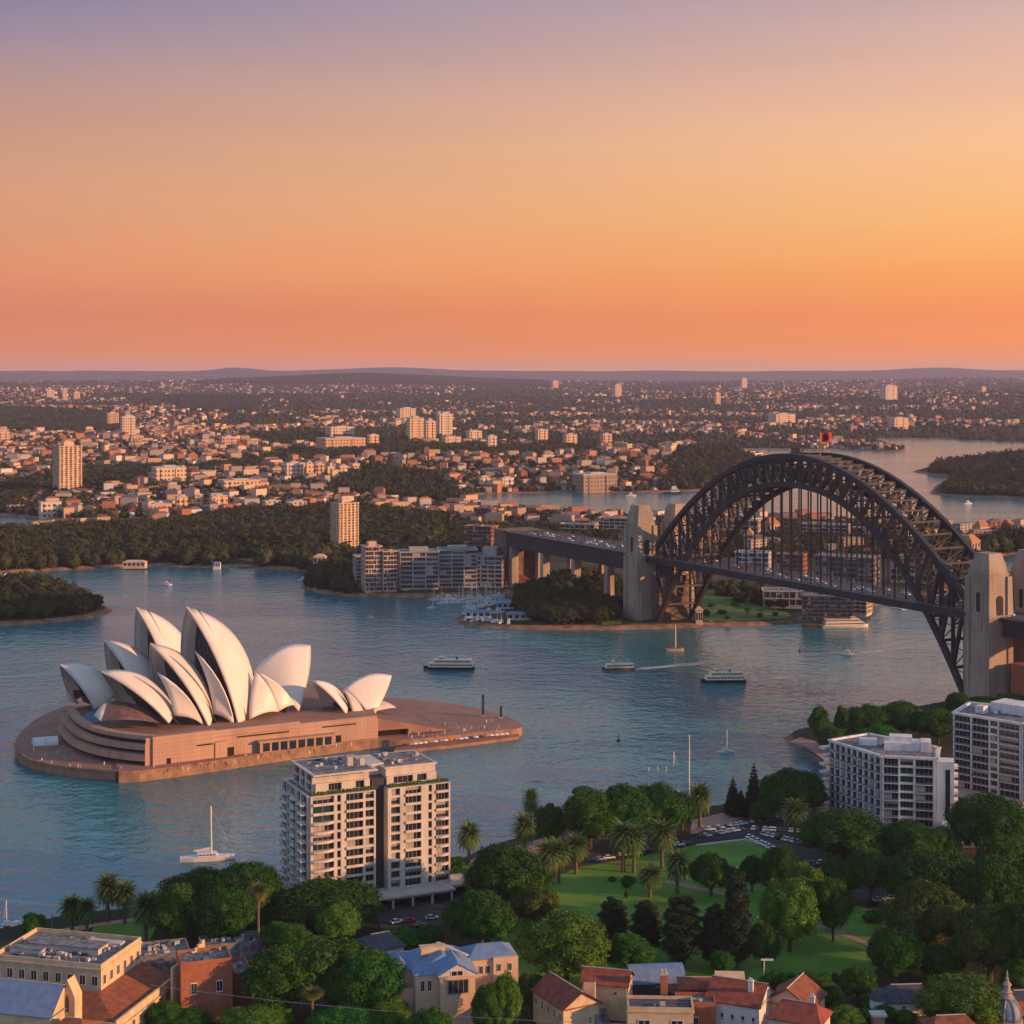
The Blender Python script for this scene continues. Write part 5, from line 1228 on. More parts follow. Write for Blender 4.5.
# penthouses and roof
mp_ = MB(); wins = []
mp_.obox(tp(12.5, 14.5), U1, 19, 20, zt_a, zt_a+FH*2); mp_.obox(tp(37, 14.5), U1, 18, 20, zt_a, zt_a+FH*2-.6)
mp_.obox(tp(25, 16), U1, 8, 14, zt_a+3, zt_a+FH*2+.4)
wins += facade(mp_, tp(3, 4.5), U1, 19, zt_a, 1, FH, [(4.5, 9, 'b'), (14, 17, 'w')], sp=.5)
wins += facade(mp_, tp(28, 4.5), U1, 18, zt_a, 1, FH, [(2.5, 9.5, 'b'), (11, 14.5, 'b')], sp=.5)
wins += facade(mp_, tp(3, 24.5), (-V1[0], -V1[1]), 20, zt_a, 2, FH, [(1, 6, 'b'), (8, 12, 'b'), (14, 19, 'b')], sp=.5)
mp_.obox(tp(12.5, 13), U1, 22.5, 24.5, zt_a+FH*2, zt_a+FH*2+.5); mp_.obox(tp(37, 14.5), U1, 19, 21, zt_a+FH*2-.6, zt_a+FH*2-.1)
pw = mp_.build('penthouse', m_cream, at, ao); add_windows(pw, at, wins, ao)
mb = MB(); mb.obox(tp(12.5, 13), U1, 20, 22, zt_a+FH*2+.5, zt_a+FH*2+.56); mb.obox(tp(37, 14.5), U1, 17.5, 19, zt_a+FH*2-.1, zt_a+FH*2-.04); mb.obox(tp(11.3, 13), U1, 22.4, 24.8, zt_a+.01, zt_a+.05); mb.obox(tp(38.2, 13), U1, 22.4, 24.8, zt_a+.01, zt_a+.05); mb.build('roof', m_roofgrey, at, ao)
mb = MB(); roof_kit(mb, tp(12.5, 13), U1, 19, 20, zt_a+FH*2+.56, 3, 22); roof_kit(mb, tp(37, 14.5), U1, 16, 18, zt_a+FH*2, 4, 18)
mb.obox(tp(17, 10), U1, 2, 2, zt_a+FH*2+.5, zt_a+FH*2+3.6); mb.obox(tp(21, 9), U1, 1.6, 1.6, zt_a+FH*2+.5, zt_a+FH*2+3)
mb.build('roof_plant', [m_concrete, m_roofgrey, m_darkwall], at, ao)
for ua in (1, 28):
    mb = MB()
    for u in np.linspace(ua, ua+21, 22): mb.lathe([(.5, zt_a+.0), (.7, zt_a+.6), (.3, zt_a+1.1+.2*sin(u*7))], tp(u+.3*sin(u*5), 1.3), 6)
    mb.build('terrace_planting', m_olive, at, ao)
mb = MB(); mb.obox(tp(30, -3), U1, 36, 11, Z0+3.9, Z0+4.6); mb.obox(tp(52, 8), U1, 10, 24, Z0+3.4, Z0+4.3)
for u in (14, 20, 26, 33, 40, 47): mb.obox(tp(u, -7.4), U1, .7, .7, Z0, Z0+3.9)
mb.build('entrance_canopy', m_concrete, at, ao)
mb = MB(); mb.obox(tp(25, 1.5), U1, 49, 1.6, Z0, Z0+3.9); mb.obox(tp(53, 9), U1, 7, 20, Z0, Z0+3.4); mb.build('lobby_glass', m_glass, at, ao)

at.scale = (1.045, 1.045, .985)
# --- white apartments with balconies on the right
def poly_block(name, label, cat, pts, z0, nf, fh, bayspec, mat, roofmat=m_roofgrey, pent=None, sp=1.1, seed=1, rec=.9, glassk=None):
    "a block on a convex plan; pts anticlockwise seen from above starting with its visible faces; bayspec[i]: bays of the face i or None"
    ox = sum(p[0] for p in pts)/len(pts); oy = sum(p[1] for p in pts)/len(pts); org = (ox, oy, z0)
    t = thing(name, label, cat, org); zt_ = z0+nf*fh
    mb = MB(); mb.prism(pts, z0-2, zt_+.2); wins = []
    for i, bs in enumerate(bayspec):
        if bs is None: continue
        a, b = pts[i], pts[(i+1) % len(pts)]; U, L = unit(a, b); wins += facade(mb, a, U, L, z0, nf, fh, bs(L) if callable(bs) else bs, sp=sp, rec=rec, kindw=glassk, rail=1)
    for i in range(len(pts)):
        a, b = pts[i], pts[(i+1) % len(pts)]; U, L = unit(a, b); N = (U[1], -U[0])
        mb.obox(((a[0]+b[0])/2+N[0]*.35, (a[1]+b[1])/2+N[1]*.35), U, L+1.4, 1.3, zt_+.0, zt_+.75)
    w = mb.build('wall', [mat, m_rail], t, org); add_windows(w, t, wins, org)
    r = MB(); r.sheet([off(p, (ox, oy), .06) for p in pts], zt_+.35); r.build('roof', roofmat, t, org)
    k = MB(); U, L = unit(pts[0], pts[1]); sz = min(L, 14)
    roof_kit(k, (ox, oy), U, sz, sz*.8, zt_+.35, seed, 14)
    if pent:
        for (c, u_, su, sd, hh) in pent: k.obox(c, u_, su, sd, zt_+.3, zt_+hh)
    k.build('roof_plant', [m_concrete if pent is None else mat, m_roofgrey, m_darkwall], t, org)
    return t, org
q0, q1, q2 = (132.0, 704.0), (147.0, 675.0), (167.5, 670.5); q3 = (173, 690); q4 = (150, 716)
t, org = poly_block('balcony_apartments', 'white nine storey apartments with stacked balconies on the left face, beside the cove', 'apartment block', [q0, q1, q2, q3, q4], Z0+2, 9, 3.35,
    [lambda L: bays_even(L, 9, .8, 'b'), lambda L: [(.6, 6.2, 'b'), (7.0, 12.0, 'w'), (12.8, 19.6, 'b')], None, None, None], m_white, pent=[((159, 689), unit(q1, q2)[0], 16, 10, 3.4), ((158, 691), unit(q1, q2)[0], 9, 6, 5.2), ((146, 697), unit(q1, q2)[0], 7, 6, 2.4), ((167, 686), unit(q1, q2)[0], 4, 9, 4.2)], seed=8, glassk=lambda u, i, k: 'g' if 6.5 < u < 7.5 and i in (6, 7) else k)
U_, L_2 = unit(q1, q2); mb = MB(); mb.obox((171.5, 673.0), U_, 6.5, 8, Z0, Z0+2+29.5); st_ = mb.build('stair_tower', m_white, t, org)
mb = MB(); mb.obox((171.2+.3*U_[0], 673.0-4.02), U_, 1.8, .2, Z0+9, Z0+28.5); mb.build('stair_window', m_glass, st_, org)
for i in range(9):
    mb = MB(); mb.obox((175.6, 672.4), U_, 1.6, 5, Z0+2+i*3.3, Z0+3.1+i*3.3); mb.build('balcony', m_white, t, org)
    mb = MB(); mb.obox((130.4, 705.5), unit(q0, q1)[0], 3.0, 5, Z0+2+i*3.35, Z0+3.0+i*3.35); mb.build('balcony', m_white, t, org)
an, ao2 = poly_block('annexe', 'low white annexe with small windows between the two white apartment blocks', 'building', [(169, 664), (186, 660), (190, 672), (172, 676)], Z0, 2, 3.6, [lambda L: bays_even(L, 5, .6, 'w'), lambda L: bays_even(L, 3, .6, 'w'), None, None], m_white, seed=5)
r0, r1, r2 = (193.0, 742.0), (215.5, 719.0), (227, 724); 
t, org = poly_block('long_balcony_apartments', 'taller white apartments with long balconies cut by the right frame edge', 'apartment block', [r0, r1, r2, (236, 745), (206, 764)], Z0+4, 10, 3.2,
    [lambda L: [(.5, 8.4, 'b'), (9.0, 17.2, 'b'), (17.9, 21.4, 'w'), (22.0, L-.5, 'b')], lambda L: [(.4, L-.4, 'w')], None, None, None], m_white, pent=[((221, 742), unit(r0, r1)[0], 20, 12, 4.5), ((205, 742), unit(r0, r1)[0], 4, 4, 3.5)], seed=9)
mb = MB(); mb.obox((221.3, 719.4), unit(r1, r2)[0], 9, 3.5, Z0+4, Z0+36.8); mb.build('dark_bay', m_darkwall, t, org)
mb = MB(); mb.prism([off(p, (212, 742), -.04) for p in (r0, r1, r2, (236, 745), (206, 764))], Z0-1, Z0+3.4); mb.build('podium', m_concrete, t, org)

# --- mid distance waterfront
def front_block(name, label, x0, x1, top, base, nf, mat, rz=.25, depth=18, nb=7, kind='r', zg=4.0, fr=.93, cat='apartment block', pent=None):
    d = G((x0+x1)/2, base, zg)[1]; s = d/F; wpx = (x1-x0)*s; D = depth; Wb = (wpx-D*abs(sin(rz)))/cos(rz); hgt = (base-top)*s; U = (cos(rz), sin(rz)); V = (-U[1], U[0])
    cxm = Xat((x0+x1)/2, d); c = (cxm, d)
    pt = lambda u, v: (c[0]+U[0]*u+V[0]*v, c[1]+U[1]*u+V[1]*v)
    pts = [pt(-Wb/2, -D/2), pt(Wb/2, -D/2), pt(Wb/2, D/2), pt(-Wb/2, D/2)]
    return poly_block(name, label, cat, pts, zg, nf, hgt/nf, [lambda L: bays_even(L, nb, fr, kind), (lambda L: bays_even(L, 3, .7, 'w')) if rz <= 0 else None, None, (lambda L: bays_even(L, 3, .7, 'w')) if rz > 0 else None], mat, seed=int(x0), rec=.6, sp=.75 if kind == 'r' else 1.1, pent=[(pt(0, 0), U, Wb*.5, D*.5, pent)] if pent else None)
m_pinkr = M('pink render', (.62, .42, .31), (.50, .34, .25), scale=.1, rough=.8)
m_greyr = M('grey concrete bands', (.40, .37, .35), (.30, .28, .27), scale=.1, rough=.8)
front_block('apartment_block', 'pink waterfront apartment block, left and tallest of its row', 361, 382, 546, 590, 10, m_pinkr, .3, 16, 6, 'w', pent=4)
front_block('apartment_block', 'narrow pink apartment wing joined to the tallest waterfront block', 380, 397, 551, 590, 9, m_pinkr, .3, 12, 4, 'w')
front_block('apartment_block', 'narrow blue grey block behind the left pink apartments', 353, 364, 556, 586, 8, m_greyr, .3, 12, 3, 'w')
front_block('office_block', 'banded waterfront office with dark ribbon windows, left of two', 398, 439, 551, 587, 8, m_greyr, .12, 24, 3, 'r', pent=3.5, cat='office block')
front_block('office_block', 'banded waterfront office with a dark glazed front, right of two', 437, 477, 549, 585, 9, m_greyr, .1, 26, 3, 'r', pent=3.0, cat='office block')
front_block('office_block', 'pale banded block with a stepped roof in front of the bridge approach', 474, 508, 555, 585, 7, m_greyr, -.2, 26, 4, 'r', pent=7, cat='office block')
front_block('apartment_block', 'small grey block at the right end of the waterfront row', 504, 530, 554, 580, 7, m_greyr, -.2, 18, 6, 'w')
front_block('apartment_block', 'brick block with an orange lit right end above the waterfront offices', 464, 498, 526, 552, 7, m_brick, -.35, 20, 6, 'w', 8)
front_block('apartment_block', 'brick and glass block beside the upper harbour inlet', 474, 496, 508, 524, 5, m_brick, -.35, 16, 5, 'w', 9)
front_block('office_block', 'dark glass block under the arch with a curved pale roof', 815, 880, 556, 586, 6, M('blue grey cladding', (.16, .17, .20), (.12, .13, .15), scale=.2, rough=.4), -.45, 26, 8, 'w', 5, cat='office block')
front_block('apartment_block', 'orange brick wharf block seen through the hangers left of the glass block', 776, 808, 554, 572, 4, m_brick, -.4, 18, 5, 'w', 5)
front_block('building', 'pale blue roofed shed seen through the hangers', 735, 772, 552, 566, 3, m_white, -.3, 18, 5, 'w', 6, cat='building')
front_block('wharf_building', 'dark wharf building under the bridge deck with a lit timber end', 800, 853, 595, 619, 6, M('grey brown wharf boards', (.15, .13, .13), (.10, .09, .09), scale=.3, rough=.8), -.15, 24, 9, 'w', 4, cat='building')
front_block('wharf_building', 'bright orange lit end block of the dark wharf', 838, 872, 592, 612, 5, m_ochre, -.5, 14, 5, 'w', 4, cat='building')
front_block('wharf_building', 'low pale roofed wharf shed left of the dark wharf', 762, 802, 590, 604, 2, m_concrete, -.1, 22, 6, 'w', 5, cat='building')
front_block('apartment_block', 'reddish block behind the right truss', 890, 935, 556, 580, 4, m_pinkr, -.3, 18, 7, 'r', 5)
front_block('apartment_block', 'pale banded block behind the right truss near the pylon', 930, 975, 562, 584, 3, m_pinkr, -.3, 18, 6, 'r', 4)
for a in ((598, 640, 518, 535, 5, m_pinkr, 'lit brick row behind the bridge approach'), (560, 598, 524, 536, 3, m_ochre, 'low lit building with a yellow gable behind the approach'), (700, 760, 520, 540, 4, m_pinkr, 'lit pink terrace seen through the arch, left part'), (765, 800, 518, 536, 5, m_brick, 'red roofed building seen through the arch'), (800, 850, 524, 538, 4, m_pinkr, 'pale building seen through the arch, right part')):
    front_block('apartment_block', a[6], a[0], a[1], a[2], a[3], a[4], a[5], -.3, 16, 7, 'w', 8)
# red roofed pavilion and quay sheds of the marina
def hip(name, label, px, base, wpx, dpt, hw, hr_, wall, roof, zg=4, cat='building', rz=0.0):
    x, d, z = G(px, base, zg); W_ = wpx*d/F; t = thing(name, label, cat, (x, d, zg), rz)
    mb = MB(); mb.box(-W_/2, W_/2, -dpt/2, dpt/2, -2, hw); mb.build('wall', wall, t)
    r = MB(); a, b = W_/2+.8, dpt/2+.8; k = max(.5, a-b*.8); r.add([(-a, -b, hw), (a, -b, hw), (a, b, hw), (-a, b, hw), (-k, 0, hw+hr_), (k, 0, hw+hr_)], [(3, 2, 1, 0), (0, 1, 5, 4), (1, 2, 5), (2, 3, 4, 5), (3, 0, 4)]); r.build('roof', roof, t)
    g = MB(); n = max(3, int(W_/4))
    for i in range(n):
        u = -W_/2+(i+.5)*W_/n; g.box(u-W_/n*.32, u+W_/n*.32, -dpt/2-.08, -dpt/2+.05, hw*.2, hw*.8)
    g.build('windows', m_glass, t); return t
hip('pavilion', 'long red roofed pavilion on the marina quay', 511, 585, 38, 16, 4, 5, m_cream, m_redtin)
hip('shed', 'blue grey roofed shed among the moored boats on the point', 508, 607, 22, 14, 4, 2, m_concrete, m_bluetin, 4)
hip('shed', 'low white boathouse on the point behind the moored boats', 478, 616, 26, 9, 3.5, 1.5, m_white, m_bluetin, 4)
hip('shed', 'low grey boathouse on the point nearest the mound', 520, 618, 26, 9, 3.5, 1.5, m_concrete, m_bluetin, 4)
hip('kiosk', 'small ochre building on the bank below the far pylon', 699, 622, 7, 5, 9, 3, m_ochre, m_ochre, 3, 'kiosk')
hip('garden_kiosk', 'pinkish shore building at the far left garden', 135, 566, 22, 10, 4, 2, m_pinkr, m_pinkr, 3)
hip('ferry_wharf', 'small white wharf shelter on the far left shore', 217, 567, 7, 5, 4, 1.5, m_white, m_bluetin, 2, 'wharf')
hip('house', 'ochre cottage at the left of the wooded headland', 320, 563, 12, 10, 6, 3, m_ochre, m_ochre, 8, 'house')

# two far residential towers with their windows
def big_tower(x0, x1, top, base, nf, label, zg, colr, rz=.62):
    xm, d, z = ground_at((x0+x1)/2, base); s = d/F; D = (x1-x0)*s*.60; Wb = ((x1-x0)*s-D*sin(rz))/cos(rz); hgt = (base-top)*s; U = (cos(rz), sin(rz)); V = (-U[1], U[0]); c = (xm, d)
    rz2 = -rz
    pt = lambda u, v: (c[0]+U[0]*u+V[0]*v, c[1]+U[1]*u+V[1]*v)
    t, org = poly_block('tower_block', label, 'tower block', [pt(-Wb/2, D/2), pt(-Wb/2, -D/2), pt(Wb/2, -D/2), pt(Wb/2, D/2)], z, nf, hgt/nf, [lambda L: bays_even(L, 4, .55, 'w'), lambda L: bays_even(L, 5, .55, 'w'), None, None], colr, pent=[(pt(0, 0), U, Wb*.45, D*.45, hgt*.10)], rec=.7, seed=2)
    return t
big_tower(331, 358.5, 503, 553, 19, 'tall cream tower with a golden lit right face above the garden woods', 10, m_sunlit_apricot)
big_tower(53, 82, 446, 491, 21, 'tall tower on the left hillside with an orange lit right face', 15, m_sunlit_apricot)

# ------------------------------------------------------------------ foreground roofs
def gable_house(name, label, c, rz, W_, D_, z0, hw, hr_, wall, roof, wins=None, hipk=0.0, over=.7, cat='house', chim=None, ridge='u', thick=.3):
    "a house at c turned rz, W_ wide and D_ deep; ridge along its width ('u') or depth ('v'); hipk shortens the ridge"
    t = thing(name, label, cat, (c[0], c[1], z0), rz)
    mb = MB(); mb.box(-W_/2, W_/2, -D_/2, D_/2, -3, hw)
    mb.box(-W_/2-.15, W_/2+.15, -D_/2-.15, D_/2+.15, hw-.7, hw-.35); mb.box(-W_/2-.1, W_/2+.1, -D_/2-.1, D_/2+.1, hw*.5-.15, hw*.5+.15)
    if hipk == 0 and hr_ > .3:
        if ridge == 'u': mb.add([(-W_/2, -D_/2, hw), (-W_/2, D_/2, hw), (-W_/2, 0, hw+hr_*.96), (W_/2, -D_/2, hw), (W_/2, D_/2, hw), (W_/2, 0, hw+hr_*.96)], [(0, 2, 1), (3, 4, 5)])
        else: mb.add([(-W_/2, -D_/2, hw), (W_/2, -D_/2, hw), (0, -D_/2, hw+hr_*.96), (-W_/2, D_/2, hw), (W_/2, D_/2, hw), (0, D_/2, hw+hr_*.96)], [(0, 1, 2), (4, 3, 5)])
    w = mb.build('wall', wall, t)
    a, b = W_/2+over, D_/2+over; r = MB(); ze = hw-.1
    if ridge == 'u': R1_, R2_ = (-(a-hipk), 0), (a-hipk, 0)
    else: R1_, R2_ = (0, -(b-hipk)), (0, b-hipk)
    vs = [(-a, -b, ze), (a, -b, ze), (a, b, ze), (-a, b, ze), (*R1_, ze+hr_), (*R2_, ze+hr_)]; vs += [(p[0], p[1], p[2]-thick) for p in vs]
    if ridge == 'u': fs = [(0, 1, 5, 4), (2, 3, 4, 5), (1, 2, 5), (3, 0, 4)]
    else: fs = [(1, 2, 5, 4), (3, 0, 4, 5), (0, 1, 4), (2, 3, 5)]
    fs += [tuple(i+6 for i in f[::-1]) for f in fs]+[(0, 6, 7, 1), (1, 7, 8, 2), (2, 8, 9, 3), (3, 9, 6, 0)]
    if hipk == 0: fs = [f for f in fs if len(f) == 4]
    r.add(vs, fs); ro = r.build('roof', roof, t)
    rd = MB(); rd.tube([(*R1_, ze+hr_+.05), (*R2_, ze+hr_+.05)], .16, 6); rd.build('ridge_cap', m_concrete, ro)
    for q in chim or ():
        m = MB(); m.box(q[0]-.7, q[0]+.7, q[1]-.5, q[1]+.5, hw, hw+q[2]); m.box(q[0]-.85, q[0]+.85, q[1]-.65, q[1]+.65, hw+q[2], hw+q[2]+.3); m.box(q[0]-.4, q[0]-.1, q[1]-.2, q[1]+.2, hw+q[2]+.3, hw+q[2]+1); m.box(q[0]+.1, q[0]+.4, q[1]-.2, q[1]+.2, hw+q[2]+.3, hw+q[2]+.9)
        m.build('chimney', q[3] if len(q) > 3 else m_brick, ro)
    for face, n, zw, ww, wh in wins or ():
        L = W_ if face in 'fb' else D_
        for i in range(n):
            u = -L/2+(i+.5)*L/n
            o = link('window', WP['s'][1], w)
            if face == 'f': o.location = (u, -D_/2-.08, zw); rr_ = 0
            elif face == 'r': o.location = (W_/2+.08, u, zw); rr_ = pi/2
            else: o.location = (-W_/2-.08, u, zw); rr_ = -pi/2
            o.rotation_euler = (0, 0, rr_); o.scale = (ww, 1, wh)
    return t
def flat_block(name, label, c, rz, W_, D_, z0, hw, wall, roof, wins=None, cat='building', par=.9, seed=1, kit=12, cornice=True):
    t = thing(name, label, cat, (c[0], c[1], z0), rz)
    mb = MB(); mb.box(-W_/2, W_/2, -D_/2, D_/2, -3, hw)
    for a in ((-W_/2, W_/2, -D_/2, -D_/2+.4), (-W_/2, W_/2, D_/2-.4, D_/2), (-W_/2, -W_/2+.4, -D_/2+.4, D_/2-.4), (W_/2-.4, W_/2, -D_/2+.4, D_/2-.4)): mb.box(*a, hw, hw+par)
    if cornice:
        k = .3
        for a in ((-W_/2-k, W_/2+k, -D_/2-k, -D_/2), (-W_/2-k, W_/2+k, D_/2, D_/2+k), (-W_/2-k, -W_/2, -D_/2, D_/2), (W_/2, W_/2+k, -D_/2, D_/2)): mb.box(*a, hw-.5, hw-.1); mb.box(*a, hw*.55, hw*.55+.25)
    w = mb.build('wall', wall, t)
    r = MB(); r.box(-W_/2+.42, W_/2-.42, -D_/2+.42, D_/2-.42, hw, hw+.06); ro = r.build('roof', roof, t)
    k = MB(); roof_kit(k, (0, 0), (1, 0), W_*.85, D_*.85, hw+.06, seed, kit); k.build('roof_plant', [m_concrete, m_roofgrey, m_darkwall], ro)
    for face, n, zw, ww, wh in wins or ():
        L = W_ if face in 'fb' else D_
        for i in range(n):
            u = -L/2+(i+.5)*L/n; o = link('window', WP['s'][1], w)
            if face == 'f': o.location = (u, -D_/2-.08, zw); rr_ = 0
            elif face == 'r': o.location = (W_/2+.08, u, zw); rr_ = pi/2
            else: o.location = (-W_/2-.08, u, zw); rr_ = -pi/2
            o.rotation_euler = (0, 0, rr_); o.scale = (ww, 1, wh)
    return t
# heritage hall, bottom left: K is its near right roof corner
K0 = np.array(G(101, 969, 24)[:2]); e1 = np.array((.955, .297)); e1 /= np.linalg.norm(e1); rzh = -.02
# its right wall runs away from us
wdir = np.array(G(141, 941, 24)[:2])-K0; LW = np.linalg.norm(wdir); wdir /= LW; fdir = np.array((wdir[1], -wdir[0])); rzh = atan2(fdir[1], fdir[0])
c = K0-fdir*17+wdir*LW/2
flat_block('heritage_hall', 'large cream heritage hall with a cluttered grey flat roof at the bottom left', c, rzh, 34, LW, Z0, 19, m_ochre, m_roofgrey, [('r', 6, 14.0, 1.5, 3.0), ('f', 9, 14.0, 1.9, 3.0)], par=1.2, seed=12, kit=110)
hh_ = thing('roof_lantern', 'low grey lantern structure along the middle of the heritage hall roof', 'roof lantern', (*(c-fdir*1), Z0+19.06), rzh)
mb = MB(); mb.box(-10, 12, -2.5, 3.5, 0, 1.7); mb.box(-14, -4, -6, -3.4, 0, 1.2); mb.box(4, 15, 5, 8, 0, 1.1); mb.build('lantern_wall', m_concrete, hh_); mb = MB(); mb.box(-10.3, 12.3, -2.8, 3.8, 1.7, 1.95); mb.box(-14.2, -3.8, -6.2, -3.2, 1.2, 1.4); mb.build('lantern_roof', m_roofgrey, hh_)
# terracotta wing round its right side
c2 = K0+fdir*5.6+wdir*(LW/2-6)
t = thing('terracotta_wing', 'terracotta roofed lower wing along the sunlit side of the heritage hall', 'building', (*c2, Z0), rzh)
mb = MB(); Dw = LW+13; mb.box(-5.5, 5.5, -Dw/2, Dw/2, -3, 8.5); mb.box(5.1, 5.7, -Dw/2, Dw/2, 8.5, 10.2); mb.box(5.7, 6.0, -Dw/2, Dw/2, 7.4, 7.9); mb.box(-5.5, 5.5, -Dw/2-.3, -Dw/2+.3, 8.5, 9.6); mb.box(5.5, 5.8, -Dw/2, Dw/2, 4, 4.3)
mb.box(-24, -5.5, -Dw/2, -Dw/2+11, -3, 8.5); w_ = mb.build('wall', m_ochre, t)
for i in range(9):
    o = link('window', WP['s'][1], w_); o.location = (5.58, -Dw/2+(i+.5)*Dw/9, 4.7); o.rotation_euler = (0, 0, pi/2); o.scale = (1.5, 1, 2.4)
mb = MB(); mb.add([(5.1, -Dw/2+.3, 9.0), (5.1, Dw/2, 9.0), (-5.5, Dw/2, 13), (-5.5, -Dw/2+11, 13), (5.1, -Dw/2+.3, 8.7), (5.1, Dw/2, 8.7), (-5.5, Dw/2, 8.5), (-5.5, -Dw/2+11, 8.5), (-24, -Dw/2+11, 13), (-24, -Dw/2+.3, 9.0)], [(0, 1, 2, 3), (1, 5, 6, 2), (0, 3, 8, 9)]); mb.build('roof', m_terracotta, t)
# blue metal roofed gable at the corner
gable_house('chapel', 'blue grey metal roofed gable building with a pointed end window at the bottom left corner', (Xat(10, 454), 456), rzh+.0, 30, 13, Z0, 15.8, 6.3, m_ochre, m_bluetin, [('f', 5, 9, 1.6, 2.2)], over=.5, cat='building')
t = thing('gable_turret', 'small cream gabled turret with a lancet window beside the blue metal roof', 'turret', (Xat(68, 452), 455, Z0), rzh)
mb = MB(); mb.box(-2.2, 2.2, -2, 2, -3, 18.5); mb.add([(-2.2, -2, 18.5), (2.2, -2, 18.5), (2.2, 2, 18.5), (-2.2, 2, 18.5), (0, -2, 23), (0, 2, 23)], [(0, 1, 4), (2, 3, 5), (1, 2, 5, 4), (3, 0, 4, 5)]); mb.build('wall', m_ochre, t)
mb = MB(); pr = [(-.5, 14.5), (.5, 14.5), (.5, 17.6), (0, 19.0), (-.5, 17.6)]; mb.add([(u, -2.1, z) for u, z in pr]+[(u, -1.9, z) for u, z in pr], [(0, 1, 2, 3, 4)]+[(i, (i+1) % 5, 5+(i+1) % 5, 5+i) for i in range(5)]); mb.build('window', m_glass, t)
hipc = (Xat(72, 443), 445)
gable_house('porch', 'small terracotta roofed porch below the gabled turret', hipc, rzh, 9, 7, Z0, 14.0, 2.0, m_ochre, m_terracotta, [('f', 3, 9, 1, 2)], hipk=3, cat='building')
# jumbled roof and brick house
flat_block('grey_annexe', 'dark grey roofed annexe with air units behind the terracotta wing', G(163, 950, 16)[:2], .3, 15, 13, Z0, 11, m_roofgrey, m_roofgrey, None, seed=31, kit=26, cornice=False)
flat_block('brick_house', 'tall orange brick house with a parapet roof and one white framed window', G(204, 957, 22)[:2], .32, 14.5, 11, Z0, 17, m_brick, m_roofgrey, [('f', 2, 8.5, 1.8, 3.4)], seed=33, kit=8, cornice=False, cat='house')
flat_block('brick_annexe', 'lower brick annexe on the sunlit side of the orange brick house', G(240, 968, 15)[:2], .32, 5, 13, Z0, 10, m_brick, m_roofgrey, [('f', 1, 5, 1.2, 2)], seed=34, kit=3, cornice=False)
t = thing('curved_wall', 'curved cream parapet wall rising behind the brick house', 'wall', (*G(188, 962, 20)[:2], Z0), 1.05)
mb = MB(); n = 10
for i in range(n): mb.box(-7+i*1.4, -7+(i+1)*1.4, -.4, .4, 0, 15.5+4*((i+1)/n)**2)
mb.build('wall', m_ochre, t)
flat_block('low_flat_roofs', 'low flat roofs with air units between the grove and the brick house', G(232, 942, 10)[:2], .3, 20, 10, Z0, 5.5, m_roofgrey, m_roofgrey, None, seed=36, kit=30, cornice=False)
t = gable_house('red_shed', 'small red roofed shed in front of the dark fig', G(315, 944, 8)[:2], .1, 9, 7, Z0, 3.5, 2, m_cream, m_redtin, None, hipk=2, cat='shed')
gable_house('slate_house', 'grey slate roofed house between the fig and the blue roofed villa', G(380, 942, 10)[:2], .5, 11, 12, Z0, 5, 3, m_cream, m_slate, [('f', 3, 1.5, 1, 1.5)], hipk=3)
flat_block('blue_flat_shed', 'low shed with blue grey sheets beside the villa', G(395, 962, 8)[:2], .2, 13, 8, Z0, 4, m_cream, m_bluetin, None, seed=37, kit=6, cornice=False, cat='shed')
# blue roofed villa: main block with front gable, left wing, right wing
vil = thing('blue_roofed_villa', 'cream villa with blue grey metal hip roofs and a large front gable window', 'villa', (*G(450, 985, 14)[:2], Z0+4.2), .22)
def vbox(mw_, mr_, x0, x1, y0, y1, hw, hr_, rid='u', hk=3.5, over=.6):
    mw_.box(x0, x1, y0, y1, -7, hw); mw_.box(x0-.15, x1+.15, y0-.15, y1+.15, hw-.6, hw-.3); mw_.box(x0-.1, x1+.1, y0-.1, y1+.1, hw*.52, hw*.52+.3)
    a0, a1, b0, b1 = x0-over, x1+over, y0-over, y1+over; xm, ym = (x0+x1)/2, (y0+y1)/2
    rdg = [(a0+hk, ym, hw+hr_), (a1-hk, ym, hw+hr_)] if rid == 'u' else [(xm, b0+hk, hw+hr_), (xm, b1-hk, hw+hr_)]
    v = [(a0, b0, hw), (a1, b0, hw), (a1, b1, hw), (a0, b1, hw)]+rdg
    mr_.add(v, ([(0, 1, 5, 4), (2, 3, 4, 5), (1, 2, 5), (3, 0, 4)] if rid == 'u' else [(1, 2, 5, 4), (3, 0, 4, 5), (0, 1, 4), (2, 3, 5)])+[(3, 2, 1, 0)])
mw_, mr_ = MB(), MB()
vbox(mw_, mr_, -11, 6, -6, 13, 10.5, 4.0, 'v', 5); vbox(mw_, mr_, -17, -11, 0, 12, 10, 2.5, 'v', 3); vbox(mw_, mr_, 6, 20, 2, 13, 10.8, 2.8, 'u', 4); vbox(mw_, mr_, -4.5, 5.5, -9.5, -4, 10.5, .1, 'u', 2, .2)
mw_.box(-17.5, -11, -4, 1, -7, 6); mw_.box(13, 20.3, 1, 13.5, -7, 11.2)
wv = mw_.build('wall', M('peach render', (.60, .42, .29), (.52, .36, .24), scale=.2, rough=.8), vil); rv = mr_.build('roof', m_bluetin, vil)
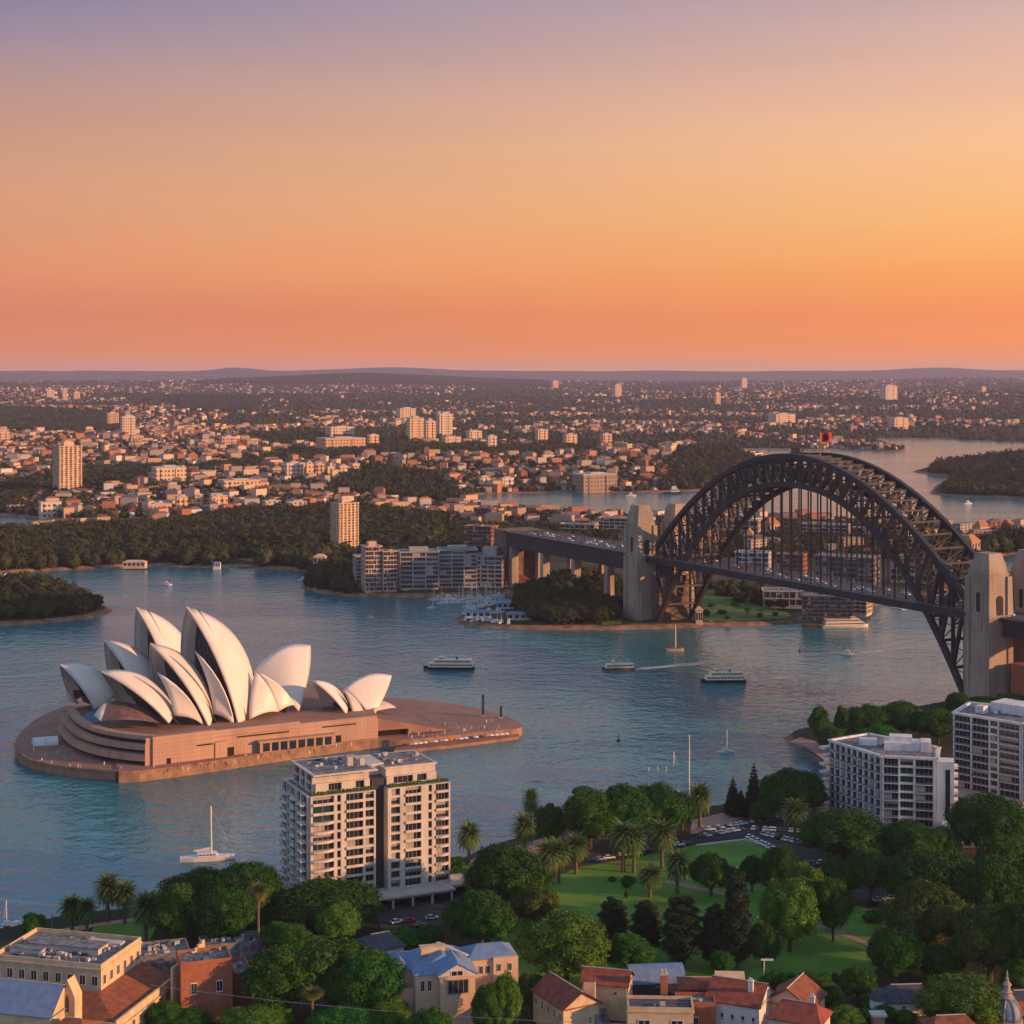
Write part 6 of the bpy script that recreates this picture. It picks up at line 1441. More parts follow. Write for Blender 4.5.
mb = MB(); mb.add([(-5, -9.9, 10.5), (6, -9.9, 10.5), (6, -9.9, 11.2), (.5, -9.9, 14.0), (-5, -9.9, 11.2), (-5, -9.2, 10.5), (6, -9.2, 10.5), (6, -9.2, 11.2), (.5, -9.2, 14.0), (-5, -9.2, 11.2)], [(0, 1, 2, 3, 4), (9, 8, 7, 6, 5)]+[(i, 5+i, 5+(i+1) % 5, (i+1) % 5) for i in range(5)]); mb.build('front_gable', m_cream, wv)
mb = MB(); mb.add([(-5.4, -10.2, 11.0), (.5, -10.2, 14.3), (6.4, -10.2, 11.0), (-5.4, 2, 11.0), (.5, 2, 14.3), (6.4, 2, 11.0)], [(0, 1, 4, 3), (1, 2, 5, 4)]); gr2 = mb.build('gable_roof', m_bluetin, rv); solid(gr2, .25)
mb = MB(); mb.box(-8, -1, 2, 4.5, 13.2, 15.2); mb.box(-8.3, -.7, 1.8, 4.7, 15.2, 15.4); mb.build('dormer', m_ochre, rv)
mb = MB(); mb.beam((-2.3, 8, 14.6), (4.5, -3, 14.0), 1.2, .25); mb.build('roof_walkway', m_cream, rv)
def vwin(x, y, z, w_, h_, r_=0, k='s'):
    o = link('window', WP[k][1], wv); o.location = (x, y, z); o.rotation_euler = (0, 0, r_); o.scale = (w_, 1, h_)
vwin(.5, -9.98, 5.8, 6.0, 4.0, 0, 'b'); vwin(.2, -9.98, 10.8, 3.6, 1.5)
for y in (-4.6, -2.2, .2, 2.6): vwin(-11.1, y, 6.2, 1.5, 3.4, -pi/2)
for x in (7.5, 9.5, 11.5): vwin(x, 1.9, 6.4, 1.2, 2.6)
for x in (14.6, 17.8): vwin(x, .9, 7.2, 1.2, 2.4); vwin(x, .9, 1.8, 1.4, 3.0)
for y in (3, 6, 9): vwin(-17.1, y, 5.6, 1.3, 2.6, -pi/2)
for x in (-9, -7): vwin(x, -6.1, 5.6, 1.1, 3.4)
# red roofed ochre house
gable_house('ochre_house', 'yellow ochre house with a red sheet roof and a plain gable end', (Xat(566, 478), 480), .5, 11.5, 17, Z0, 9.0, 4.0, m_ochre, m_redtin, [('f', 2, 3.5, .8, 1.8), ('l', 5, 5, .8, 2.4)], ridge='v')
gable_house('ochre_dormer', 'ochre block with a red lean-to roof rising behind the ochre house', (Xat(608, 486), 490), -.25, 13, 9, Z0, 10.2, 3.0, m_ochre, m_redtin, [('f', 2, 7.2, .9, 1.1)], hipk=0, cat='house')
t = thing('stair_head', 'small ochre box with a round window on the red roof', 'stair head', (Xat(590, 479), 481, Z0+9.5), -.12)
mb = MB(); mb.box(-1.6, 1.6, -1.5, 1.5, -2, 3.6); mb.build('wall', m_ochre, t); mb = MB(); mb.box(-1.8, 1.8, -1.7, 1.7, 3.6, 3.9); mb.build('roof', m_redtin, t)
flat_block('dark_roof_house', 'peach house with a dark seamed flat roof and brick chimney beside it', G(660, 1004, 15)[:2], -.05, 18, 9, Z0, 9.8, m_ochre, m_slate, [('f', 2, 4, 3.4, 3.4)], seed=41, kit=2, cat='house')
t = thing('brick_chimney', 'tall red brick chimney with a pale cap behind the dark flat roof', 'chimney', (*G(664, 992, 14)[:2], Z0))
mb = MB(); mb.box(-1.0, 1.0, -.8, .8, 0, 14); mb.build('shaft', m_brick, t); mb = MB(); mb.box(-1.15, 1.15, -.95, .95, 14, 14.4); mb.box(-.8, -.2, -.4, .4, 14.4, 15.6); mb.box(.2, .8, -.4, .4, 14.4, 15.6); mb.build('cap', m_concrete, t)
# dark vaulted roof
t = thing('vaulted_hall', 'dark hall with a rounded grey vault roof behind the ochre house', 'hall', (*G(655, 980, 9)[:2], Z0), .1)
mb = MB(); mb.box(-8, 8, -4.5, 4.5, -3, 4.5); mb.build('wall', m_darkwall, t); mb = MB(); n = 10
for x in (-8.3, 8.3): mb.v += [(x, -4.8*cos(pi*k/n), 4.5+4.2*sin(pi*k/n)) for k in range(n+1)]
mb.f = [(k, k+1, n+2+k, n+1+k) for k in range(n)]+[tuple(range(n+1))[::-1], tuple(range(n+1, 2*n+2))]; mb.m = [0]*len(mb.f); mb.build('roof', m_bluetin, t)
t = thing('domed_kiosk', 'small round kiosk with a grey blue dome left of the vaulted hall', 'kiosk', (*G(630, 985, 8)[:2], Z0)); mb = MB(); mb.lathe([(2.6, -2), (2.6, 4)], n=14); mb.build('wall', m_darkwall, t); mb = MB(); mb.lathe([(2.9, 4), (2.6, 5.2), (1.6, 6.6), (.3, 7.4)], n=14); mb.build('dome', m_bluetin, t)
# red roofed houses right of centre
gable_house('red_tile_house', 'white walled house with a wide red tiled roof, nearest of the red cluster', (Xat(741, 479), 481), -.42, 15, 15, Z0, 9.0, 4.2, m_white, m_redtin, [('f', 5, 4, .9, 2.0), ('l', 4, 4, .9, 2.0)], hipk=0, chim=[(4, -3, 5.2, m_white)])
t = thing('yellow_monitor', 'small yellow mono pitch roof box behind the red tiled house', 'roof box', (*G(730, 988, 14)[:2], Z0), -.05); mb = MB(); mb.box(-4.2, 4.2, -2, 2, 0, 9.5); mb.build('wall', m_cream, t); mb = MB(); mb.add([(-4.5, -2.3, 9.2), (4.5, -2.3, 9.2), (4.2, 2.3, 13), (-4.2, 2.3, 13)], [(0, 1, 2, 3)]); solid(mb.build('roof', m_ochre, t), .3)
gable_house('peach_gable_house', 'house with a peach gable wall and steep tiles right of the red roofs', (Xat(797, 481), 484), -.5, 13, 13, Z0, 7.2, 4.6, M('peach render', (.6, .42, .29)), m_terracotta, [('f', 2, 3, .8, 1.8)], ridge='v')
gable_house('low_red_house', 'low house with red hip roof and cream parapets at the bottom of the red cluster', (Xat(800, 461), 462), -.45, 14, 11, Z0, 10.5, 3.6, m_cream, m_redtin, [('f', 3, 5, .8, 1.8)], hipk=3, chim=[(3, 2, 4.5, m_cream)])
gable_house('rust_roof_house', 'house with a rusty red low roof left of the white walled one', (Xat(702, 489), 492), -.05, 12, 9, Z0, 8.2, 1.8, m_brick, m_redtin, [('f', 3, 4, .8, 1.6)], hipk=2.5)
flat_block('dark_passage_house', 'dark walled house with a white roof tank below the rusty roof', (Xat(696, 474), 476), -.05, 11, 8, Z0, 9, m_brick, m_roofgrey, [('f', 1, 3, 1.4, 3)], seed=44, kit=5, cat='house', cornice=False)
gable_house('slate_pavilion', 'pavilion with a blue slate hip roof in the garden trees at the right', G(906, 997, 9)[:2], .06, 15, 8.5, Z0, 4.2, 3.6, m_white, m_slate, [('f', 4, 1.5, 1, 1.6)], hipk=3.6)
t = thing('round_bay', 'round white bay with a slate cap at the left end of the slate pavilion', 'bay', (*G(880, 1000, 9)[:2], Z0)); mb = MB(); mb.lathe([(3.0, -2), (3.0, 4.6)], n=14); mb.build('wall', m_white, t); mb = MB(); mb.lathe([(3.4, 4.6), (2.4, 6.4), (.2, 7.6)], n=14); mb.build('roof', m_slate, t)
t = thing('stone_gate_pier', 'weathered stone pier with a broad cap at the bottom below the slate pavilion', 'pier', (*G(878, 1022, 9)[:2], Z0)); mb = MB(); mb.box(-1.6, 1.6, -1.4, 1.4, -2, 6); mb.build('shaft', m_seawall, t); mb = MB(); mb.box(-2.2, 2.2, -1.9, 1.9, 6, 6.6); mb.build('cap', m_concrete, t)
gable_house('orange_roof_house', 'orange tiled roof just showing at the bottom edge by the pole', (Xat(951, 462), 462), .1, 13, 9, Z0, 7.4, 3.0, m_ochre, m_terracotta, None, hipk=3)
gable_house('far_brick_house', 'brown brick house behind the domed turret', G(1026, 1000, 8)[:2], .1, 12, 8, Z0, 5, 1, m_brick, m_slate, None, hipk=3)
# domed turret
td = 470.0; t = thing('domed_turret', 'ornate turret with a ribbed blue dome, lantern and spire at the bottom right corner', 'turret', (Xat(1007, td), td, Z0))
zc = Zat(1017, td)-Z0
mb = MB(); mb.lathe([(3.9, 0), (3.9, zc-1.5), (4.3, zc-1.3), (4.3, zc-.5), (3.7, zc-.3)], n=20); mb.build('drum', m_granite, t)
mb = MB(); mb.lathe([(3.6, zc-.3), (3.75, zc+.8), (3.6, zc+2.0), (3.1, zc+3.4), (2.3, zc+4.6), (1.3, zc+5.3)], n=20); dm = mb.build('dome', M('weathered dome sheet', (.20, .28, .40), (.13, .18, .27), scale=.5, rough=.6), t, smooth=True)
mb = MB()
for k in range(8):
    a = k*pi/4+.3; mb.tube([(r_*1.02*cos(a), r_*1.02*sin(a), z) for r_, z in ((3.6, zc-.3), (3.75, zc+.8), (3.6, zc+2.0), (3.1, zc+3.4), (2.3, zc+4.6), (1.3, zc+5.3))], .3, 5)
mb.build('dome_rib', m_granite, dm)
mb = MB(); mb.lathe([(1.9, zc+5.2), (2.0, zc+5.7), (1.5, zc+6.0), (1.3, zc+6.8), (1.6, zc+7.0), (1.0, zc+7.4), (.9, zc+8.6), (1.25, zc+8.8), (1.2, zc+9.2), (.8, zc+9.5)], n=12); mb.build('lantern', m_granite, t)
mb = MB(); mb.lathe([(.8, zc+9.5), (.45, zc+10.2), (.55, zc+10.6), (.2, zc+11.4), (.35, zc+11.8), (.06, zc+13)], n=10); mb.build('finial', m_granite, t)
# ------------------------------------------------------------------ boats
def hull_mb(mb, L, Bm, D, z0=-.6, m=0, bow=1.0, stern=.8, n=12):
    vs = []; prof = []
    for i in range(n+1):
        t = i/n; b = Bm/2*min(1, (stern+(1-stern)*min(1, t*4)))*(1-max(0, (t-.55)/.45)**2.2*.98*bow); x = -L/2+L*t; sh = D*(1+.22*max(0, t-.5)*2)
        vs += [(x, -b, sh), (x*.985, -b*.75, z0), (x*.985, b*.75, z0), (x, b, sh)]
    fs = []
    for i in range(n):
        o = i*4
        for j in range(3): fs.append((o+j, o+j+1, o+j+5, o+j+4))
        fs.append((o+3, o, o+4, o+7))
    fs += [(3, 2, 1, 0), (n*4, n*4+1, n*4+2, n*4+3)]; mb.add(vs, fs, m)
def deckhouse(parent, name, x0, x1, w, z0, z1, mat, nwin, rake=.6, glass=m_glass):
    mb = MB(); mb.add([(x0, -w/2, z0), (x1, -w/2, z0), (x1, w/2, z0), (x0, w/2, z0), (x0+rake*.3, -w/2*.97, z1), (x1-rake, -w/2*.97, z1), (x1-rake, w/2*.97, z1), (x0+rake*.3, w/2*.97, z1)], [(3, 2, 1, 0), (4, 5, 6, 7), (0, 1, 5, 4), (1, 2, 6, 5), (2, 3, 7, 6), (3, 0, 4, 7)])
    mb.box(x0-.3, x1-rake+.4, -w/2-.3, w/2+.3, z1, z1+.18)
    o = mb.build(name, mat, parent); g = MB(); h = z1-z0; s = (x1-x0-rake-.4)/nwin
    for i in range(nwin):
        a = x0+.4+i*s
        for sg in (-1, 1): g.box(a+s*.12, a+s*.88, sg*w/2-.04, sg*w/2+.04, z0+h*.44, z0+h*.78)
    g.build('windows', glass, o); return o
def ferry(label, px, base, L, heading, hullm, deckm, decks=2, group='ferries crossing the harbour', funnel=True):
    x, y, _ = G(px, base, 0); t = thing('ferry', label, 'ferry', (x, y, 0), heading, group); Bm = L*.25
    mb = MB(); hull_mb(mb, L, Bm, 1.7); mb.build('hull', hullm, t)
    z = 1.7
    for k in range(decks):
        x0 = -L*.46+k*L*.03; x1 = L*(.40-.09*k); deckhouse(t, 'deck', x0, x1, Bm*(.92-.07*k), z, z+2.1, deckm, max(5, int(L*.42)), 1.0); z += 2.25
    deckhouse(t, 'wheelhouse', L*.10, L*.20, Bm*.5, z, z+1.7, deckm, 3, .5)
    mb = MB()
    for sg in (-1, 1): mb.beam((-L*.40, sg*Bm*.40, z+.9), (L*.08, sg*Bm*.40, z+.9), .1, .1)
    for k in range(12):
        for sg in (-1, 1): mb.beam((-L*.4+k*L*.043, sg*Bm*.4, z), (-L*.4+k*L*.043, sg*Bm*.4, z+.9), .1, .1, up=(1, 0, 0))
    mb.build('railing', m_white, t)
    if funnel: mb = MB(); mb.lathe([(.7, z), (.65, z+1.5)], (-L*.15, 0), 10); mb.build('funnel', m_hullnavy, t)
    mb = MB(); mb.tube([(L*.14, 0, z+1.7), (L*.14, 0, z+4)], .1, 6); mb.build('mast', m_white, t)
    return t
ferry('large navy hulled ferry with three cream decks heading left, near the opera house', 449, 669, 33, pi-.03, m_hullnavy, m_boatcream, 2)
ferry('small dark ferry with a cream roof heading left in the middle of the harbour', 618, 670, 21, pi+.1, m_wood, m_boatcream, 1, funnel=False)
ferry('navy ferry with three cream decks heading left, nearest to the arch', 723, 682, 28, pi+.05, m_hullnavy, m_boatcream, 2)
ferry('large white moored ferry with glowing decks beside the dark wharf', 845, 627, 36, .12, m_hullwhite, m_boatcream, 2, None)
def yacht(label, px, base, L, hgt, heading, hullm=m_hullwhite, sailcover=True, group=None, bm=.25, z=0):
    x, y, _ = G(px, base, z); t = thing('sailing_yacht', label, 'yacht', (x, y, z), heading, group); D = L*.075
    mb = MB(); hull_mb(mb, L, L*bm, D, stern=.6); mb.build('hull', hullm, t)
    deckhouse(t, 'cabin', -L*.18, L*.20, L*bm*.62, D, D+L*.055, m_hullwhite, 5, L*.06)
    mb = MB(); mb.tube([(L*.06, 0, D), (L*.05, 0, hgt)], [L*.012+.14, L*.009+.10], 7); mb.build('mast', m_white, t)
    mb = MB(); mb.tube([(L*.05, 0, D+L*.10), (-L*.26, 0, D+L*.095)], .16, 6); mb.build('boom', m_white, t)
    if sailcover: mb = MB(); mb.tube([(L*.04, 0, D+L*.135), (-L*.08, 0, D+L*.125), (-L*.25, 0, D+L*.108)], [L*.022, L*.018, L*.006], 7); mb.build('furled_sail', m_cloth, t).color = (.7, .68, .66, 1)
    mb = MB()
    for q in ((L*.47, 0, D*1.2), (-L*.47, 0, D), (L*.05, L*bm*.45, D), (L*.05, -L*bm*.45, D)): mb.tube([(L*.05, 0, hgt*.97), q], .035, 4)
    mb.build('rigging', m_metal, t)
    mb = MB()
    for k in range(9):
        for sg in (-1, 1):
            mb.beam((-L*.44+k*L*.09, sg*L*bm*.42*(1 if k < 6 else .9-.2*(k-6)), D), (-L*.44+k*L*.09, sg*L*bm*.42*(1 if k < 6 else .9-.2*(k-6)), D+.8), .06, .06, up=(1, 0, 0))
    mb.build('stanchions', m_metal, t)
    return t
yacht('white motor sailing yacht with furled sail and tall mast in front of the dark figs', 208, 860, 21.5, 21, .18, sailcover=True, bm=.24)
yacht('small white sailing boat alone on the open water before the cove', 726, 752, 9, 11, .1, sailcover=False)
yacht('dark hulled moored yacht with a tall thin mast behind the harbour edge trees', 675, 794, 11, 19, 2.9, m_wood)
yacht('white moored yacht with the tallest mast beside the quay palm', 690, 801, 14, 29, 1.9)
yacht('white yacht with a bare mast off the marina point', 470, 607, 12, 19, .3)
yacht('tiny yacht anchored off the marina pontoon', 432, 608, 8, 9, .2)
# brown barge with a mast
x, y, _ = G(675, 650.5, 0); t = thing('work_barge', 'orange brown work barge with one tall post below the far pylon', 'barge', (x, y, 0), .05)
mb = MB(); hull_mb(mb, 12, 5, 1.3, bow=.3); mb.build('hull', m_ochre, t); mb = MB(); mb.box(-3.5, -1.5, -1.6, 1.6, 1.3, 2.8); mb.box(2, 4, -1.4, 1.4, 1.3, 2.4); mb.build('deck_gear', m_wood, t); mb = MB(); mb.tube([(.3, 0, 1), (.3, 0, 17.5)], [.55, .4], 8); mb.build('post', m_cream, t)
def motorboat(label, px, base, L, heading, hullm=m_hullwhite, group=None, z=0):
    x, y, _ = G(px, base, z); t = thing('motorboat', label, 'motorboat', (x, y, z), heading, group)
    mb = MB(); hull_mb(mb, L, L*.3, L*.1); mb.build('hull', hullm, t); deckhouse(t, 'cabin', -L*.2, L*.22, L*.2, L*.1, L*.24, m_hullwhite, 4, L*.1)
    if L > 6: mb = MB(); mb.box(-L*.15, L*.05, -L*.09, L*.09, L*.24+.2, L*.36); mb.build('flybridge', m_hullwhite, t)
    return t
motorboat('small cream launch with a long wake near the right truss', 847, 655, 10, 2.95, m_boatcream)
motorboat('white motorboat alone in the cove before the garden woods', 167, 585, 9, .1)
motorboat('tiny white boat alone in open water between the opera house and the pink apartments', 371, 618, 6, .1)
motorboat('white cruiser off the upper harbour shore behind the approach', 631, 496, 16, .1)
motorboat('low grey ship at the wharf of the far woods', 675, 494, 34, .05, m_darkwall)
motorboat('white boat at the wharf of the far woods left of the grey ship', 705, 492, 22, .1)
motorboat('small white boat on the upper harbour right of the arch', 968, 504, 14, .4)
motorboat('white boat at the far left shore below the woods', 6, 577, 9, .2)
motorboat('small launch at the tip of the wooded headland', 303, 580, 9, .2)
# moored boats of the marina
random.seed(21); k = 0
def boatrow(n, a, b, jit, grp, lab, z=0):
    for i in range(n):
        t = (i+random.uniform(.2, .8))/n; px = a[0]+(b[0]-a[0])*t; py = a[1]+(b[1]-a[1])*t+random.uniform(-jit, jit)
        if random.random() < .55: motorboat(lab+' motorboat', px, py, random.uniform(7, 11), random.uniform(-.4, .4)+random.choice((0, pi/2)), group=grp, z=z)
        else: yacht(lab+' yacht with a bare mast', px, py, random.uniform(8, 11), random.uniform(8, 13), random.uniform(-.4, .4)+random.choice((0, pi/2)), sailcover=False, group=grp, z=z)
boatrow(16, (432, 599.5), (500, 596.5), .8, 'boats moored at the far marina', 'white moored far marina')
boatrow(12, (440, 602.5), (492, 600.5), .6, 'boats moored at the far marina', 'white moored outer marina')
boatrow(14, (470, 609.5), (508, 603.5), .8, 'boats moored behind the point', 'white moored inner basin')
boatrow(8, (462, 619), (512, 622.5), .8, 'boats laid up on the hard stand of the point', 'white laid up hard stand', 3.6); boatrow(6, (464, 615), (500, 612), .8, 'boats laid up behind the point boathouse', 'white laid up boathouse', 3.6)
boatrow(5, (645, 794), (668, 796), 1.0, 'boats moored behind the harbour edge trees', 'small white moored tree side')
boatrow(5, (2, 932), (26, 930), 1.0, 'boats by the left shore', 'small moored left shore')
def pontoon(label, a, b, w):
    p, q = P2(*a), P2(*b); U, L = unit(p, q); t = thing('pontoon', label, 'pontoon', (*p, 0)); mb = MB(); mb.obox(((q[0]-p[0])/2, (q[1]-p[1])/2), U, L, w, -.3, .6); mb.build('walkway', m_concrete, t)
    mb = MB(); n = int(L/12)
    for i in range(n+1): mb.tube([(U[0]*i*12, U[1]*i*12, -2), (U[0]*i*12, U[1]*i*12, 2.4)], .3, 6)
    mb.build('piles', m_wood, t)
pontoon('long pontoon of the far marina', (430, 600.8), (502, 597.8), 5); pontoon('outer pontoon of the far marina', (436, 604), (495, 601.5), 4); pontoon('pontoon in the basin behind the point', (466, 611), (512, 604.5), 4)
pontoon('dark jetty under the right end of the arch', (898, 609), (926, 607), 10)
# harbour marks
for px, top, base, lab in ((618.5, 735, 741, 'small dark channel marker alone on the water'), (800, 648, 651, 'tiny buoy on the water right of the ferries')):
    x, y, _ = G(px, base, 0); t = thing('channel_marker', lab, 'marker', (x, y, 0)); mb = MB(); mb.lathe([(1.1, -.4), (1.1, .7), (.3, .9)], n=10); mb.build('float', m_darkwall, t); mb = MB(); mb.tube([(0, 0, .8), (0, 0, 3.6)], .25, 6); mb.build('post', m_darkwall, t)
for px, base, h_, lab in ((483, 716, 10, 'tall dark pylon sign standing on the forecourt edge'), (501, 718, 5, 'shorter dark post on the forecourt edge')):
    x, y, _ = G(px, base, 4.5); t = thing('marker_post', lab, 'post', (x, y, 4.5)); mb = MB(); mb.box(-.7, .7, -.5, .5, 0, h_+1.5); mb.build('shaft', m_darkwall, t); mb = MB(); mb.box(-1.1, 1.1, -.9, .9, 0, .5); mb.build('foot', m_concrete, t)
# wakes: thin foam on the water
def foam_mat():
    m = bpy.data.materials.new('wake foam'); m.use_nodes = True; t = m.node_tree; b = t.nodes['Principled BSDF']; b.inputs['Base Color'].default_value = (.62, .62, .62, 1); b.inputs['Roughness'].default_value = .8
    tcn = t.nodes.new('ShaderNodeTexCoord'); mpn = t.nodes.new('ShaderNodeMapping'); mpn.inputs['Scale'].default_value = (.06, .45, 1); t.links.new(tcn.outputs['Object'], mpn.inputs[0]); nz = t.nodes.new('ShaderNodeTexNoise'); nz.inputs['Detail'].default_value = 6; nz.inputs['Scale'].default_value = 1; t.links.new(mpn.outputs[0], nz.inputs[0])
    r = t.nodes.new('ShaderNodeMapRange'); r.inputs[1].default_value = .35; r.inputs[2].default_value = .62; r.inputs[3].default_value = .1; r.inputs[4].default_value = .95; t.links.new(nz.outputs[0], r.inputs[0])
    at_ = t.nodes.new('ShaderNodeAttribute'); at_.attribute_name = 'col'; mu = t.nodes.new('ShaderNodeMath'); mu.operation = 'MULTIPLY'; t.links.new(at_.outputs['Fac'], mu.inputs[0]); t.links.new(r.outputs[0], mu.inputs[1]); t.links.new(mu.outputs[0], b.inputs['Alpha'])
    return m
m_foam = foam_mat()
def wake(label, a, b, w0, w1, s=1.0):
    p, q = P2(*a), P2(*b); U, L = unit(p, q); V = (-U[1], U[0]); n = 14; vs = []; fs = []; fc = []
    for i in range(n+1):
        t = i/n; w = w0+(w1-w0)*t
        for sg in (-1, 1): vs.append((L*t, sg*w/2, .05))
    for i in range(n): fs.append((2*i, 2*i+2, 2*i+3, 2*i+1)); k = s*(1-i/n)*min(1, i/2+.5); fc.append((k, k, k, 1))
    o = link('wake', np_mesh('wake', vs, fs, [m_foam], fcol=fc)); o.location = (*p, 0); o.rotation_euler = (0, 0, atan2(U[1], U[0])); tag(o, label, None, kind='stuff')
wake('pale wake behind the small dark ferry', (633, 669.5), (745, 659), 5, 13); wake('pale wake behind the navy ferry near the arch', (746, 681), (830, 673), 6, 16); wake('long wake of the small launch', (852, 654.5), (975, 638), 4, 14); wake('faint wake behind the large navy ferry', (475, 668), (570, 664), 6, 16, .8); wake('broad pale wake crossing under the arch', (960, 640), (690, 668), 4, 12, .5); wake('faint streak left of the opera house', (0, 677), (90, 672), 3, 4, .5)

# ------------------------------------------------------------------ cars
def car_meshes():
    b = MB(); prof = [(-2.2, .35), (2.2, .35), (2.25, .75), (1.3, .95), (-2.0, 1.0), (-2.25, .8)]
    b.add([(x, -.9, z) for x, z in prof]+[(x, .9, z) for x, z in prof], [tuple(range(6)), tuple(range(6, 12))[::-1]]+[(i, 6+i, 6+(i+1) % 6, (i+1) % 6) for i in range(6)])
    b.add([(-1.35, -.68, 1.42), (.25, -.68, 1.42), (.25, .68, 1.42), (-1.35, .68, 1.42), (-1.3, -.68, 1.48), (.2, -.68, 1.48), (.2, .68, 1.48), (-1.3, .68, 1.48)], [(3, 2, 1, 0), (4, 5, 6, 7), (0, 1, 5, 4), (1, 2, 6, 5), (2, 3, 7, 6), (3, 0, 4, 7)])
    g = MB(); g.add([(-1.95, -.82, .98), (1.15, -.82, .95), (1.15, .82, .95), (-1.95, .82, .98), (-1.35, -.66, 1.42), (.25, -.66, 1.42), (.25, .66, 1.42), (-1.35, .66, 1.42)], [(0, 1, 5, 4), (1, 2, 6, 5), (2, 3, 7, 6), (3, 0, 4, 7)])
    w = MB(); w.tube([(0, -.12, 0), (0, .12, 0)], .33, 12)
    return b.mesh('body', m_objpaint), g.mesh('windows', m_glass), w.mesh('wheel', m_tyre)
CB, CG, CW = car_meshes()
CARC = {'white': (.75, .75, .76), 'silver': (.5, .51, .53), 'dark grey': (.08, .085, .095), 'black': (.02, .02, .022), 'blue': (.05, .12, .35), 'red': (.45, .03, .03)}
def car(x, y, z, rz, cname, label, group, full=True):
    t = thing('parked_car' if full else 'car', label, 'car', (x, y, z), rz, group); b = link('body', CB, t); b.color = (*CARC[cname], 1); link('windows', CG, t)
    if full:
        for i in (-1.35, 1.35):
            for j in (-.82, .82): w = link('wheel', CW, t); w.location = (i, j, .33)
    return t
random.seed(4)
for a, b, n, ang_, grp in (((748, 837), (792, 858), 11, 1.0, 'cars parked along the lawn kerb'), ((700, 838), (742, 830), 8, .25, 'cars in the left row of the car park'), ((706, 831), (745, 824), 7, .25, 'cars in the back left row of the car park'), ((750, 829), (800, 832), 9, 1.2, 'cars in the middle row of the car park'), ((752, 822), (800, 818), 8, 1.2, 'cars in the back row of the car park'), ((762, 834), (812, 846), 10, 1.0, 'cars in the right row of the car park'), ((590, 862), (640, 853.5), 7, .2, 'cars parked behind the lawn palms'), ((640, 853), (690, 843.5), 7, .2, 'cars parked along the quay side of the lawn'), ((792, 868), (828, 862), 7, 1.1, 'cars on the road right of the lawn')):
    for i in range(n):
        t = (i+random.uniform(.25, .75))/n; cn = random.choice(['white']*5+['silver']*3+['dark grey']*2+['black', 'blue'])
        x, y, _ = G(a[0]+(b[0]-a[0])*t, a[1]+(b[1]-a[1])*t, Z0+.12); car(x, y, Z0+.12, ang_+random.uniform(-.1, .1), cn, f'{cn} car, one of the {grp}', grp)
for px, py, cn, lab in ((397, 923, 'white', 'white car parked left under the tower canopy'), (409, 922, 'red', 'red car parked in front of the apartment tower'), (432, 919, 'silver', 'silver blue car parked right of the red one at the tower'), (447, 917, 'red', 'second red car half hidden behind the dome fig'), (420, 926, 'dark grey', 'dark car in front of the tower street'), (872, 905, 'black', 'black car in the turning area among the trees'), (879, 901, 'silver', 'silver car in the turning area'), (892, 899, 'white', 'white car at the right of the turning area')):
    x, y, _ = G(px, py, Z0+.12); car(x, y, Z0+.12, .3+random.uniform(-.3, .3), cn, lab, None)
random.seed(9)
for i in range(110):
    t = random.uniform(-.5, 1.2); ln = random.randrange(6); q = 4.8+ln*3.4; cn = random.choice(['white']*4+['silver']*3+['dark grey', 'black', 'red']); p = B(t, q, ZD+.2); car(*p, atan2(be[1], be[0])+(pi if ln > 2 else 0), cn, f'{cn} car driving on the bridge deck', 'cars driving over the bridge', False)

# ------------------------------------------------------------------ people on the broadwalk
def person_meshes():
    mb = MB()
    mb.lathe([(.13, 0), (.16, .08), (.13, .3), (.17, .75), (.19, .9), (.16, 1.08), (.21, 1.38), (.16, 1.46), (.06, 1.5), (.06, 1.54), (.10, 1.6), (.11, 1.68), (.08, 1.76), (.02, 1.79)], n=8, sy=.62)
    for s in (-1, 1): mb.tube([(s*.2, 0, 1.4), (s*.27, .02, 1.12), (s*.25, -.06, .85)], [.06, .05, .04], 5)
    return mb.mesh('person', m_cloth, smooth=True)
PM = person_meshes(); random.seed(15)
areas = [([(22, 752), (40, 764), (100, 772), (130, 771), (140, 768), (110, 762), (60, 750), (40, 740)], 3.92, 34, 'the round end of the opera house broadwalk', 'people at the round end of the broadwalk'), ([(150, 768), (375, 741), (375, 745), (200, 771), (150, 775)], 4.52, 26, 'the long sunlit side of the opera house broadwalk', 'people along the broadwalk wall'), ([(385, 728), (500, 721), (515, 730), (440, 738), (400, 742)], 4.52, 44, 'the forecourt right of the opera house', 'people on the forecourt')]
for poly_, z_, n_, wh, grp in areas:
    k = 0
    while k < n_:
        px = random.uniform(min(p[0] for p in poly_), max(p[0] for p in poly_)); py = random.uniform(min(p[1] for p in poly_), max(p[1] for p in poly_))
        if not inpoly(np.array([px]), np.array([py]), poly_)[0]: continue
        x, y, _ = G(px, py, z_); cn, cc_ = random.choice([('white', (.75, .73, .7)), ('dark', (.05, .05, .07)), ('blue', (.08, .14, .3)), ('red', (.4, .06, .05)), ('white', (.8, .8, .78))])
        o = link('person', PM); o.location = (x, y, z_); o.rotation_euler = (0, 0, random.uniform(0, 6)); o.color = (*cc_, 1); tag(o, f'person in {cn} clothes standing on {wh}', 'person', grp); k += 1
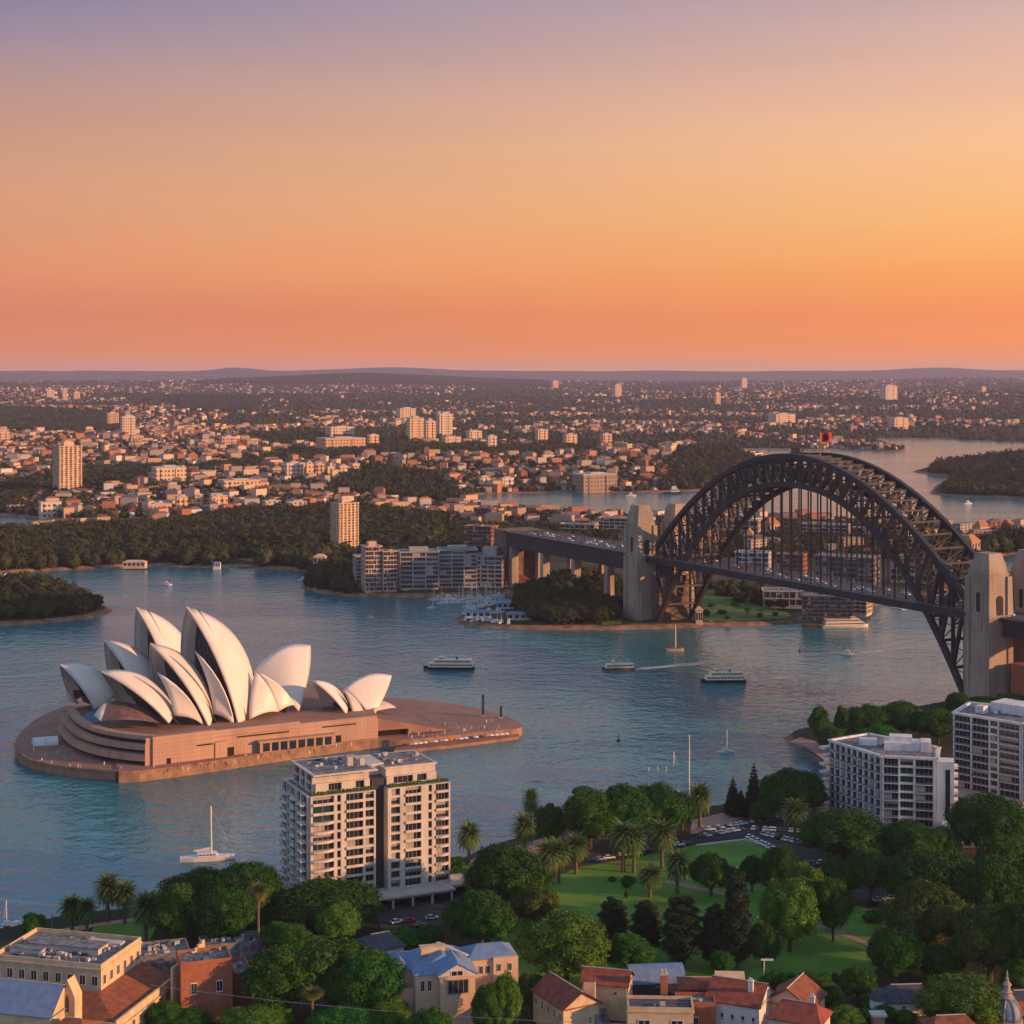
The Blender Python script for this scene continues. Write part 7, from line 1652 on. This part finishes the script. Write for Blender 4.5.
# white marquee on the round end, parasols on the lower concourse
x, y, _ = G(45, 744, 3.92); t = thing('marquee', 'white event tent on the round end of the broadwalk', 'tent', (x, y, 3.92), .4)
mb = MB(); n = 8
for u in (-6, 6): mb.v += [(u, -4*cos(pi*k/n), 3.6*sin(pi*k/n)**.8) for k in range(n+1)]
mb.f = [(k, k+1, n+2+k, n+1+k) for k in range(n)]+[tuple(range(n+1))[::-1], tuple(range(n+1, 2*n+2))]; mb.m = [0]*len(mb.f); mb.build('canopy', m_cloth, t).color = (.75, .74, .74, 1)
mb = MB()
for u in (-6.1, 0, 6.1): mb.tube([(u, -4.08*cos(pi*k/n), 3.7*sin(pi*k/n)**.8) for k in range(n+1)], .09, 5)
mb.build('frame', m_metal, t)
pp = MB(); pp.lathe([(1.7, 2.2), (1.0, 2.6), (.1, 2.95)], n=8); pm1 = pp.mesh('canopy', m_cloth); pp = MB(); pp.tube([(0, 0, 0), (0, 0, 2.9)], .06, 6); pm2 = pp.mesh('pole', m_metal)
for i in range(22):
    t = (i+.5)/22; px = 402+112*t; py = 750.2-12.4*t; x, y, _ = G(px, py, 1.6); cn, cc_ = random.choice([('white', (.75, .73, .7)), ('white', (.75, .73, .7)), ('orange', (.6, .2, .05)), ('dark', (.06, .05, .06))])
    o = thing('parasol', f'{cn} parasol in the cafe row on the lower concourse', 'parasol', (x, y+1.5, 1.6), 0, 'parasols of the lower concourse'); link('canopy', pm1, o).color = (*cc_, 1); link('pole', pm2, o)
# ------------------------------------------------------------------ lamps, poles, cable
def lamp(px, base, h_, lab, z_=Z0):
    x, y, _ = G(px, base, z_); t = thing('street_lamp', lab, 'street lamp', (x, y, z_)); mb = MB(); mb.tube([(0, 0, 0), (0, 0, h_)], [.14, .09], 8); mb.build('pole', m_metal, t); mb = MB(); mb.lathe([(.1, h_), (.42, h_+.25), (.42, h_+.65), (.1, h_+.9)], n=10); mb.build('lamp_head', m_lamp, t)
for a in ((916, 864, 7, 'lamp with a pale globe before the dark figs on the right'), (855, 850, 7, 'lamp with a pale globe beside the small date palm'), (718, 876, 6, 'lamp post beside the tan path'), (757, 860, 6, 'dark lamp post on the upper lawn'), (500, 862, 6, 'lamp post on the pink plaza'), (990, 960, 9, 'lamp post among the trees of the right corner'), (808, 858, 10, 'tall lamp post at the right of the car park'), (758, 934, 5, 'lamp post at the small lower lawn'), (848, 934, 6, 'lamp post beside the lower park path')): lamp(*a)
x, y, _ = G(764, 994, Z0); t = thing('light_mast', 'pale light mast with a flat twin head above the red roofs', 'light mast', (x, y, Z0)); mb = MB(); mb.tube([(0, 0, 0), (0, 0, 10)], [.22, .15], 8); mb.build('pole', m_white, t); mb = MB(); mb.box(-.9, 2.8, -.3, .3, 10, 10.4); mb.build('lamp_head', m_white, t)
for px, base, h_, lab in ((52, 938, 8, 'thin pole at the left water edge'), (264, 968, 6, 'pale pole base beside the fan palm')):
    x, y, _ = G(px, base, Z0); t = thing('pole', lab, 'pole', (x, y, Z0)); mb = MB(); mb.tube([(0, 0, 0), (0, 0, h_)], .15, 7); mb.build('shaft', m_metal, t); mb = MB(); mb.lathe([(.3, 0), (.3, .4)], n=8); mb.build('foot', m_concrete, t)
x, y, _ = G(971, 1040, Z0); t = thing('utility_pole', 'timber utility pole with a cross arm in front of the bright tree', 'utility pole', (x, y, Z0)); hz_ = Zat(1000, y)-Z0; mb = MB(); mb.tube([(0, 0, 0), (0, 0, hz_)], .2, 8); mb.build('shaft', m_cream, t); mb = MB(); mb.beam((-2.0, 0, hz_-2.4), (2.0, 0, hz_-2.4), .2, .25); mb.build('cross_arm', m_cream, t)
pa = np.array(G(150, 985, 20)); pb = np.array(G(640, 1024, 14)); mb = MB(); mb.tube([pa+(pb-pa)*t-np.array((0, 0, 2.0))*4*t*(1-t) for t in np.linspace(0, 1, 24)], .07, 5); tag(mb.build('overhead_cable', m_metal), 'pale overhead cable sagging across the foreground trees', 'cable')
for px, base, lab in ((560, 976, None),): pass
x, y, _ = G(641, 1000, 8)
for px, py, lab in ((593, 1016, 'pile of grey sheet rubble beside the ochre house'),):
    x, y, _ = G(px, py, 9); t = thing('rubble_heap', lab, 'rubble', (x, y, Z0)); mb = MB(); rg = random.Random(2)
    for i in range(40): mb.obox((rg.uniform(-4, 4), rg.uniform(-3, 3)), (cos(i), sin(i)), rg.uniform(.6, 2), rg.uniform(.5, 1.4), 0, rg.uniform(1, 6))
    mb.build('sheets', m_roofgrey, t)
